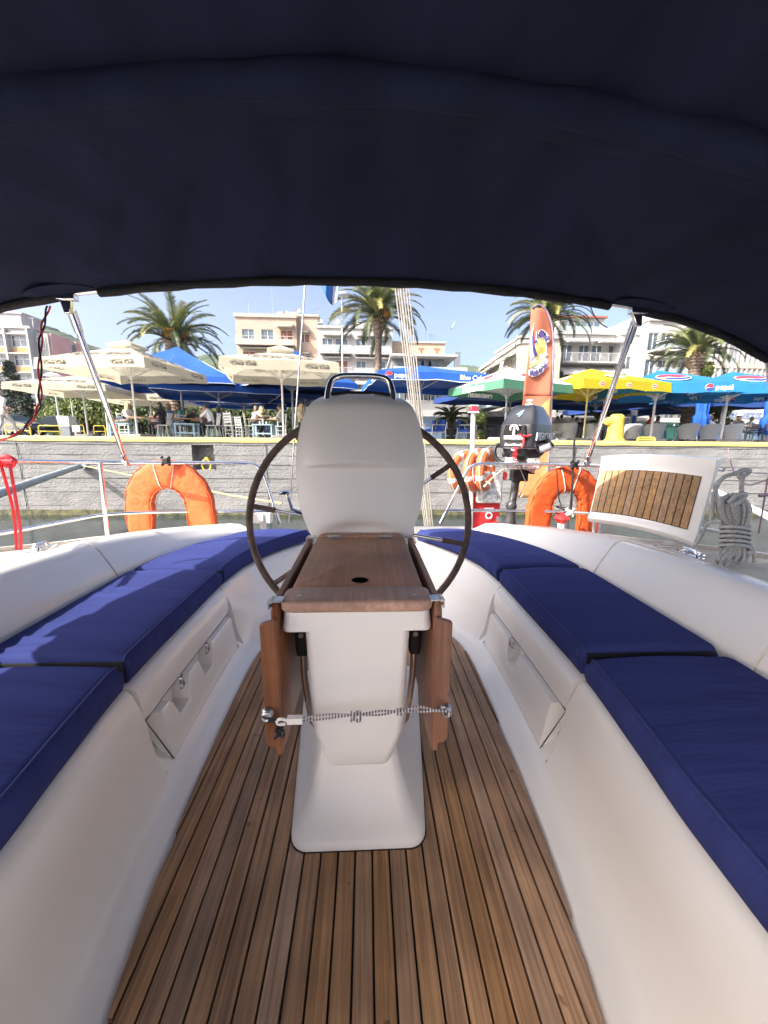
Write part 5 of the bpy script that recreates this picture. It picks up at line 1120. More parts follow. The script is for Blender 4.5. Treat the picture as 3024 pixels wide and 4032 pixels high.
def arm_chair():
    t = temp('cushioned_armchair','armchair')
    for x in (-.33,.33):
        mb = MB(); mb.tube([(x,-.33,0),(x,-.33,.62),(x,.30,.62)], .025, 4); mb.tube([(x,.36,0),(x,.33,.45),(x,.42,.85)], .025, 4); mb.tube([(x,-.33,.30),(x,.34,.30)], .022, 4); obj('side_frame', mb, WMET, t, 0)
    mb = MB(); mb.box((0,0,.30),(.66,.66,.03)); mb.box((0,.41,.83),(.70,.03,.05)); obj('seat_frame', mb, WMET, t, 0)
    mb = MB(); mb.box((0,-.02,.38),(.60,.60,.13)); obj('seat_pad', mb, BCU, t, 50, bevel=.045, seg=3)
    mb = MB(); mb.box((0,.30,.63),(.60,.14,.46),Matrix.Rotation(R(-10),3,'X')); obj('back_pad', mb, BCU, t, 50, bevel=.05, seg=3)
    return t
def tub_chair():
    t = temp('wicker_tub_chair','armchair'); rings = []; n_ = 26
    for i in range(n_+1):
        a = R(-200+220*i/n_); s_ = abs((i/n_)-.5)*2
        hgt = lerp(.80,.60,s_**3); rx, ry = .40, .38; ox, oy = math.cos(a), -math.sin(a)
        q = lambda k, z_: Vector((ox*rx*k, oy*ry*k, z_))
        rings.append([q(.80,.10),q(.86,.10),q(1.0,.45),q(1.10,hgt),q(1.06,hgt+.015),q(.98,hgt),q(.90,.45),q(.80,.3)])
    mb = MB(); mb.loft(rings, True, True); obj('shell', mb, WICK, t, 50)
    mb = MB(); mb.prism([(math.cos(a)*.35,math.sin(a)*.34,.30) for a in [2*math.pi*i/20 for i in range(20)]],(0,0,.12)); obj('seat', mb, WICK, t, 40)
    for x in (-.27,.27):
        for y in (-.24,.24): mb = MB(); mb.tube([(x,y,0),(x,y,.12)], .02, 6); obj('leg', mb, STEELD, t)
    return t
def slat_chair():
    t = temp('dark_slat_chair','chair'); mb = MB(); mb.box((0,0,.44),(.48,.46,.03)); obj('seat', mb, DKW, t)
    for x in (-.23,.23):
        mb = MB(); mb.tube([(x,-.22,0),(x,-.22,.64),(x,.2,.64)], .018, 4); obj('leg', mb, DKW, t); mb = MB(); mb.tube([(x,.24,0),(x,.22,.45),(x,.28,.84)], .018, 4); obj('leg', mb, DKW, t)
    for z_ in (.54,.62,.70,.78): mb = MB(); mb.box((0,.245+.04*(z_-.5)/.3,z_),(.46,.015,.055)); obj('back_slat', mb, DKW, t)
    return t
def cafe_table(w, d_, top_m, leg_m, h=.72):
    t = temp('cafe_table','table'); mb = MB(); mb.box((0,0,h),(w,d_,.04)); obj('table_top', mb, top_m, t, 30, bevel=.006)
    for x in (-1,1):
        for y in (-1,1): mb = MB(); mb.box((x*(w/2-.06),y*(d_/2-.06),h/2-.01),(.05,.05,h-.02)); obj('leg', mb, leg_m, t)
    return t
def low_table(m_, w=.75, h=.48):
    t = temp('side_table','table'); mb = MB(); mb.box((0,0,h),(w,.5,.04)); obj('table_top', mb, m_, t)
    for x in (-1,1):
        for y in (-1,1): mb = MB(); mb.box((x*(w/2-.04),y*.2,h/2),(.055,.055,h)); obj('leg', mb, m_, t)
    mb = MB(); mb.box((0,-.2,.16),(w-.12,.035,.05)); mb.box((0,.2,.16),(w-.12,.035,.05)); obj('stretcher', mb, m_, t); return t
def pedestal_table(top_m):
    t = temp('bistro_table','table'); mb = MB(); mb.lathe([(0,0),(.40,0),(.41,.015),(.40,.03),(0,.03)],(0,0,.70),20); obj('table_top', mb, top_m, t, 40); mb = MB(); mb.tube([(0,0,.03),(0,0,.70)], .035, 8); obj('leg', mb, STEELD, t, 60); mb = MB(); mb.lathe([(0,0),(.25,0),(.24,.025),(0,.03)],(0,0,0),16); obj('foot', mb, STEELD, t, 40); return t
TP = dict(lad=ladder_chair(WWD), lag=ladder_chair(GRW), spi=spindle_chair(WWD), arm=arm_chair(), tub=tub_chair(), dark=slat_chair(), tabl=cafe_table(1.25,.75,TTW,BGW), tabd=cafe_table(.9,.8,DKW,DKW), low=low_table(BGW), round=pedestal_table(DKW))
for k_, t_ in TP.items(): KIDS[t_.name] = list(t_.children)
def place(k_, px, Y, rz, label, group, dz=0): return copy_tree(TP[k_], (gx(px,Y),Y,QZ+dz), R(rz), label, None, group)
CH, TB = 'chairs of the quayside cafe', 'tables of the quayside cafe'
# rz = 0 : the chair faces the viewer, back away
place('tabl',588,16.2,0,'wooden cafe table in front of the blonde diner in white',TB)
place('tabl',755,16.4,0,'long wooden cafe table under the leaning diner in black',TB)
place('tabl',1048,16.3,0,'wooden cafe table between the beige-topped and the capped diner',TB)
place('tabl',905,19.5,0,'wooden cafe table deep in the shade behind the white ladder-back chair',TB)
place('tabd',690,20.5,0,'dark cafe table far back beneath the cream parasols',TB)
place('low',488,15.2,0,'blue-grey side table heaped with bags at the left parasol pole',TB)
place('low',740,15.1,0,'blue-grey side table standing before the leaning diner in black',TB)
place('low',1040,15.0,0,'blue-grey side table with a bottle before the beige-topped diner',TB)
place('spi',652,15.9,90 if False else -90,'white spindle-back chair under the dark-haired diner in black',CH)
place('spi',683,16.3,-90,'white spindle-back chair under the denim-jacketed diner',CH)
place('spi',843,15.6,-90,'white spindle-back chair under the diner in the white tee',CH)
place('spi',872,16.0,-100,'white spindle-back chair standing right behind the white tee',CH)
place('lad',918,15.4,150,'white ladder-back chair seen from behind, left of the green one',CH)
place('lag',990,15.6,100,'pale green ladder-back chair under the beige-topped diner',CH)
place('lad',1108,15.9,-80,'white ladder-back chair under the capped diner',CH)
place('lad',503,16.3,90,'white ladder-back chair under the blonde diner in white',CH)
place('lad',738,16.9,60,'white ladder-back chair behind the leaning diner in black',CH)
place('lad',1190,15.7,80,'white ladder-back chair beside the pod under the khaki-jacketed diner',CH)
place('lad',955,18.5,150,'white ladder-back chair in the shade behind the green chair',CH)
place('arm',1712,17.2,-70,'white framed armchair with blue cushions left of the small palm',CH)
place('arm',1680,18.2,-90,'blue cushioned armchair half hidden by the tackle ropes',CH)
place('arm',1838,17.2,60,'white framed armchair with blue cushions right of the small palm',CH)
place('arm',1795,19.5,0,'blue cushioned armchair in the shade behind the small palm',CH)
place('low',1775,17.6,0,'dark low table between the blue armchairs',TB)
place('dark',1935,18.5,60,'dark chair right of the blue armchairs',CH); place('dark',1900,19.5,20,'dark chair in the shade behind the lamp post',CH)
place('tabd',1955,19.5,0,'dark square table behind the white and green parasol',TB)
for px, Y, rz, lb in ((2185,18.6,-20,'pale wicker tub chair half hidden by the banner pole'),(2232,18.6,170,'pale wicker tub chair with a slanting strip of sun on its back'),(2330,18.8,175,'pale wicker tub chair left of the bollard, crossed by the strut'),(2395,19.6,190,'pale wicker tub chair directly behind the bollard'),(2488,18.8,160,'pale wicker tub chair just right of the bollard'),(2572,18.0,172,'pale wicker tub chair behind the nearer sky-blue parasol pole'),(2705,17.6,178,'broad pale wicker tub chair before the man in black'),(2788,17.8,185,'pale wicker tub chair before the man in sunglasses'),(2875,17.6,182,'pale wicker tub chair before the woman in the white hat'),(2290,20.5,30,'pale wicker tub chair far back behind the yellow pole')):
    place('tub',px,Y,rz,lb,CH)
for px, Y, lb in ((2300,19.6,'round dark table left of the bollard'),(2655,18.9,'round dark table among the pale wicker chairs'),(2835,19.2,'round dark table under the farther sky-blue parasol'),(2520,20.5,'round dark table behind the bollard')): place('round',px,Y,0,lb,TB)
place('dark',2950,17.8,180,'dark slatted chair left in the pair at the right frame edge',CH); place('dark',2998,17.6,178,'dark slatted chair right in the pair at the right frame edge',CH); place('dark',3040,17.8,185,'dark slatted chair cut off by the right frame edge',CH)
for t_ in TP.values(): remove_tree(t_)
# table-top clutter
GLS = mat('clear glass', (.75,.80,.82), .08, var=.1, alpha=.55); rnd = random.Random(4)
def glass(px, Y, z_, h, label):
    mb = MB(); mb.lathe([(0,0),(.03,0),(.036,h*.7),(.03,h*.8),(.014,h*.9),(.014,h),(0,h)] if h > .18 else [(0,0),(.028,0),(.034,h),(0,h)], (gx(px,Y),Y,QZ+z_), 10); solo('bottle' if h > .18 else 'drinking_glass', mb, GLS, label, 'bottle' if h > .18 else 'glass')
glass(1038,15.0,.50,.22,'clear water bottle on the blue-grey side table'); glass(1026,15.05,.50,.12,'drinking glass left of the water bottle'); glass(1052,15.0,.50,.10,'drinking glass right of the water bottle')
glass(2841,19.1,.73,.30,'clear water bottle on the round table at the right'); glass(2820,19.1,.73,.12,'drinking glass on the round table at the right'); glass(2648,18.9,.73,.12,'drinking glass on the round table among the wicker chairs')
glass(600,16.1,.74,.12,'drinking glass on the blonde diner\'s table'); glass(1068,16.2,.74,.12,'drinking glass on the table before the capped diner')
mb = MB(); mb.box((gx(486,15.2),15.2,QZ+.62),(.34,.22,.26),None,0,.8); solo('handbag', mb, mat('navy bag',(.03,.04,.08),.6), 'navy bag standing on the side table at the left', 'bag', bevel=.04)
mb = MB(); mb.ball((gx(500,15.1),15.1,QZ+.57),(.2,.13,.08),12,6); mb.ball((gx(475,15.1),15.1,QZ+.55),(.13,.12,.06),12,6); solo('folded_clothes', mb, mat('mixed cloth',(.22,.19,.15),.9,var=.4,scale=14), 'heap of folded clothes beside the navy bag', 'clothes')
# ------------------------------------------------------------------ people
SKIN = mat('skin', (.46,.27,.19), .55, var=.06); SKIN2 = mat('tanned skin', (.36,.19,.12), .55, var=.06)
DARKEYE = mat('eye dark', (.02,.015,.012), .3)
POSES = {
 'sit': dict(pel=(0,.0,.50),che=(0,.04,.90),nec=(0,.03,1.06),hed=(0,-.02,1.20),sho=(.19,.03,1.00),elb=(.25,-.12,.76),han=(.14,-.36,.76),hip=(.10,0,.50),kne=(.13,-.42,.50),ank=(.13,-.42,.09),toe=(.14,-.57,.04)),
 'lean': dict(pel=(0,.05,.50),che=(0,-.18,.84),nec=(0,-.28,.96),hed=(0,-.38,1.05),sho=(.19,-.24,.92),elb=(.27,-.42,.77),han=(.08,-.52,.80),hip=(.10,.05,.50),kne=(.14,-.38,.50),ank=(.15,-.25,.09),toe=(.16,-.40,.04)),
 'chin': dict(pel=(0,.02,.50),che=(0,-.08,.88),nec=(0,-.14,1.03),hed=(0,-.20,1.15),sho=(.19,-.10,.97),elb=(.20,-.34,.76),han=(.06,-.29,1.02),hip=(.10,0,.50),kne=(.15,-.42,.50),ank=(.14,-.36,.09),toe=(.14,-.51,.04)),
 'walk': dict(pel=(0,0,.93),che=(0,.02,1.32),nec=(0,.02,1.48),hed=(0,-.01,1.62),sho=(.20,.02,1.42),elb=(.27,.06,1.15),han=(.28,-.08,.92),hip=(.10,0,.92),kne=(.11,-.10,.50),ank=(.11,-.02,.09),toe=(.12,-.17,.04)),
}
def make_pose(nm, J, stride=0):
    V = []; E_ = []; Rr = []; seg = []
    def add(p, r_): V.append(Vector(p)); Rr.append(r_); return len(V)-1
    pel = add(J['pel'],(.155,.115)); mid = add(lerp(Vector(J['pel']),Vector(J['che']),.5),(.145,.105)); che = add(J['che'],(.165,.115)); nec = add(J['nec'],(.062,.062)); hb = add(lerp(Vector(J['nec']),Vector(J['hed']),.55),(.055,.06))
    for a, b, m_ in ((pel,mid,1),(mid,che,1),(che,nec,1),(nec,hb,0)): E_.append((a,b)); seg.append((a,b,m_))
    for s_ in (-1,1):
        fx = lambda p, dy=0: (p[0]*s_, p[1]+dy, p[2])
        st = stride*s_
        sh = add(fx(J['sho']),(.075,.07)); el = add(fx(J['elb'],-st*.5),(.045,.045)); wr = add(fx(J['han'],-st*.8),(.030,.028))
        hd = Vector(fx(J['han'],-st*.8)); ed = Vector(fx(J['elb'],-st*.5)); ha = add(hd+(hd-ed).normalized()*.07,(.040,.022))
        hi = add(fx(J['hip']),(.095,.095)); kn = add(fx(J['kne'],st*.55),(.062,.065)); an = add(fx(J['ank'],st*1.2),(.042,.045)); to = add(fx(J['toe'],st*1.2),(.045,.032))
        for a, b, m_ in ((che,sh,1),(sh,el,1),(el,wr,0),(wr,ha,0),(pel,hi,2),(hi,kn,2),(kn,an,2),(an,to,3)): E_.append((a,b)); seg.append((a,b,m_))
    me = bpy.data.meshes.new(nm); me.from_pydata([tuple(p) for p in V], E_, []); o = bpy.data.objects.new(nm, me); COL.objects.link(o)
    md = o.modifiers.new('skin','SKIN'); md.use_smooth_shade = True
    if not me.skin_vertices: 
        bm = bmesh.new(); bm.from_mesh(me); bm.verts.layers.skin.verify(); bm.to_mesh(me); bm.free()
    for i, r_ in enumerate(Rr):
        me.skin_vertices[0].data[i].radius = r_; me.skin_vertices[0].data[i].use_root = (i == 0)
    o.modifiers.new('sub','SUBSURF').levels = 2
    dg = bpy.context.evaluated_depsgraph_get(); ev = o.evaluated_get(dg); m2 = bpy.data.meshes.new_from_object(ev)
    mb = MB(); mb.v = [v.co.copy() for v in m2.vertices]; mb.f = [tuple(p.vertices) for p in m2.polygons]
    for f in mb.f:
        c = sum((mb.v[i] for i in f), Vector())/len(f); best = None
        for a, b, m_ in seg:
            A, B = V[a], V[b]; t = max(0,min(1,(c-A).dot(B-A)/max(1e-9,(B-A).length_squared))); d_ = (c-(A+(B-A)*t)).length-(Rr[a][0]+Rr[b][0])*.4
            if best is None or d_ < best[0]: best = (d_, m_, t, (a,b))
        mi = best[1]
        mb.m.append(mi)
    bpy.data.objects.remove(o)
    # head with brow, nose, chin, ears; the face looks along -y
    H_ = Vector(J['hed']); hv = []; nu_, nv_ = 20, 14; o0 = len(mb.v)
    for i in range(nv_+1):
        th = min(max(math.pi*i/nv_,.03),math.pi-.03)
        for j in range(nu_):
            ph = 2*math.pi*j/nu_; d_ = Vector((math.sin(th)*math.cos(ph), math.sin(th)*math.sin(ph), -math.cos(th)))
            x, y, z_ = d_.x*.076, d_.y*.095, d_.z*.12
            if d_.z < -.1: x *= 1-.28*(-d_.z-.1); y *= 1-.10*(-d_.z)
            if d_.y < -.75 and abs(d_.x) < .28 and -.25 < d_.z < .22: y -= .022*(1-abs(d_.x)/.28)
            if d_.y < -.6 and .10 < d_.z < .40 and .18 < abs(d_.x) < .6: y += .010
            if abs(d_.x) > .93 and abs(d_.z) < .3: x *= 1.16
            mb.v.append(H_+Vector((x,y,z_)))
    for i in range(nv_):
        for j in range(nu_):
            a = o0+i*nu_+j; b = o0+i*nu_+(j+1)%nu_; mb.f.append((a,b,b+nu_,a+nu_))
            c = (mb.v[a]+mb.v[b+nu_])*.5-H_; mb.m.append(4 if (c.y < -.05 and .012 < c.z < .038 and .018 < abs(c.x) < .05) else (5 if (c.y < -.07 and -.062 < c.z < -.045 and abs(c.x) < .028) else 0))
    # five fingers to each hand
    for s_ in (-1,1):
        st = stride*s_; hd = Vector((J['han'][0]*s_, J['han'][1]-st*.8, J['han'][2])); ed = Vector((J['elb'][0]*s_, J['elb'][1]-st*.5, J['elb'][2])); d_ = (hd-ed).normalized(); pz = hd+d_*.075
        sd = d_.cross(Vector((0,0,1))); sd = sd.normalized() if sd.length > .1 else Vector((1,0,0)); up = sd.cross(d_)
        for q, ln in enumerate((.062,.074,.078,.070)):
            b_ = pz+sd*(-.03+.02*q)+d_*.01; mb.tube([b_, b_+d_*ln*.5, b_+d_*ln*.9-up*.018], [.0095,.009,.007], 5, 0)
        b_ = hd+d_*.03+sd*(-.035*s_); mb.tube([b_, b_+d_*.03-sd*.02*s_, b_+d_*.06-sd*.02*s_], [.011,.010,.008], 5, 0)
    return mb
def hair_mesh(nm, J, style):
    H_ = Vector(J['hed']); mb = MB(); rings = []
    for i in range(9):
        th = math.pi*.5*i/8; rg = []
        for j in range(18):
            ph = 2*math.pi*j/18; front = max(0,-math.sin(ph)); d_ = Vector((math.sin(th)*math.cos(ph), math.sin(th)*math.sin(ph), math.cos(th)))
            drop = (.01 if style == 'short' else .0)-(0 if front > .55 else {'short':.05,'bob':.15,'long':.24,'cap':.0}[style]*max(0,(i-5)/3))
            z_ = d_.z*.128+.006+(drop if i > 5 else 0)
            if front > .45 and i > 5: z_ = max(z_, .055)
            rg.append(H_+Vector((d_.x*.087*(1.04 if style != 'short' else 1)+.003*math.sin(j*5), d_.y*.105+.006+.003*math.sin(j*3+i), z_)))
        rings.append(rg)
    mb.loft(rings, True, True)
    if style == 'long':
        b_ = H_+Vector((0,.085,-.02)); mb.loft([[b_+Vector((math.cos(a)*.075*k,.03*math.sin(a)+dy,dz)) for a in [2*math.pi*q/12 for q in range(12)]] for k, dy, dz in ((.9,-.02,.04),(1,.0,-.06),(1,.02,-.16),(.7,.02,-.25),(.3,.02,-.29))])
    if style == 'cap': mb.prism([H_+Vector((math.cos(a)*.08,-.09+math.sin(a)*.09,.06)) for a in [math.pi+math.pi*q/8 for q in range(9)]],(0,0,.012))
    return mb
BODY = {}
def person(px, Y, pose, rz, label, top, legs, hair, style='short', skin=None, shoes=None, dz=0, scale=1.0, extra=None):
    if pose not in BODY: BODY[pose] = make_pose(pose, POSES[pose], .24 if pose == 'walk' else 0).mesh('body_'+pose, [SKIN,WHT,WHT,WHT,DARKEYE,REDP], 180)
    t = thing('person', label, 'person', (gx(px,Y),Y,QZ+dz), 'people at the quayside', R(rz), False); t.scale = (scale,)*3
    o = link('body', BODY[pose], t)
    ms = [skin or SKIN, top, legs, shoes or DKW, DARKEYE, mat('lips',(.38,.13,.11),.5)]
    for i, m_ in enumerate(ms): o.material_slots[i].link = 'OBJECT'; o.material_slots[i].material = m_
    if hair is not None: obj('hair', hair_mesh('hair', POSES[pose], style), hair, t, 70)
    H_ = Vector(POSES[pose]['hed'])
    if extra == 'glasses':
        mb = MB(); mb.box(H_+Vector((-.032,-.098,.024)),(.048,.012,.032)); mb.box(H_+Vector((.032,-.098,.024)),(.048,.012,.032)); mb.tube([H_+Vector((-.08,.0,.03)),H_+Vector((-.055,-.098,.03)),H_+Vector((.055,-.098,.03)),H_+Vector((.08,.0,.03))], .004, 4); obj('sunglasses', mb, BLK, t)
    if extra == 'hat':
        mb = MB(); mb.lathe([(.20,.05),(.205,.058),(.10,.075),(.095,.13),(.06,.16),(0,.165),(0,.07),(.1,.06)], H_, 20); obj('sun_hat', mb, mat('white straw',(.75,.74,.70),.8), t, 60)
    return t
cl = lambda n_, c: mat(n_, c, .85, var=.12, scale=10, bump=.2, bscale=40)
T_W, T_B, T_BE, T_PK, T_GR, T_KH, T_RD, T_TE, T_DN, T_OR, T_LB = cl('white shirt',(.72,.72,.70)), cl('black shirt',(.018,.018,.02)), cl('beige top',(.55,.48,.40)), cl('pink top',(.48,.24,.27)), cl('grey vest',(.42,.41,.40)), cl('khaki jacket',(.44,.37,.24)), cl('red jacket',(.50,.05,.05)), cl('teal top',(.04,.30,.25)), cl('denim',(.07,.13,.25)), cl('orange top',(.62,.28,.16)), cl('pale blue shirt',(.50,.56,.64))
L_B, L_J, L_G, L_K = cl('black trousers',(.02,.02,.023)), cl('blue jeans',(.10,.18,.34)), cl('grey trousers',(.40,.39,.38)), cl('light jeans',(.32,.38,.44))
H_BL, H_DK, H_BR, H_GY = mat('blonde hair',(.46,.34,.17),.6,var=.25,scale=40), mat('dark hair',(.022,.016,.013),.5,var=.3,scale=40), mat('brown hair',(.14,.075,.04),.55,var=.3,scale=40), mat('grey hair',(.32,.29,.26),.6,var=.2,scale=40)
person(30,16.4,'walk',168,'man in a white tee and grey trousers walking along the quay at the left',T_W,L_G,H_GY,'short',SKIN2)
person(515,16.2,'sit',90,'blonde person in a white jacket sitting at the left-hand table',T_W,L_B,H_BL,'bob',None,None,0,1,'glasses')
person(643,15.9,'sit',-90,'dark-haired person in black on the spindle chair, facing left',T_B,L_B,H_DK,'bob')
person(676,16.3,'sit',-85,'person in a denim jacket with light brown hair, facing left',T_DN,L_K,H_BR,'bob')
person(716,20,'sit',-60,'person in a teal top far back beside a parasol pole',T_TE,L_J,H_BR,'bob',None,None,.22)
person(735,16.8,'lean',100,'person in black leaning far over the long table',T_B,L_K,H_DK,'long')
person(838,15.7,'chin',-92,'dark-haired person in a white tee resting both hands at the face',T_W,L_B,H_DK,'short')
person(868,17.2,'sit',175,'person in black seen from behind, right of the white tee',T_B,L_B,H_DK,'bob')
for px, Y, rz, lb, tp in ((886,20.5,160,'far diner with dark hair left of the white ladder-back chair',T_GR),(914,20.0,170,'far diner with dark hair above the white ladder-back chair',T_W),(950,21.5,190,'far diner in grey right of the white ladder-back chair',T_GR),(968,20.8,150,'far diner in black close left of the beige top',T_B),(806,18.6,-60,'far diner in maroon left of the white tee',mat('maroon top',(.16,.05,.05),.8))): person(px,Y,'sit',rz,lb,tp,L_B,H_DK,'short')
person(996,16.1,'chin' if False else 'lean',95,'blonde person in a beige top bent over the table',T_BE,L_B,H_BL,'bob',None,None,0,1.06)
person(1012,17.0,'sit',80,'person in a pink top behind the beige one',T_PK,L_J,H_BR,'bob')
person(1108,16.2,'sit',-95,'tanned person in a grey vest and dark cap, facing left',T_GR,L_B,mat('dark cap',(.03,.03,.035),.7),'cap',SKIN2)
person(1188,15.7,'sit',85,'blonde person in a khaki jacket half hidden by the pod',T_KH,L_B,H_BL,'long')
person(620,20.8,'sit',180,'far diner with fair hair between the two left-hand tables',T_PK,L_B,H_BL,'bob')
person(2188,21.5,'sit',-20,'fair diner in sunglasses just right of the banner pole',T_BE,L_B,H_GY,'bob',None,None,0,1,'glasses')
person(2204,20.3,'sit',170,'dark-haired diner seen from behind, left of the white shirt',T_GR,L_B,H_DK,'short')
person(2247,20.3,'sit',150,'man in a white shirt left of the yellow parasol pole',T_W,L_J,H_DK,'short')
person(2263,22.5,'sit',10,'man in black behind the white shirt',T_B,L_B,H_DK,'short',SKIN2)
person(2286,23.5,'sit',20,'far diner in black beside the yellow parasol pole',T_B,L_B,H_DK,'short',SKIN2)
person(2552,19.6,'sit',75,'person in a red jacket and dark hat behind the parasol pole',T_RD,L_J,H_DK,'cap')
person(2580,20.6,'sit',20,'brown-haired person right of the red jacket',T_BE,L_J,H_BR,'bob')
person(2724,19.4,'sit',-20,'dark-haired man in black among the pale wicker chairs',T_B,L_J,H_DK,'short')
person(2786,19.6,'sit',10,'man in sunglasses and a pale shirt before the round shrub',T_LB,L_J,H_GY,'short',SKIN2,None,0,1,'glasses')
person(2895,19.2,'sit',-8,'person in black under a broad white hat',T_B,L_B,H_BR,'bob',None,None,0,1.04,'hat')
person(2946,20.4,'sit',5,'bald man in grey behind the dark slatted chairs',T_GR,L_J,H_GY,'short',SKIN2)
person(2992,18.9,'sit',60,'blonde person in an orange top at the right frame edge',T_OR,L_J,H_BL,'bob')
# ------------------------------------------------------------------ palms, shrubs, trees
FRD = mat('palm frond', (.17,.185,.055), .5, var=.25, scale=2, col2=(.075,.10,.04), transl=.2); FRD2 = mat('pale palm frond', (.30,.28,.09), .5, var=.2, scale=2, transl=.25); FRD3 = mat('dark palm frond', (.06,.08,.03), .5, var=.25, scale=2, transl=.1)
TRK = mat('palm trunk', (.24,.18,.13), .9, var=.25, scale=9, bump=.8, bscale=14, col2=(.10,.075,.055)); FRUIT = mat('orange palm fruit', (.60,.30,.05), .7, var=.2, scale=9)
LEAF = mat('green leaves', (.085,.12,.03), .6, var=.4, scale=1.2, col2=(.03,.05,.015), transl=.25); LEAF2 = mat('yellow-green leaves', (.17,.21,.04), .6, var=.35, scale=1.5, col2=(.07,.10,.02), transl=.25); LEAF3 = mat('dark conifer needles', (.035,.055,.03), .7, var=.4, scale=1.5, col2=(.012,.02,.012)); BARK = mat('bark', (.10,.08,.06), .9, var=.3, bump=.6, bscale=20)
def frond(L_, droop, seed, lw=.42, m=34):
    """one feather leaf along +x, rising then arching down"""
    rnd = random.Random(seed); mb = MB(); pts = []
    for i in range(m+1):
        t = i/m; ang = lerp(droop[0], droop[1], t**1.25); 
        pts.append((pts[-1]+Vector((math.cos(R(ang)),0,math.sin(R(ang))))*(L_/m)) if pts else Vector((0,0,0)))
    mb.tube(pts, [lerp(.035,.006,i/m) for i in range(m+1)], 4)
    for i in range(3, m+1):
        t = i/m; d_ = (pts[i]-pts[i-1]).normalized(); up = Vector((-d_.z,0,d_.x)); ln = lw*(.35+.65*math.sin(math.pi*min(1,.12+t*.9))**.7)*rnd.uniform(.85,1.1)
        for s_ in (-1,1):
            for q in range(2):
                b_ = pts[i]-d_*(L_/m)*.5*q; e = b_+(Vector((0,s_,0))*.68+d_*.72+up*rnd.uniform(.10,.42)-Vector((0,0,.18)))*ln; w_ = d_*.022
                mid = lerp(b_,e,.5)+Vector((0,0,.03)); mb.add([b_-w_,b_+w_,mid+w_*.9,e,mid-w_*.9],[(0,1,2,4),(4,2,3)])
    return mb
FV = []
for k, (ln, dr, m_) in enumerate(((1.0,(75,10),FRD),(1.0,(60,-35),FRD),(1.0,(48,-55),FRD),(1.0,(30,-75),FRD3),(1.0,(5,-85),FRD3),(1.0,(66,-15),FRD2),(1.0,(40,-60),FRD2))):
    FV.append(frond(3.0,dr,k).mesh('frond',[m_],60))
def palm(px, Y, pyc, label, Lf, seed, rtop, rbase, fruit=True, ivy=False, nf=54):
    rnd = random.Random(seed); base = Vector((gx(px[0],Y),Y,QZ)); top = at(px[1],pyc,Y); t = thing('palm_tree', label, 'palm tree', base, 'date palms along the promenade')
    mb = MB(); rings = []; k = 60; H_ = top.z-QZ
    for i in range(k+1):
        f = i/k; c = lerp(base,top,f); r_ = lerp(rbase,rtop,f); nt_ = 1+.10*(i%2)
        if f > .84: r_ *= 1+.75*math.sin(math.pi*(f-.84)/.16*.75)
        rings.append([c+Vector((math.cos(a)*r_*nt_*(1+.06*math.sin(7*a+i*2.2)),math.sin(a)*r_*nt_*(1+.06*math.sin(7*a+i*2.2)),0)) for a in [2*math.pi*j/16+i*.2 for j in range(16)]])
    mb.loft(rings); obj('trunk', mb, TRK, t, 25)
    mb = MB()
    for i in range(60):
        a = rnd.uniform(0,6.28); z_ = rnd.uniform(-.75,.1); r_ = rtop*1.45*(1+z_*.2); d_ = Vector((math.cos(a),math.sin(a),.9)); b_ = top+Vector((math.cos(a)*r_*.8,math.sin(a)*r_*.8,z_)); mb.tube([b_,b_+d_*.14,b_+d_*.24], [.06,.05,.015], 4)
    mb.ball(top+Vector((0,0,.05)),(rtop*1.3,rtop*1.3,.5),12,8)
    cr_ = obj('crown', mb, mat('frond stubs',(.30,.20,.10),.9,var=.3,scale=8), t, 40)
    for i in range(nf):
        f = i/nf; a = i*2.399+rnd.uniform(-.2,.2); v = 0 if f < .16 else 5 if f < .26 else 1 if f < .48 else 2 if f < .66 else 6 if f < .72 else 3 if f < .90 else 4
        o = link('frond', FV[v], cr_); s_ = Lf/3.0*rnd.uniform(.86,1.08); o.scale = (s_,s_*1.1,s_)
        o.location = top-ROOT[t.name]+Vector((math.cos(a)*rtop*.7,math.sin(a)*rtop*.7,.25-.35*f)); o.rotation_euler = (rnd.uniform(-.35,.35), rnd.uniform(-.1,.1), a)
    if fruit:
        mb = MB()
        for i in range(7):
            a = rnd.uniform(0,6.28); c = top+Vector((math.cos(a)*.45,math.sin(a)*.45,.35))
            mb.tube([top+Vector((0,0,.3)),c+Vector((0,0,.2)),c+Vector((math.cos(a)*.25,math.sin(a)*.25,.1))], .02, 4)
            for q in range(46):
                b_ = c+Vector((math.cos(a)*.15+rnd.gauss(0,.12),math.sin(a)*.15+rnd.gauss(0,.12),.2)); e = b_+Vector((rnd.gauss(0,.1),rnd.gauss(0,.1),-rnd.uniform(.25,.6))); mb.tube([b_,e], [.018,.012], 3)
        obj('fruit_stalks', mb, FRUIT, t, 0)
    if ivy:
        mb = leafcloud([(top+Vector((.45,-.2,-.75)),(.35,.35,.4))], 500, .09, seed); obj('sprout', mb, LEAF2, t, 0)
    return t
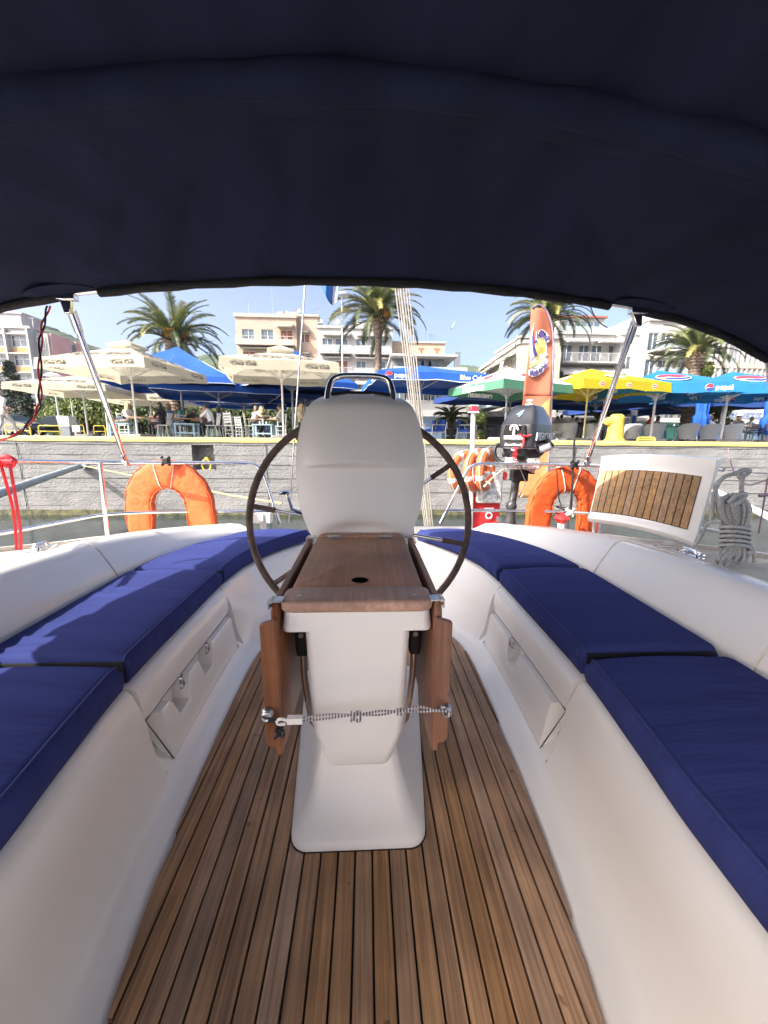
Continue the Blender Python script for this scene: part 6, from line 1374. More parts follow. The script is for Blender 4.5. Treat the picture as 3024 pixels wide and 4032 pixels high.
def leafcloud(blobs, n_, size, seed, flat=0):
    rnd = random.Random(seed); mb = MB(); tot = sum(b[1][0]*b[1][1]*b[1][2] for b in blobs)
    for c, r_ in blobs:
        for i in range(int(n_*r_[0]*r_[1]*r_[2]/tot)+1):
            d_ = Vector((rnd.gauss(0,1),rnd.gauss(0,1),rnd.gauss(0,1))).normalized(); k = rnd.uniform(.45,1.06)**.6
            k *= 1+.25*noise.noise((d_.x*2.2+seed,d_.y*2.2,d_.z*2.2))
            p = Vector(c)+Vector((d_.x*r_[0],d_.y*r_[1],d_.z*r_[2]))*k
            nrm = (d_+Vector((rnd.gauss(0,.6),rnd.gauss(0,.6),rnd.gauss(.3,.6)))).normalized(); a = nrm.orthogonal().normalized(); b_ = nrm.cross(a); s_ = size*rnd.uniform(.6,1.4); r2 = rnd.uniform(0,6.28)
            a, b_ = a*math.cos(r2)+b_*math.sin(r2), b_*math.cos(r2)-a*math.sin(r2)
            mb.add([p-a*s_,p-b_*s_*.45,p+a*s_,p+b_*s_*.45],[(0,1,2,3)])
    return mb
palm((700,688),23.5,1345,'date palm with wide crown behind the large cream parasol',2.85,3,.26,.42)
palm((1487,1490),24,1255,'tall date palm with orange fruit behind the pod',3.05,8,.17,.25)
palm((2150,2160),27,1262,'date palm whose crown spreads behind the orange banner top',3.15,12,.2,.3,False)
palm((2700,2745),20.5,1398,'stout date palm with scaly trunk right of the strut',2.35,21,.25,.37,False,True,46)
CYC = []
for k, dr in enumerate(((70,5),(50,-25),(25,-45),(5,-60))): CYC.append(frond(.95,dr,40+k,.16,22).mesh('frond',[FRD3 if k % 2 else FRD],60))
def cycad(px, Y, z_, s_, label, n_=40, up=False):
    base = Vector((gx(px,Y),Y,QZ)); t = thing('small_palm', label, 'small palm', base, 'small potted palms'); rnd = random.Random(int(px))
    mb = MB(); mb.lathe([(.0,0),(.22,0),(.28,.45),(.30,.5),(.0,.5)], base, 14); obj('pot', mb, mat('dark clay pot',(.06,.055,.05),.8), t, 40)
    mb = MB(); mb.lathe([(.12,.4),(.13,z_*.8),(.10,z_+.05),(0,z_+.08)], base, 10); tr = obj('trunk', mb, TRK, t, 40)
    for i in range(n_):
        f = i/n_; o = link('frond', CYC[min(3,int(f*4))] if not up else CYC[0 if f < .5 else 2], tr); o.location = (0,0,z_); o.rotation_euler = (rnd.uniform(-.3,.3),0,i*2.399); k = s_*rnd.uniform(.85,1.1); o.scale = (k,k,k)
cycad(1772,17.6,.85,1.0,'small dark cycad palm between the blue armchairs',48)
cycad(2352,19.0,.85,.95,'small fan palm in a pot left of the bollard',26,True)
def shrub(name, label, cat, px, Y, blobs, n_, size, m_, seed, stem=.1, group=None):
    base = Vector((gx(px,Y),Y,QZ)); t = thing(name, label, cat, base, group)
    mb = leafcloud([(base+Vector(c),r_) for c, r_ in blobs], n_, size, seed); obj('crown', mb, m_, t, 0)
    mb = MB(); top = max(c[2] for c, r_ in blobs); mb.tube([base,base+Vector((.1,0,top*.5)),base+Vector((0,0,top))], [stem,stem*.7,stem*.3], 7)
    for c, r_ in blobs: mb.tube([base+Vector((0,0,top*.3)),base+Vector(c)], [stem*.5,stem*.2], 5)
    obj('trunk', mb, BARK, t, 60); return t
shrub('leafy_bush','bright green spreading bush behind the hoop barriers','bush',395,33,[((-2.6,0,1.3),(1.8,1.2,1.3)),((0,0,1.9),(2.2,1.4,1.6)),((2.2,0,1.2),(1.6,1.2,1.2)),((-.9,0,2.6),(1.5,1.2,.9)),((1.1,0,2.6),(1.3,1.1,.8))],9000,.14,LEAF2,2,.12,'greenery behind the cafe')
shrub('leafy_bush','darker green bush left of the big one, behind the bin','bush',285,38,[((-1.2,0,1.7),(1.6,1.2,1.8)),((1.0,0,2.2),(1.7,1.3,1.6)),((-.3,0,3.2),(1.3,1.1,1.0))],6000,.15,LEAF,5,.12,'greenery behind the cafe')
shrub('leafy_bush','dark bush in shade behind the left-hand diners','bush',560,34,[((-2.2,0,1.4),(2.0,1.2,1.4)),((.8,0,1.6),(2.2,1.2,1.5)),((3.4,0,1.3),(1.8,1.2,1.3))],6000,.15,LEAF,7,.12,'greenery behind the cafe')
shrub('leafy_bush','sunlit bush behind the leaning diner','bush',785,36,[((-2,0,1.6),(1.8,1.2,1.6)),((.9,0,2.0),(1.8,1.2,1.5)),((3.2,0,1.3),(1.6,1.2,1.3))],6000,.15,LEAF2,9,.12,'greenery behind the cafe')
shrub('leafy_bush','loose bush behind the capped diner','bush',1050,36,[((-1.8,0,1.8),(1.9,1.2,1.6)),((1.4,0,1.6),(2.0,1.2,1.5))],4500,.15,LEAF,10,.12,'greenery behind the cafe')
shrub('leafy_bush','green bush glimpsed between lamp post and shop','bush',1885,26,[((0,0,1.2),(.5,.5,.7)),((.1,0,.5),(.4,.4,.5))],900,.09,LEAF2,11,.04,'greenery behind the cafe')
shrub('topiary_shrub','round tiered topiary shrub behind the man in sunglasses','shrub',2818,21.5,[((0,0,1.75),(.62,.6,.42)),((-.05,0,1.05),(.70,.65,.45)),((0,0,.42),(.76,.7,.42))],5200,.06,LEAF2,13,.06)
def conifer(px, Y, h, r_, label, seed):
    base = Vector((gx(px,Y),Y,QZ)); t = thing('conifer_tree', label, 'conifer', base, 'dark conifers before the left building'); rnd = random.Random(seed); mb = MB()
    for k in range(95):
        f = rnd.uniform(.08,1)**.9; a = rnd.uniform(0,6.28); R_ = r_*(1-f)*rnd.uniform(.7,1.15)+.15; b_ = base+Vector((0,0,h*f)); e = b_+Vector((math.cos(a)*R_,math.sin(a)*R_,-R_*.25))
        for i in range(46):
            t_ = rnd.uniform(.12,1); p = lerp(b_,e,t_)+Vector((rnd.gauss(0,.13),rnd.gauss(0,.13),rnd.gauss(0,.10)-.1*t_)); d_ = Vector((rnd.gauss(0,1),rnd.gauss(0,1),rnd.gauss(-.2,.6))).normalized(); w_ = d_.orthogonal().normalized()*.05
            mb.add([p-w_,p+w_,p+d_*.26+w_*.3,p+d_*.26-w_*.3],[(0,1,2,3)])
    obj('crown', mb, LEAF3, t, 0); mb = MB(); mb.tube([base,base+Vector((0,0,h))], [.22,.03], 8); obj('trunk', mb, BARK, t, 60)
conifer(-10,46,9.2,3.2,'dark conifer at the far left frame edge',1); conifer(82,44,7.6,2.6,'dark conifer in front of the left building',2); conifer(122,40,4.2,2.2,'low dark conifer behind the walking man',3)
# ------------------------------------------------------------------ cars, stalls, lamp posts
CARP = mat('black car paint', (.012,.014,.018), .18, var=.2, coat=.8); CARG = mat('dark car glass', (.02,.03,.035), .06, var=.1); TYR = mat('tyre rubber', (.02,.02,.02), .85); RIMM = mat('alloy rim', (.5,.5,.52), .3, .9)
def car(px, Y, label, rz, paint, estate=False):
    t = thing('parked_car', label, 'car', (gx(px,Y),Y,QZ), 'cars parked behind the quay', R(rz), False); L_, W_ = 4.1, 1.72
    prof = [(-2.05,.35),(-2.05,.62),(-1.95,.82),(-1.3,.92),(-.75,.98),(-.15,1.40),(.35,1.47),(1.2,1.44),(1.75,1.10 if not estate else 1.30),(2.0,.95),(2.05,.6),(2.03,.35)]
    rings = []
    for w in (-1,-.97,-.88,-.5,0,.5,.88,.97,1):
        k = .0 if abs(w) < .9 else .03
        rings.append([Vector((x*(1-k*.4),w*W_/2*(1-.16*max(0,(z_-.95))/.5*1),max(z_-(.05 if abs(w) > .96 else 0)*(z_ > 1.2),.3))) for x, z_ in prof])
    mb = MB(); mb.loft(rings); b = obj('car_body', mb, paint, t, 35)
    for s_ in (-1,1):
        mb = MB(); y = s_*(W_/2*.955); q = lambda x, z_: Vector((x,s_*(W_/2*(1-.16*max(0,z_-.95)/.5)+.012-.045*(z_ > 1.2)*0),z_))
        mb.add([q(-.60,1.0),q(.30,1.0),q(.30,1.36),q(-.12,1.34)],[(0,1,2,3)]); mb.add([q(.36,1.0),q(1.25,1.0),q(1.35,1.12),q(1.1,1.36),q(.36,1.37)],[(0,1,2,3,4)]); obj('side_window', mb, CARG, b, 0)
        for x in (-1.25,1.25):
            mb = MB(); mb.lathe([(0,-.1),(.27,-.1),(.31,-.07),(.31,.07),(.27,.1),(0,.1)], (x,s_*(W_/2-.08),.31), 20, rot=Matrix.Rotation(R(90),3,'X')); w_ = obj('wheel', mb, TYR, t, 40)
            mb = MB(); mb.lathe([(0,-.105),(.19,-.105),(.20,-.09),(.20,.09),(.19,.105),(0,.105)], (x,s_*(W_/2-.08),.31), 12, rot=Matrix.Rotation(R(90),3,'X')); obj('rim', mb, RIMM, w_, 40)
        mb = MB(); mb.box((-1.98,s_*.62,.72),(.14,.32,.14)); obj('headlight', mb, GLS, t, 30, bevel=.03)
        mb = MB(); mb.box((2.0,s_*.66,.82),(.10,.22,.20)); obj('tail_light', mb, REDM, t, 30, bevel=.02)
    mb = MB(); mb.add([Vector((-.80,-.70,.99)),Vector((-.80,.70,.99)),Vector((-.20,.62,1.40)),Vector((-.20,-.62,1.40))],[(0,1,2,3)]); obj('windscreen', mb, CARG, b, 0)
car(60,29,'black saloon car behind the walking man',170,CARP,True); car(222,31,'black hatchback car behind the second hoop barrier',15,CARP)
def tent(px, Y, w, h, m_, label):
    c = Vector((gx(px,Y),Y,QZ)); t = thing('market_tent', label, 'tent', c, 'market tents beyond the cars'); mb = MB(); q = [c+Vector((x*w/2,y*w/2,h)) for x, y in ((-1,-1),(1,-1),(1,1),(-1,1))]; ap = c+Vector((0,0,h+w*.28)); mb.add(q+[ap]+[p+Vector((0,0,-.35)) for p in q],[(0,1,4),(1,2,4),(2,3,4),(3,0,4)]+[(i,(i+1)%4,5+(i+1)%4,5+i) for i in range(4)]); obj('roof', mb, m_, t, 0)
    for p in q: mb = MB(); mb.tube([p,Vector((p.x,p.y,QZ))], .04, 5); obj('leg', mb, WMET, t)
tent(135,52,4,1.9,mat('blue tent cloth',(.05,.22,.60),.8),'blue market tent beyond the black saloon car'); tent(205,54,4,1.7,mat('blue tent cloth',(.05,.22,.60),.8),'blue market tent above the black hatchback car'); tent(92,50,4.2,2.6,mat('tan tent cloth',(.32,.19,.13),.8),'tan market tent right of the walking man'); tent(150,58,5,2.2,mat('white tent cloth',(.7,.7,.7),.8),'white market tent behind the blue ones')
def lamp(px, Y, pyt, label, head=True, r_=.05, m_=None):
    c = Vector((gx(px,Y),Y,QZ)); tp = at(px,pyt,Y); t = thing('street_lamp', label, 'street lamp', c, 'street lamps on the promenade'); mb = MB(); mb.tube([c,c+Vector((0,0,1)),Vector((c.x,c.y,tp.z))], [r_*1.2,r_,r_*.8], 10); obj('lamp_pole', mb, m_ or WMET, t, 60)
    if head:
        q = Vector((c.x,c.y,tp.z)); k = r_/.05; mb = MB(); mb.lathe([(0,.0),(.06*k,.0),(.14*k,.06*k),(.40*k,.10*k),(.40*k,.16*k),(.25*k,.26*k),(0,.30*k)], q, 18); hd = obj('lamp_head', mb, GEL2, t, 40); mb = MB(); mb.lathe([(0,.085*k),(.33*k,.092*k),(.33*k,.098*k),(0,.1*k)], q, 18); obj('lens', mb, mat('bluish lens',(.30,.42,.55),.2), hd, 40)
lamp(1352,24,1172,'tall white street lamp left of the tall palm')
lamp(2833,20.0,1298,'thick white pole rising behind the right sky-blue parasol',False,.12)
lamp(244,24,1490,'pale green lamp post left of the litter bin',True,.05,mat('pale green post',(.42,.50,.46),.5)); lamp(300,27,1580,'thin pale green post right of the litter bin',False,.04,mat('pale green post',(.42,.50,.46),.5)); lamp(430,24,1560,'pale post in front of the green bush',False,.05)
mb = MB(); c = at(1780,1290,60); mb.ball(c,(.12,.30,.10),8,6); mb.prism([c+Vector((0,0,.05)),c+Vector((.25,.05,.45)),c+Vector((.45,.1,.95)),c+Vector((.15,.12,.4))],(0,.02,0)); mb.prism([c+Vector((0,0,.05)),c+Vector((-.25,.05,-.15)),c+Vector((-.30,.1,-.55)),c+Vector((-.05,.12,-.1))],(0,.02,0))
solo('seagull', mb, WHP, 'white seagull in the sky between the ropes and the banner', 'bird')
# ------------------------------------------------------------------ buildings on the promenade
WG = mat('window glass', (.10,.13,.16), .08, var=.3, scale=.6, coat=.5); WFR = mat('white window frame', (.70,.70,.69), .5); CURT = mat('pale curtain', (.50,.52,.55), .8, var=.2, scale=2)
SHUT = mat('brown shutter', (.22,.085,.05), .7, var=.15, scale=9); AWN = mat('cream awning', (.44,.41,.35), .85, var=.06, transl=.2); AWW = mat('white awning', (.46,.45,.43), .85, var=.05, transl=.2); RAILG = mat('glass balustrade', (.42,.50,.52), .12, var=.1, alpha=.6); RAILM = mat('grey balustrade', (.45,.46,.46), .5)
BEI = mat('beige render', (.40,.31,.245), .9, var=.06, scale=.7, bump=.2, bscale=4); BEI2 = mat('cream render', (.42,.365,.30), .9, var=.06, scale=.7); WHR = mat('white render', (.40,.388,.368), .9, var=.06, scale=.7); GRR = mat('grey concrete frame', (.42,.41,.41), .9, var=.1, scale=.8); PNK = mat('pink render', (.50,.30,.29), .9, var=.06, scale=.6); TANR = mat('tan weathered render', (.52,.40,.28), .9, var=.12, scale=.6); OCH = mat('ochre panel', (.42,.27,.13), .85, var=.1); DKS = mat('dark shopfront', (.04,.042,.045), .4, var=.3)
WIN = {}
def win_mesh(w, h, style):
    k = (round(w,2), round(h,2), style)
    if k in WIN: return WIN[k]
    mb = MB(); f = .07
    for a, b in (((-w/2,0),(-w/2+f,h)),((w/2-f,0),(w/2,h)),((-w/2+f,0),(w/2-f,f)),((-w/2+f,h-f),(w/2-f,h)),((-f/2,f),(f/2,h-f))): mb.b2((a[0],-.05,a[1]),(b[0],.03,b[1]))
    if style == 3: mb.b2((-w/2+f,-.045,h*.6),(-f/2,.025,h*.6+f)); mb.b2((f/2,-.045,h*.6),(w/2-f,.025,h*.6+f))
    fr = mb.mesh('window',[WFR],0); mb = MB(); mb.b2((-w/2+.04,.0,.03),(w/2-.04,.012,h-.03)); pa = mb.mesh('pane',[WG],0)
    mb = MB(); mb.b2((-w/2+.03,-.03,h*(.35 if style == 2 else .1)),(w/2-.03,-.005,h-.03)); sh = mb.mesh('shutter',[SHUT],0)
    mb = MB(); mb.b2((-w/2+f,.02,.05),(-w*.1,.03,h-.05)); cu_ = mb.mesh('curtain',[CURT],0)
    WIN[k] = (fr, pa, sh, cu_); return WIN[k]
class Facade:
    """walls with true openings; local x along the front, y into the block, z up"""
    def __init__(s, name, label, x0, Y, W_, H_, D_, wall, rz=0, cat='building'):
        s.t = thing(name, label, cat, (x0,Y,QZ), 'buildings behind the promenade', rz, False); s.W, s.H, s.D, s.wall, s.holes, s.n = W_, H_, D_, wall, [], 0; s.rnd = random.Random(int(abs(x0)*10))
    def window(s, xc, z_, w, h, style=0):
        s.holes.append((xc-w/2,xc+w/2,z_,z_+h)); fr, pa, sh, cu_ = win_mesh(w,h,style)
        o = link('window', fr, s.t, (xc,.16,z_)); link('pane', pa, o)
        if style == 1 or style == 2: link('shutter', sh, o)
        elif s.rnd.random() < .6: link('curtain', cu_, o)
    def finish(s, parapet=.0, roof=None, back=True):
        xs_ = sorted(set([0,s.W]+[round(v,4) for h in s.holes for v in h[:2]])); zs_ = sorted(set([0,s.H]+[round(v,4) for h in s.holes for v in h[2:]])); mb = MB(); H4 = [tuple(round(v,4) for v in h) for h in s.holes]
        for j in range(len(zs_)-1):
            run = None
            for i in range(len(xs_)-1):
                cx, cz = (xs_[i]+xs_[i+1])/2, (zs_[j]+zs_[j+1])/2; hole = any(h[0] < cx < h[1] and h[2] < cz < h[3] for h in H4)
                if not hole: run = (run[0] if run else xs_[i], xs_[i+1])
                if (hole or i == len(xs_)-2) and run: mb.quad((run[0],0,zs_[j]),(run[1],0,zs_[j]),(run[1],0,zs_[j+1]),(run[0],0,zs_[j+1])); run = None
        for a, b, c, d_ in H4:
            for p, q in (((a,c),(b,c)),((b,c),(b,d_)),((b,d_),(a,d_)),((a,d_),(a,c))): mb.quad((p[0],0,p[1]),(q[0],0,q[1]),(q[0],.2,q[1]),(p[0],.2,p[1]))
        W_, H_, D_ = s.W, s.H, s.D
        mb.quad((0,0,0),(0,D_,0),(0,D_,H_),(0,0,H_)); mb.quad((W_,0,0),(W_,D_,0),(W_,D_,H_),(W_,0,H_)); mb.quad((0,D_,0),(W_,D_,0),(W_,D_,H_),(0,D_,H_)); mb.quad((0,0,H_),(W_,0,H_),(W_,D_,H_),(0,D_,H_))
        obj('wall', mb, s.wall, s.t, 0)
        if parapet: 
            mb = MB(); mb.b2((-.15,-.25,H_-.05),(W_+.15,.05,H_+parapet)); mb.b2((-.15,.05,H_),(.0,D_,H_+parapet)); mb.b2((W_,.05,H_),(W_+.15,D_,H_+parapet)); obj('parapet', mb, roof or s.wall, s.t, 0)
    def balcony(s, xa, xb, z_, d_=1.3, kind='glass', h=.95, slab=None):
        mb = MB(); mb.b2((xa,-d_,z_-.18),(xb,-.002,z_)); o = obj('balcony', mb, slab or s.wall, s.t, 0); mb = MB()
        if kind == 'solid': mb.b2((xa,-d_-.08,z_-.2),(xb,-d_,z_+h*.55)); obj('balcony_front', mb, slab or s.wall, o, 0); mb = MB(); mb.b2((xa,-d_-.06,z_+h*.55),(xb,-d_-.02,z_+h*.55+.02)); 
        mb2 = MB(); n_ = max(2,int((xb-xa)/1.1))
        for i in range(n_+1): x = lerp(xa+.03,xb-.03,i/n_); mb.b2((x-.025,-d_+.02,z_),(x+.025,-d_+.07,z_+h))
        mb.b2((xa,-d_+.01,z_+h-.03),(xb,-d_+.08,z_+h+.02))
        if kind == 'bars':
            for i in range(int((xb-xa)/.14)): x = xa+.07+.14*i; mb.b2((x-.01,-d_+.035,z_),(x+.01,-d_+.055,z_+h))
        obj('railing', mb, RAILM, o, 0)
        if kind == 'glass': mb2.b2((xa+.05,-d_+.035,z_+.06),(xb-.05,-d_+.05,z_+h-.06)); obj('balustrade_glass', mb2, RAILG, o, 0)
        return o
    def awning(s, xa, xb, z_, d_=1.4, drop=.7, m_=None):
        mb = MB(); rings = []; n_ = max(2,int((xb-xa)/.5))
        for i in range(n_+1):
            x = lerp(xa,xb,i/n_); sg = .05*math.sin(i*2.6); rings.append([Vector((x,-.02,z_)),Vector((x,-d_*.5,z_-drop*.5-.05+sg)),Vector((x,-d_,z_-drop)),Vector((x,-d_-.01,z_-drop-.25+.05*(i%2)))])
        mb.loft(rings, False, False); o = obj('awning', mb, m_ or AWN, s.t, 40); md = o.modifiers.new('t','SOLIDIFY'); md.thickness = .02
    def antenna(s, x, y, h, dish=False):
        mb = MB(); mb.tube([(x,y,s.H),(x,y,s.H+h)], .035, 5); mb.tube([(x-.6,y,s.H+h-.1),(x+.5,y,s.H+h-.02)], .025, 4)
        for q in (-.5,-.25,0,.25,.45): mb.tube([(x+q,y-.25,s.H+h-.06),(x+q,y+.25,s.H+h-.06)], .018, 4)
        obj('antenna', mb, STEELD, s.t)
    def dish(s, x, y, z_, r_=.45):
        mb = MB(); mb.lathe([(0,0),(r_*.5,.05),(r_*.9,.18),(r_,.25),(r_*.97,.27),(r_*.5,.09),(0,.04)], (x,y,s.H+z_), 14, rot=Matrix.Rotation(R(65),3,'X')); mb.tube([(x,y+.05,s.H),(x,y+.05,s.H+z_)], .035, 5); obj('satellite_dish', mb, WHR, s.t, 40)
def span(L_, R_, T_, Y): return at(L_,T_,Y).x, at(R_,T_,Y).x-at(L_,T_,Y).x, at(L_,T_,Y).z-QZ
# --- left: concrete-framed block with a pink gable
Y = 70; x1 = at(118,1290,Y).x; H_ = at(60,1292,Y).z-QZ; W_ = 26.0
f = Facade('office_block','grey concrete-framed office block with a pink end wall at the left',x1-W_,Y,W_,H_,8,GRR); fh = 3.0
nf = int(H_//fh)
for k in range(nf):
    z_ = H_-.9-fh*(k+1)
    for c in range(7):
        xc = W_-1.95-3.6*c
        f.window(xc,z_+1.05,2.7,1.75,3); mb = MB(); mb.b2((xc-1.5,-.06,z_+.08),(xc+1.5,-.0,z_+.92)); obj('ochre_panel', mb, OCH, f.t, 0)
for c in range(8):
    x = W_-3.6*c-.15; mb = MB(); mb.b2((x-.16,-.7,0),(x+.16,-.004,H_-.2)); obj('fin', mb, GRR, f.t, 0)
for k in range(nf+1):
    z_ = H_-.9-fh*k; mb = MB(); mb.b2((0,-.62,z_-.16),(W_,-.006,z_+.05)); obj('floor_edge', mb, WHR, f.t, 0)
f.finish(.35, WHR)
mb = MB(); mb.b2((W_-14,3,H_),(W_-3.6,7.5,H_+3.0)); mb.b2((W_-12,2.8,H_+3),(W_-3.2,7.7,H_+3.25)); obj('roof_house', mb, GRR, f.t, 0)
f.antenna(W_-1.0,2,2.2)
# its stair bay and pink flank
mb = MB(); mb.b2((W_,.5,0),(W_+2.2,9.6,H_-.6)); obj('stair_bay', mb, WHR, f.t, 0)
fr, pa, sh, cu_ = win_mesh(1.3,1.9,0)
for k in range(nf): o = link('window', fr, f.t, (W_+1.15,.45,H_-.9-fh*(k+1)+.85)); link('pane', pa, o, (0,-.035,0))
mb = MB(); mb.b2((W_+2.2,.8,0),(W_+2.55,5.2,H_-.5)); mb.b2((W_+2.2,6.4,0),(W_+2.55,9.6,H_-.5)); obj('pink_wall', mb, PNK, f.t, 0)
for k in range(nf):
    mb = MB(); mb.b2((W_+2.2,5.3,H_-.9-fh*(k+1)+.3),(W_+2.28,6.3,H_-.9-fh*(k+1)+1.1)); obj('ochre_panel', mb, OCH, f.t, 0); mb = MB(); mb.b2((W_+2.2,5.4,H_-.9-fh*(k+1)+1.2),(W_+2.27,6.2,H_-.9-fh*(k+1)+2.7)); obj('side_window', mb, WG, f.t, 0)
# --- centre: beige five-storey block
Y = 64; x0, W_, H_ = span(925,1165,1246,Y); fh = 3.15
f = Facade('apartment_block','beige five-storey apartment block with long balconies behind the cream parasol',x0,Y,W_,H_,12,BEI); nf = int(H_//fh)
for k in range(nf):
    z_ = H_-.9-fh*(k+1)
    for q, fx in enumerate((.20,.52,.84)): f.window(fx*W_,z_+.15,1.85 if k != 1 or q < 2 else 1.9,2.15,1 if (k == 0 and q == 2) else (2 if k == 1 else 0))
    f.balcony(.25,W_-.25,z_,1.35,'solid',1.05,BEI2); f.awning(.5 if k else W_*.66,W_-.3,z_+fh-.12,.9,.35,AWN) if k < 3 else None
f.finish(.45,BEI2); f.antenna(W_*.55,3,6.2); f.antenna(1.0,4,3.4); f.antenna(W_*.3,6,1.6)
mb = MB(); mb.b2((W_*.62,3,H_),(W_+.0,9,H_+1.7)); obj('roof_house', mb, BEI2, f.t, 0); f.dish(W_*.78,2.6,1.2); f.dish(W_*.99,2.6,1.6)
x0b, W2, H2 = span(1166,1250,1236,Y)
f = Facade('apartment_block','plain beige return wing with small shuttered windows right of the balconies',x0+W_+.01,Y+1.2,W2,H2,10,BEI)
for k in range(int(H2//fh)): f.window(W2*.32,H2-1.6-fh*(k+1)+.9,1.6,1.35,1 if k == 0 else 2); f.awning(W2*.10,W2*.58,H2-1.6-fh*(k+1)+2.75,.6,.25,AWN)
f.finish(.25,BEI2); f.antenna(W2*.9,3,2.2)
# --- white balconied block
x0, W_, H_ = span(1250,1545,1290,Y-1)
f = Facade('apartment_block','white apartment block with glass balconies behind the street lamp and tall palm',x0,Y-1,W_,H_,12,WHR); fh = 3.2; nf = int(H_//fh)
for k in range(nf):
    z_ = H_-.5-fh*(k+1)
    for q, fx in enumerate((.13,.32,.58,.83)): f.window(fx*W_,z_+.05,1.9 if q % 2 else 1.5,2.2,2 if (k == 1 and q < 2) else 0)
    f.balcony(.3,W_*.46,z_,1.4,'glass' if k != 1 else 'bars',1.0,WHR); f.balcony(W_*.49,W_-.3,z_,1.2,'glass',1.0,WHR)
    if k == 2: f.awning(.3,W_*.46,z_+2.9,1.5,1.0); f.awning(W_*.5,W_-.3,z_+2.9,1.5,1.0)
    elif k < 2: f.awning(.6 if k == 0 else .3,W_*.45,z_+2.95,.8,.3,AWW); f.awning(W_*.5,W_-.4,z_+2.95,.9,.35,AWW)
f.finish(.3,WHR)
for i, x in enumerate((.1,.18,.26,.34,.52)): f.antenna(W_*x,3+i,1.8+1.2*((i*7)%3))
f.dish(W_*.24,2,1.3,.5); f.dish(W_*.02,2,1.3,.4)
mb = MB(); mb.b2((W_*.45,4,H_),(W_*.9,10,H_+2.0)); obj('roof_house', mb, WHR, f.t, 0)
# --- low terrace building with the tan wall behind it
x0, W_, H_ = span(1545,1842,1482,52)
f = Facade('terrace_building','low modern building with a glass-fronted roof terrace right of the ropes',x0,52,W_,H_,10,WHR)
for i in range(6): f.window(W_*(.1+.16*i),H_-3.0,2.0,1.9,0); f.window(W_*(.1+.16*i),.6,2.0,2.2,0)
f.finish(.2,WHR); f.awning(.2,W_-.2,H_-.6,1.6,.8,AWN)
mb = MB(); mb.b2((0,1.5,H_),(W_-3,9,H_+2.5)); up = obj('terrace_room', mb, mat('slate cladding',(.20,.21,.22),.7), f.t, 0); mb = MB(); mb.b2((-.3,-.3,H_+2.5),(W_-1.5,9.5,H_+2.75)); obj('roof', mb, GRR, up, 0); mb = MB(); mb.b2((.1,-.05,H_+.25),(W_-.1,0,H_+1.25)); obj('balustrade_glass', mb, RAILG, f.t, 0)
for i in range(5):
    mb = MB(); mb.b2((1+i*(W_-5)/5,1.42,H_+.1),(1+i*(W_-5)/5+1.3,1.5,H_+2.2)); obj('terrace_window', mb, WG, up, 0)
mb = MB(); mb.tube([(W_-1.8,.2,H_),(W_-1.8,.2,H_+2.6)], .06, 6); obj('post', mb, DKS, f.t)
x0, W_, H_ = span(1542,1752,1348,66)
f = Facade('blank_wall_block','tan windowless gable wall with rust streaks above the terrace building',x0,66,W_,H_,9,TANR); f.finish(.2,GRR)
for fx in (.56,.86): mb = MB(); mb.b2((W_*fx-.16,-.02,H_-4.2),(W_*fx+.16,-.004,H_-.8)); mb.b2((W_*fx-.5,-.025,H_-1.1),(W_*fx+.5,-.003,H_-.75)); obj('rust_streak', mb, mat('rust stain',(.42,.16,.11),.9,var=.3,scale=3), f.t, 0)
f.antenna(W_*.68,3,2.6); f.antenna(W_*.8,4,2.4); f.antenna(W_*.88,5,2.4)
mb = MB(); a = at(1794,1385,60); mb.b2((a.x,60,QZ),(a.x+.75,60.7,a.z)); solo('chimney', mb, mat('dark zinc',(.16,.17,.18),.5), 'tall dark chimney standing right of the terrace building', 'chimney')
# --- angled white block with blue balconies
a = at(2048,1352,46); b_ = at(1893,1428,64); L_ = (Vector((a.x,46,0))-Vector((b_.x,64,0))).length; rz = math.atan2(46-64, a.x-b_.x); H_ = a.z-QZ
f = Facade('corner_block','white block running away at an angle with pale blue balconies and awnings',b_.x,64,L_,H_,3,BEI2,rz); fh = 2.9; nf = int(H_//fh)
for k in range(nf):
    z_ = H_-.5-fh*(k+1)
    for i in range(6): f.window(L_*(.1+.16*i),z_+.1,1.9,2.1,2 if i % 3 == 1 else 0)
    f.balcony(.2,L_-.2,z_,1.3,'solid',1.0,mat('pale blue render',(.42,.53,.60),.8,var=.05)); f.awning(L_*.2,L_*.6,z_+2.6,1.5,.6,AWN); f.awning(L_*.68,L_*.95,z_+2.6,1.3,.5,AWN)
f.finish(.35,GRR)
for i, x in enumerate((.25,.55,.8)): f.antenna(L_*x,3,3.4)
x0, W_, H_ = span(2050,2215,1330,46.6)
f = Facade('cream_block','cream plain-fronted block between the corner block and the orange banner',x0,46.6,W_,H_,9,BEI2)
for k in range(int(H_//2.9)): f.window(W_*.22,H_-1.4-2.9*(k+1)+1.0,.9,1.5,0); f.window(W_*.7,H_-1.4-2.9*(k+1)+1.0,.9,1.5,0)
f.finish(.3,WHR); f.antenna(W_*.1,2,2.4); f.antenna(W_*.3,2,2.0)
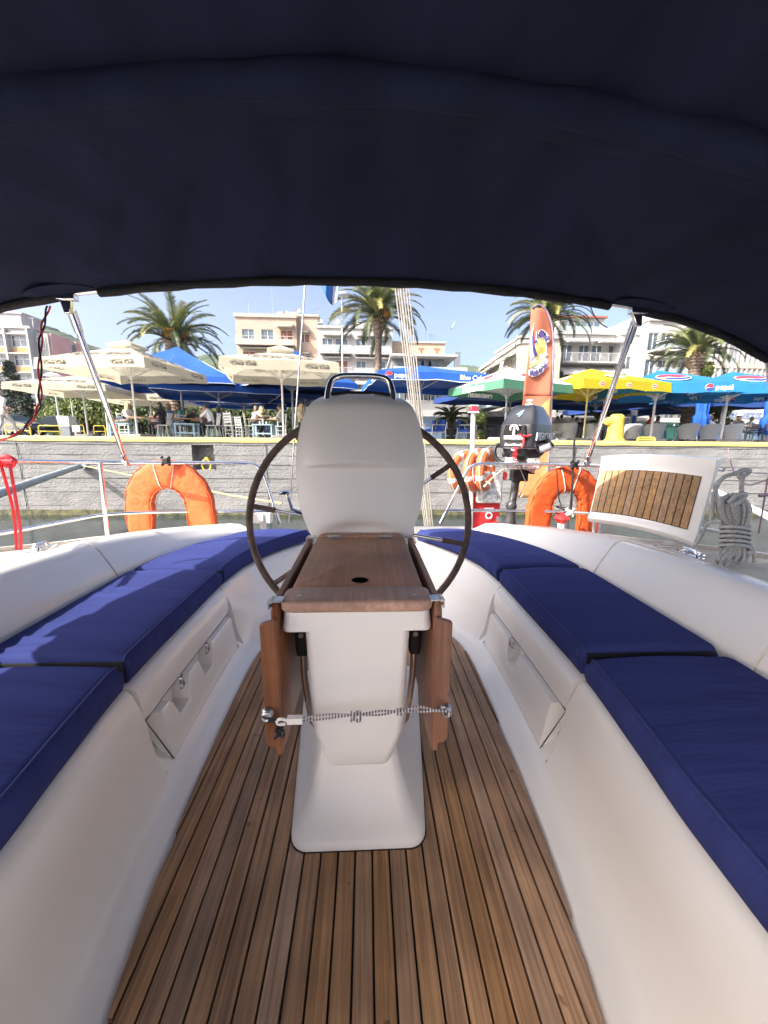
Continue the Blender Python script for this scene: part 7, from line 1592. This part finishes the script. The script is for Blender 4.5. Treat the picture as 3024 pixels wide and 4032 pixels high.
# --- white block with big awnings
x0, W_, H_ = span(2190,2446,1318,50)
f = Facade('awning_block','white apartment block hung with large pale awnings above the yellow parasol',x0,49.5,W_,H_,9,WHR); fh = 3.05; nf = int(H_//fh)
for k in range(nf):
    z_ = H_-.35-fh*(k+1)
    for fx in (.16,.42,.62,.88): f.window(fx*W_,z_+.05,1.35,2.15,0)
    f.balcony(.2,W_-.2,z_,1.5,'glass' if k else 'bars',.95,WHR); f.awning(.25,W_*.48,z_+2.8,1.75,.55 if k == 0 else 1.2,AWW); f.awning(W_*.5,W_-.25,z_+2.8,1.75,.55 if k == 0 else 1.2,AWW)
f.finish(.25,WHR)
mb = MB(); mb.b2((W_*.1,1.5,H_),(W_*.78,8,H_+2.3)); pe = obj('penthouse', mb, WHR, f.t, 0); mb = MB(); mb.b2((W_*.08,1.2,H_+2.3),(W_*.82,8.2,H_+2.5)); obj('roof', mb, mat('rust red roof edge',(.36,.12,.08),.8), pe, 0)
for i in range(6): mb = MB(); mb.b2((W_*(.13+.1*i),1.45,H_+.5),(W_*(.13+.1*i)+W_*.08,1.5,H_+1.9)); obj('penthouse_window', mb, WG, pe, 0)
mb = MB(); mb.b2((.1,-.05,H_+.25),(W_-.1,0,H_+.9)); obj('balustrade_glass', mb, RAILG, f.t, 0); f.antenna(W_*.9,4,2.2)
x0, W_, H_ = span(2448,2556,1318,48.5)
f = Facade('grey_block','pale grey block with two plain windows behind the right strut',x0,48.5,W_,H_,9,mat('pale grey render',(.60,.60,.58),.9,var=.05,scale=.6))
for k in range(5): f.window(W_*.30,H_-2.0-3.35*(k+1)+1.4,1.15,1.5,0)
f.finish(.2,WHR); mb = MB(); mb.prism([(W_*.35,.5,H_),(W_+.1,.5,H_),(W_+.1,.5,H_+3.0)],(0,7,0)); obj('sloping_roof', mb, WHR, f.t, 0); mb = MB(); mb.tube([(W_*.2,1,H_),(W_*.2,1,H_+1.8)], .12, 8); obj('flue', mb, STEELD, f.t)
x0, W_, H_ = span(2558,2812,1262,47)
f = Facade('balcony_block','white balconied block directly behind the stout right palm',x0,47,W_,H_,10,WHR); fh = 3.0; nf = int(H_//fh)
for k in range(nf):
    z_ = H_-.4-fh*(k+1)
    for fx in (.10,.30,.52,.74,.92): f.window(fx*W_,z_+.05,1.25,2.05,0)
    f.balcony(.2,W_*.66,z_,1.4,'glass',.95,WHR); f.balcony(W_*.70,W_-.1,z_,1.0,'glass',.95,WHR)
    if k in (1,2): f.awning(.3,W_*.62,z_+2.75,1.1,.5,AWN)
    mb = MB(); mb.b2((W_*.82,-.45,z_+1.2),(W_*.82+.8,-.05,z_+1.8)); obj('air_conditioner', mb, GEL2, f.t, 0)
f.finish(.3,WHR)
x0, W_, H_ = span(2815,3190,1300,44)
f = Facade('nemesis_building'.replace('nemesis','hotel'),'white office building with tall ribbed windows and blue wall lettering at the right',x0,44,W_,H_,10,WHR); fh = 3.3; nf = int(H_//fh)
for k in range(nf-1):
    z_ = H_-.6-fh*(k+1)
    for i in range(9): f.window(W_*(.06+.11*i),z_+.9,1.05,1.7,0)
    mb = MB(); mb.b2((0,-.25,z_-.1),(W_,-.003,z_+.35)); obj('floor_edge', mb, BEI2, f.t, 0)
for i in range(19): mb = MB(); mb.b2((W_*i/18-.07,-.22,3.7),(W_*i/18+.07,-.004,H_-.3)); obj('rib', mb, WHR, f.t, 0)
f.finish(.4,WHR)
a = at(2936,1637,43.4); mb = MB(); tx = text('ΝΕΜΕΣΙΣ',.80,.03,0,.02,sx=1.12); put_text(mb, tx, (a.x-x0,-.52,a.z-QZ), (1,0,0), (0,0,1)); obj('lettering', mb, mat('steel blue letters',(.20,.26,.42),.5), f.t, 0)
mb = MB(); mb.b2((.0,-.45,a.z-QZ-.9),(W_,-.005,a.z-QZ+.75)); obj('fascia', mb, WHR, f.t, 0); mb = MB(); mb.b2((2,-.3,.2),(W_-1,-.1,a.z-QZ-1.1)); obj('shopfront', mb, WG, f.t, 0)
# --- low shops and pavilions behind the terrace
def shop(L_, R_, T_, Y, wall, label, band, glass_m, fascia=.5):
    x0, W_, H_ = span(L_,R_,T_,Y); H_ = max(H_,1.6); t = thing('shop_pavilion', label, 'shop', (x0,Y,QZ), 'low shops behind the terrace', 0, False); c = t
    mb = MB(); mb.b2((0,.3,0),(W_,5,H_-.1)); obj('wall', mb, wall, t, 0); mb = MB(); mb.b2((-.3,-.9,H_-.1-fascia*.0),(W_+.3,5.2,H_+fascia*.5)); obj('roof', mb, band, t, 0)
    n_ = max(2,int(W_/1.6))
    for i in range(n_): x = W_*(i+.12)/n_; mb = MB(); mb.b2((x,.22,.25),(x+W_/n_*.76,.298,H_-.45)); obj('shop_window', mb, glass_m, t, 0)
    return t
shop(1640,1885,1636,30,mat('pale blue wall',(.34,.48,.66),.8,var=.05),'pale blue shop with a white roof edge behind the blue armchairs',WHR,mat('blue glazed panel',(.28,.42,.60),.3))
shop(1890,2090,1640,27,DKS,'dark-fronted bar with a black and white sign band behind the white and green parasol',mat('black sign band',(.03,.03,.032),.5),DKS)
shop(2165,2520,1640,31,mat('grey curtain wall',(.44,.43,.45),.8,var=.08),'low pavilion with white roof and grey side curtains behind the yellow parasol',WHR,mat('grey side curtain',(.46,.45,.48),.7,var=.1,scale=2))
shop(2525,2700,1690,32,mat('green shop front',(.08,.30,.22),.6),'low green-fronted kiosk behind the red jacket',WHR,mat('green panel',(.06,.26,.19),.5))
shop(880,1160,1655,42,WHR,'low bright shop glimpsed beneath the far blue parasols',WHR,mat('bright shop glass',(.50,.53,.55),.2))
mb = MB(); a = at(2495,1640,22); mb.b2((a.x-.17,21.95,QZ),(a.x+.17,22.05,a.z+.35)); sg = thing('menu_sign', 'white upright menu sign with a blue panel right of the bollard', 'sign', (a.x,22,QZ)); obj('board', mb, WHT, sg, 0); mb = MB(); mb.b2((a.x-.11,21.93,a.z-.55),(a.x+.11,21.948,a.z+.05)); obj('blue_panel', mb, mat('blue print',(.05,.20,.58),.5), sg, 0)

# ------------------------------------------------------------------ summer haze over the harbour
mb = MB(); mb.b2((-900,-280,WZ-2),(900,1050,300)); hz_ = obj('haze', mb, CONC, None, 0); hz_['kind'] = 'stuff'; hz_['label'] = 'thin summer haze over the harbour and town'
m_ = bpy.data.materials.new('haze air'); m_.use_nodes = True; n = m_.node_tree; n.nodes.clear(); o_ = n.nodes.new('ShaderNodeOutputMaterial'); v = n.nodes.new('ShaderNodeVolumePrincipled')
v.inputs['Density'].default_value = .00014; v.inputs['Color'].default_value = (.80,.90,1,1); n.links.new(v.outputs[0], o_.inputs['Volume']); hz_.data.materials.clear(); hz_.data.materials.append(m_)
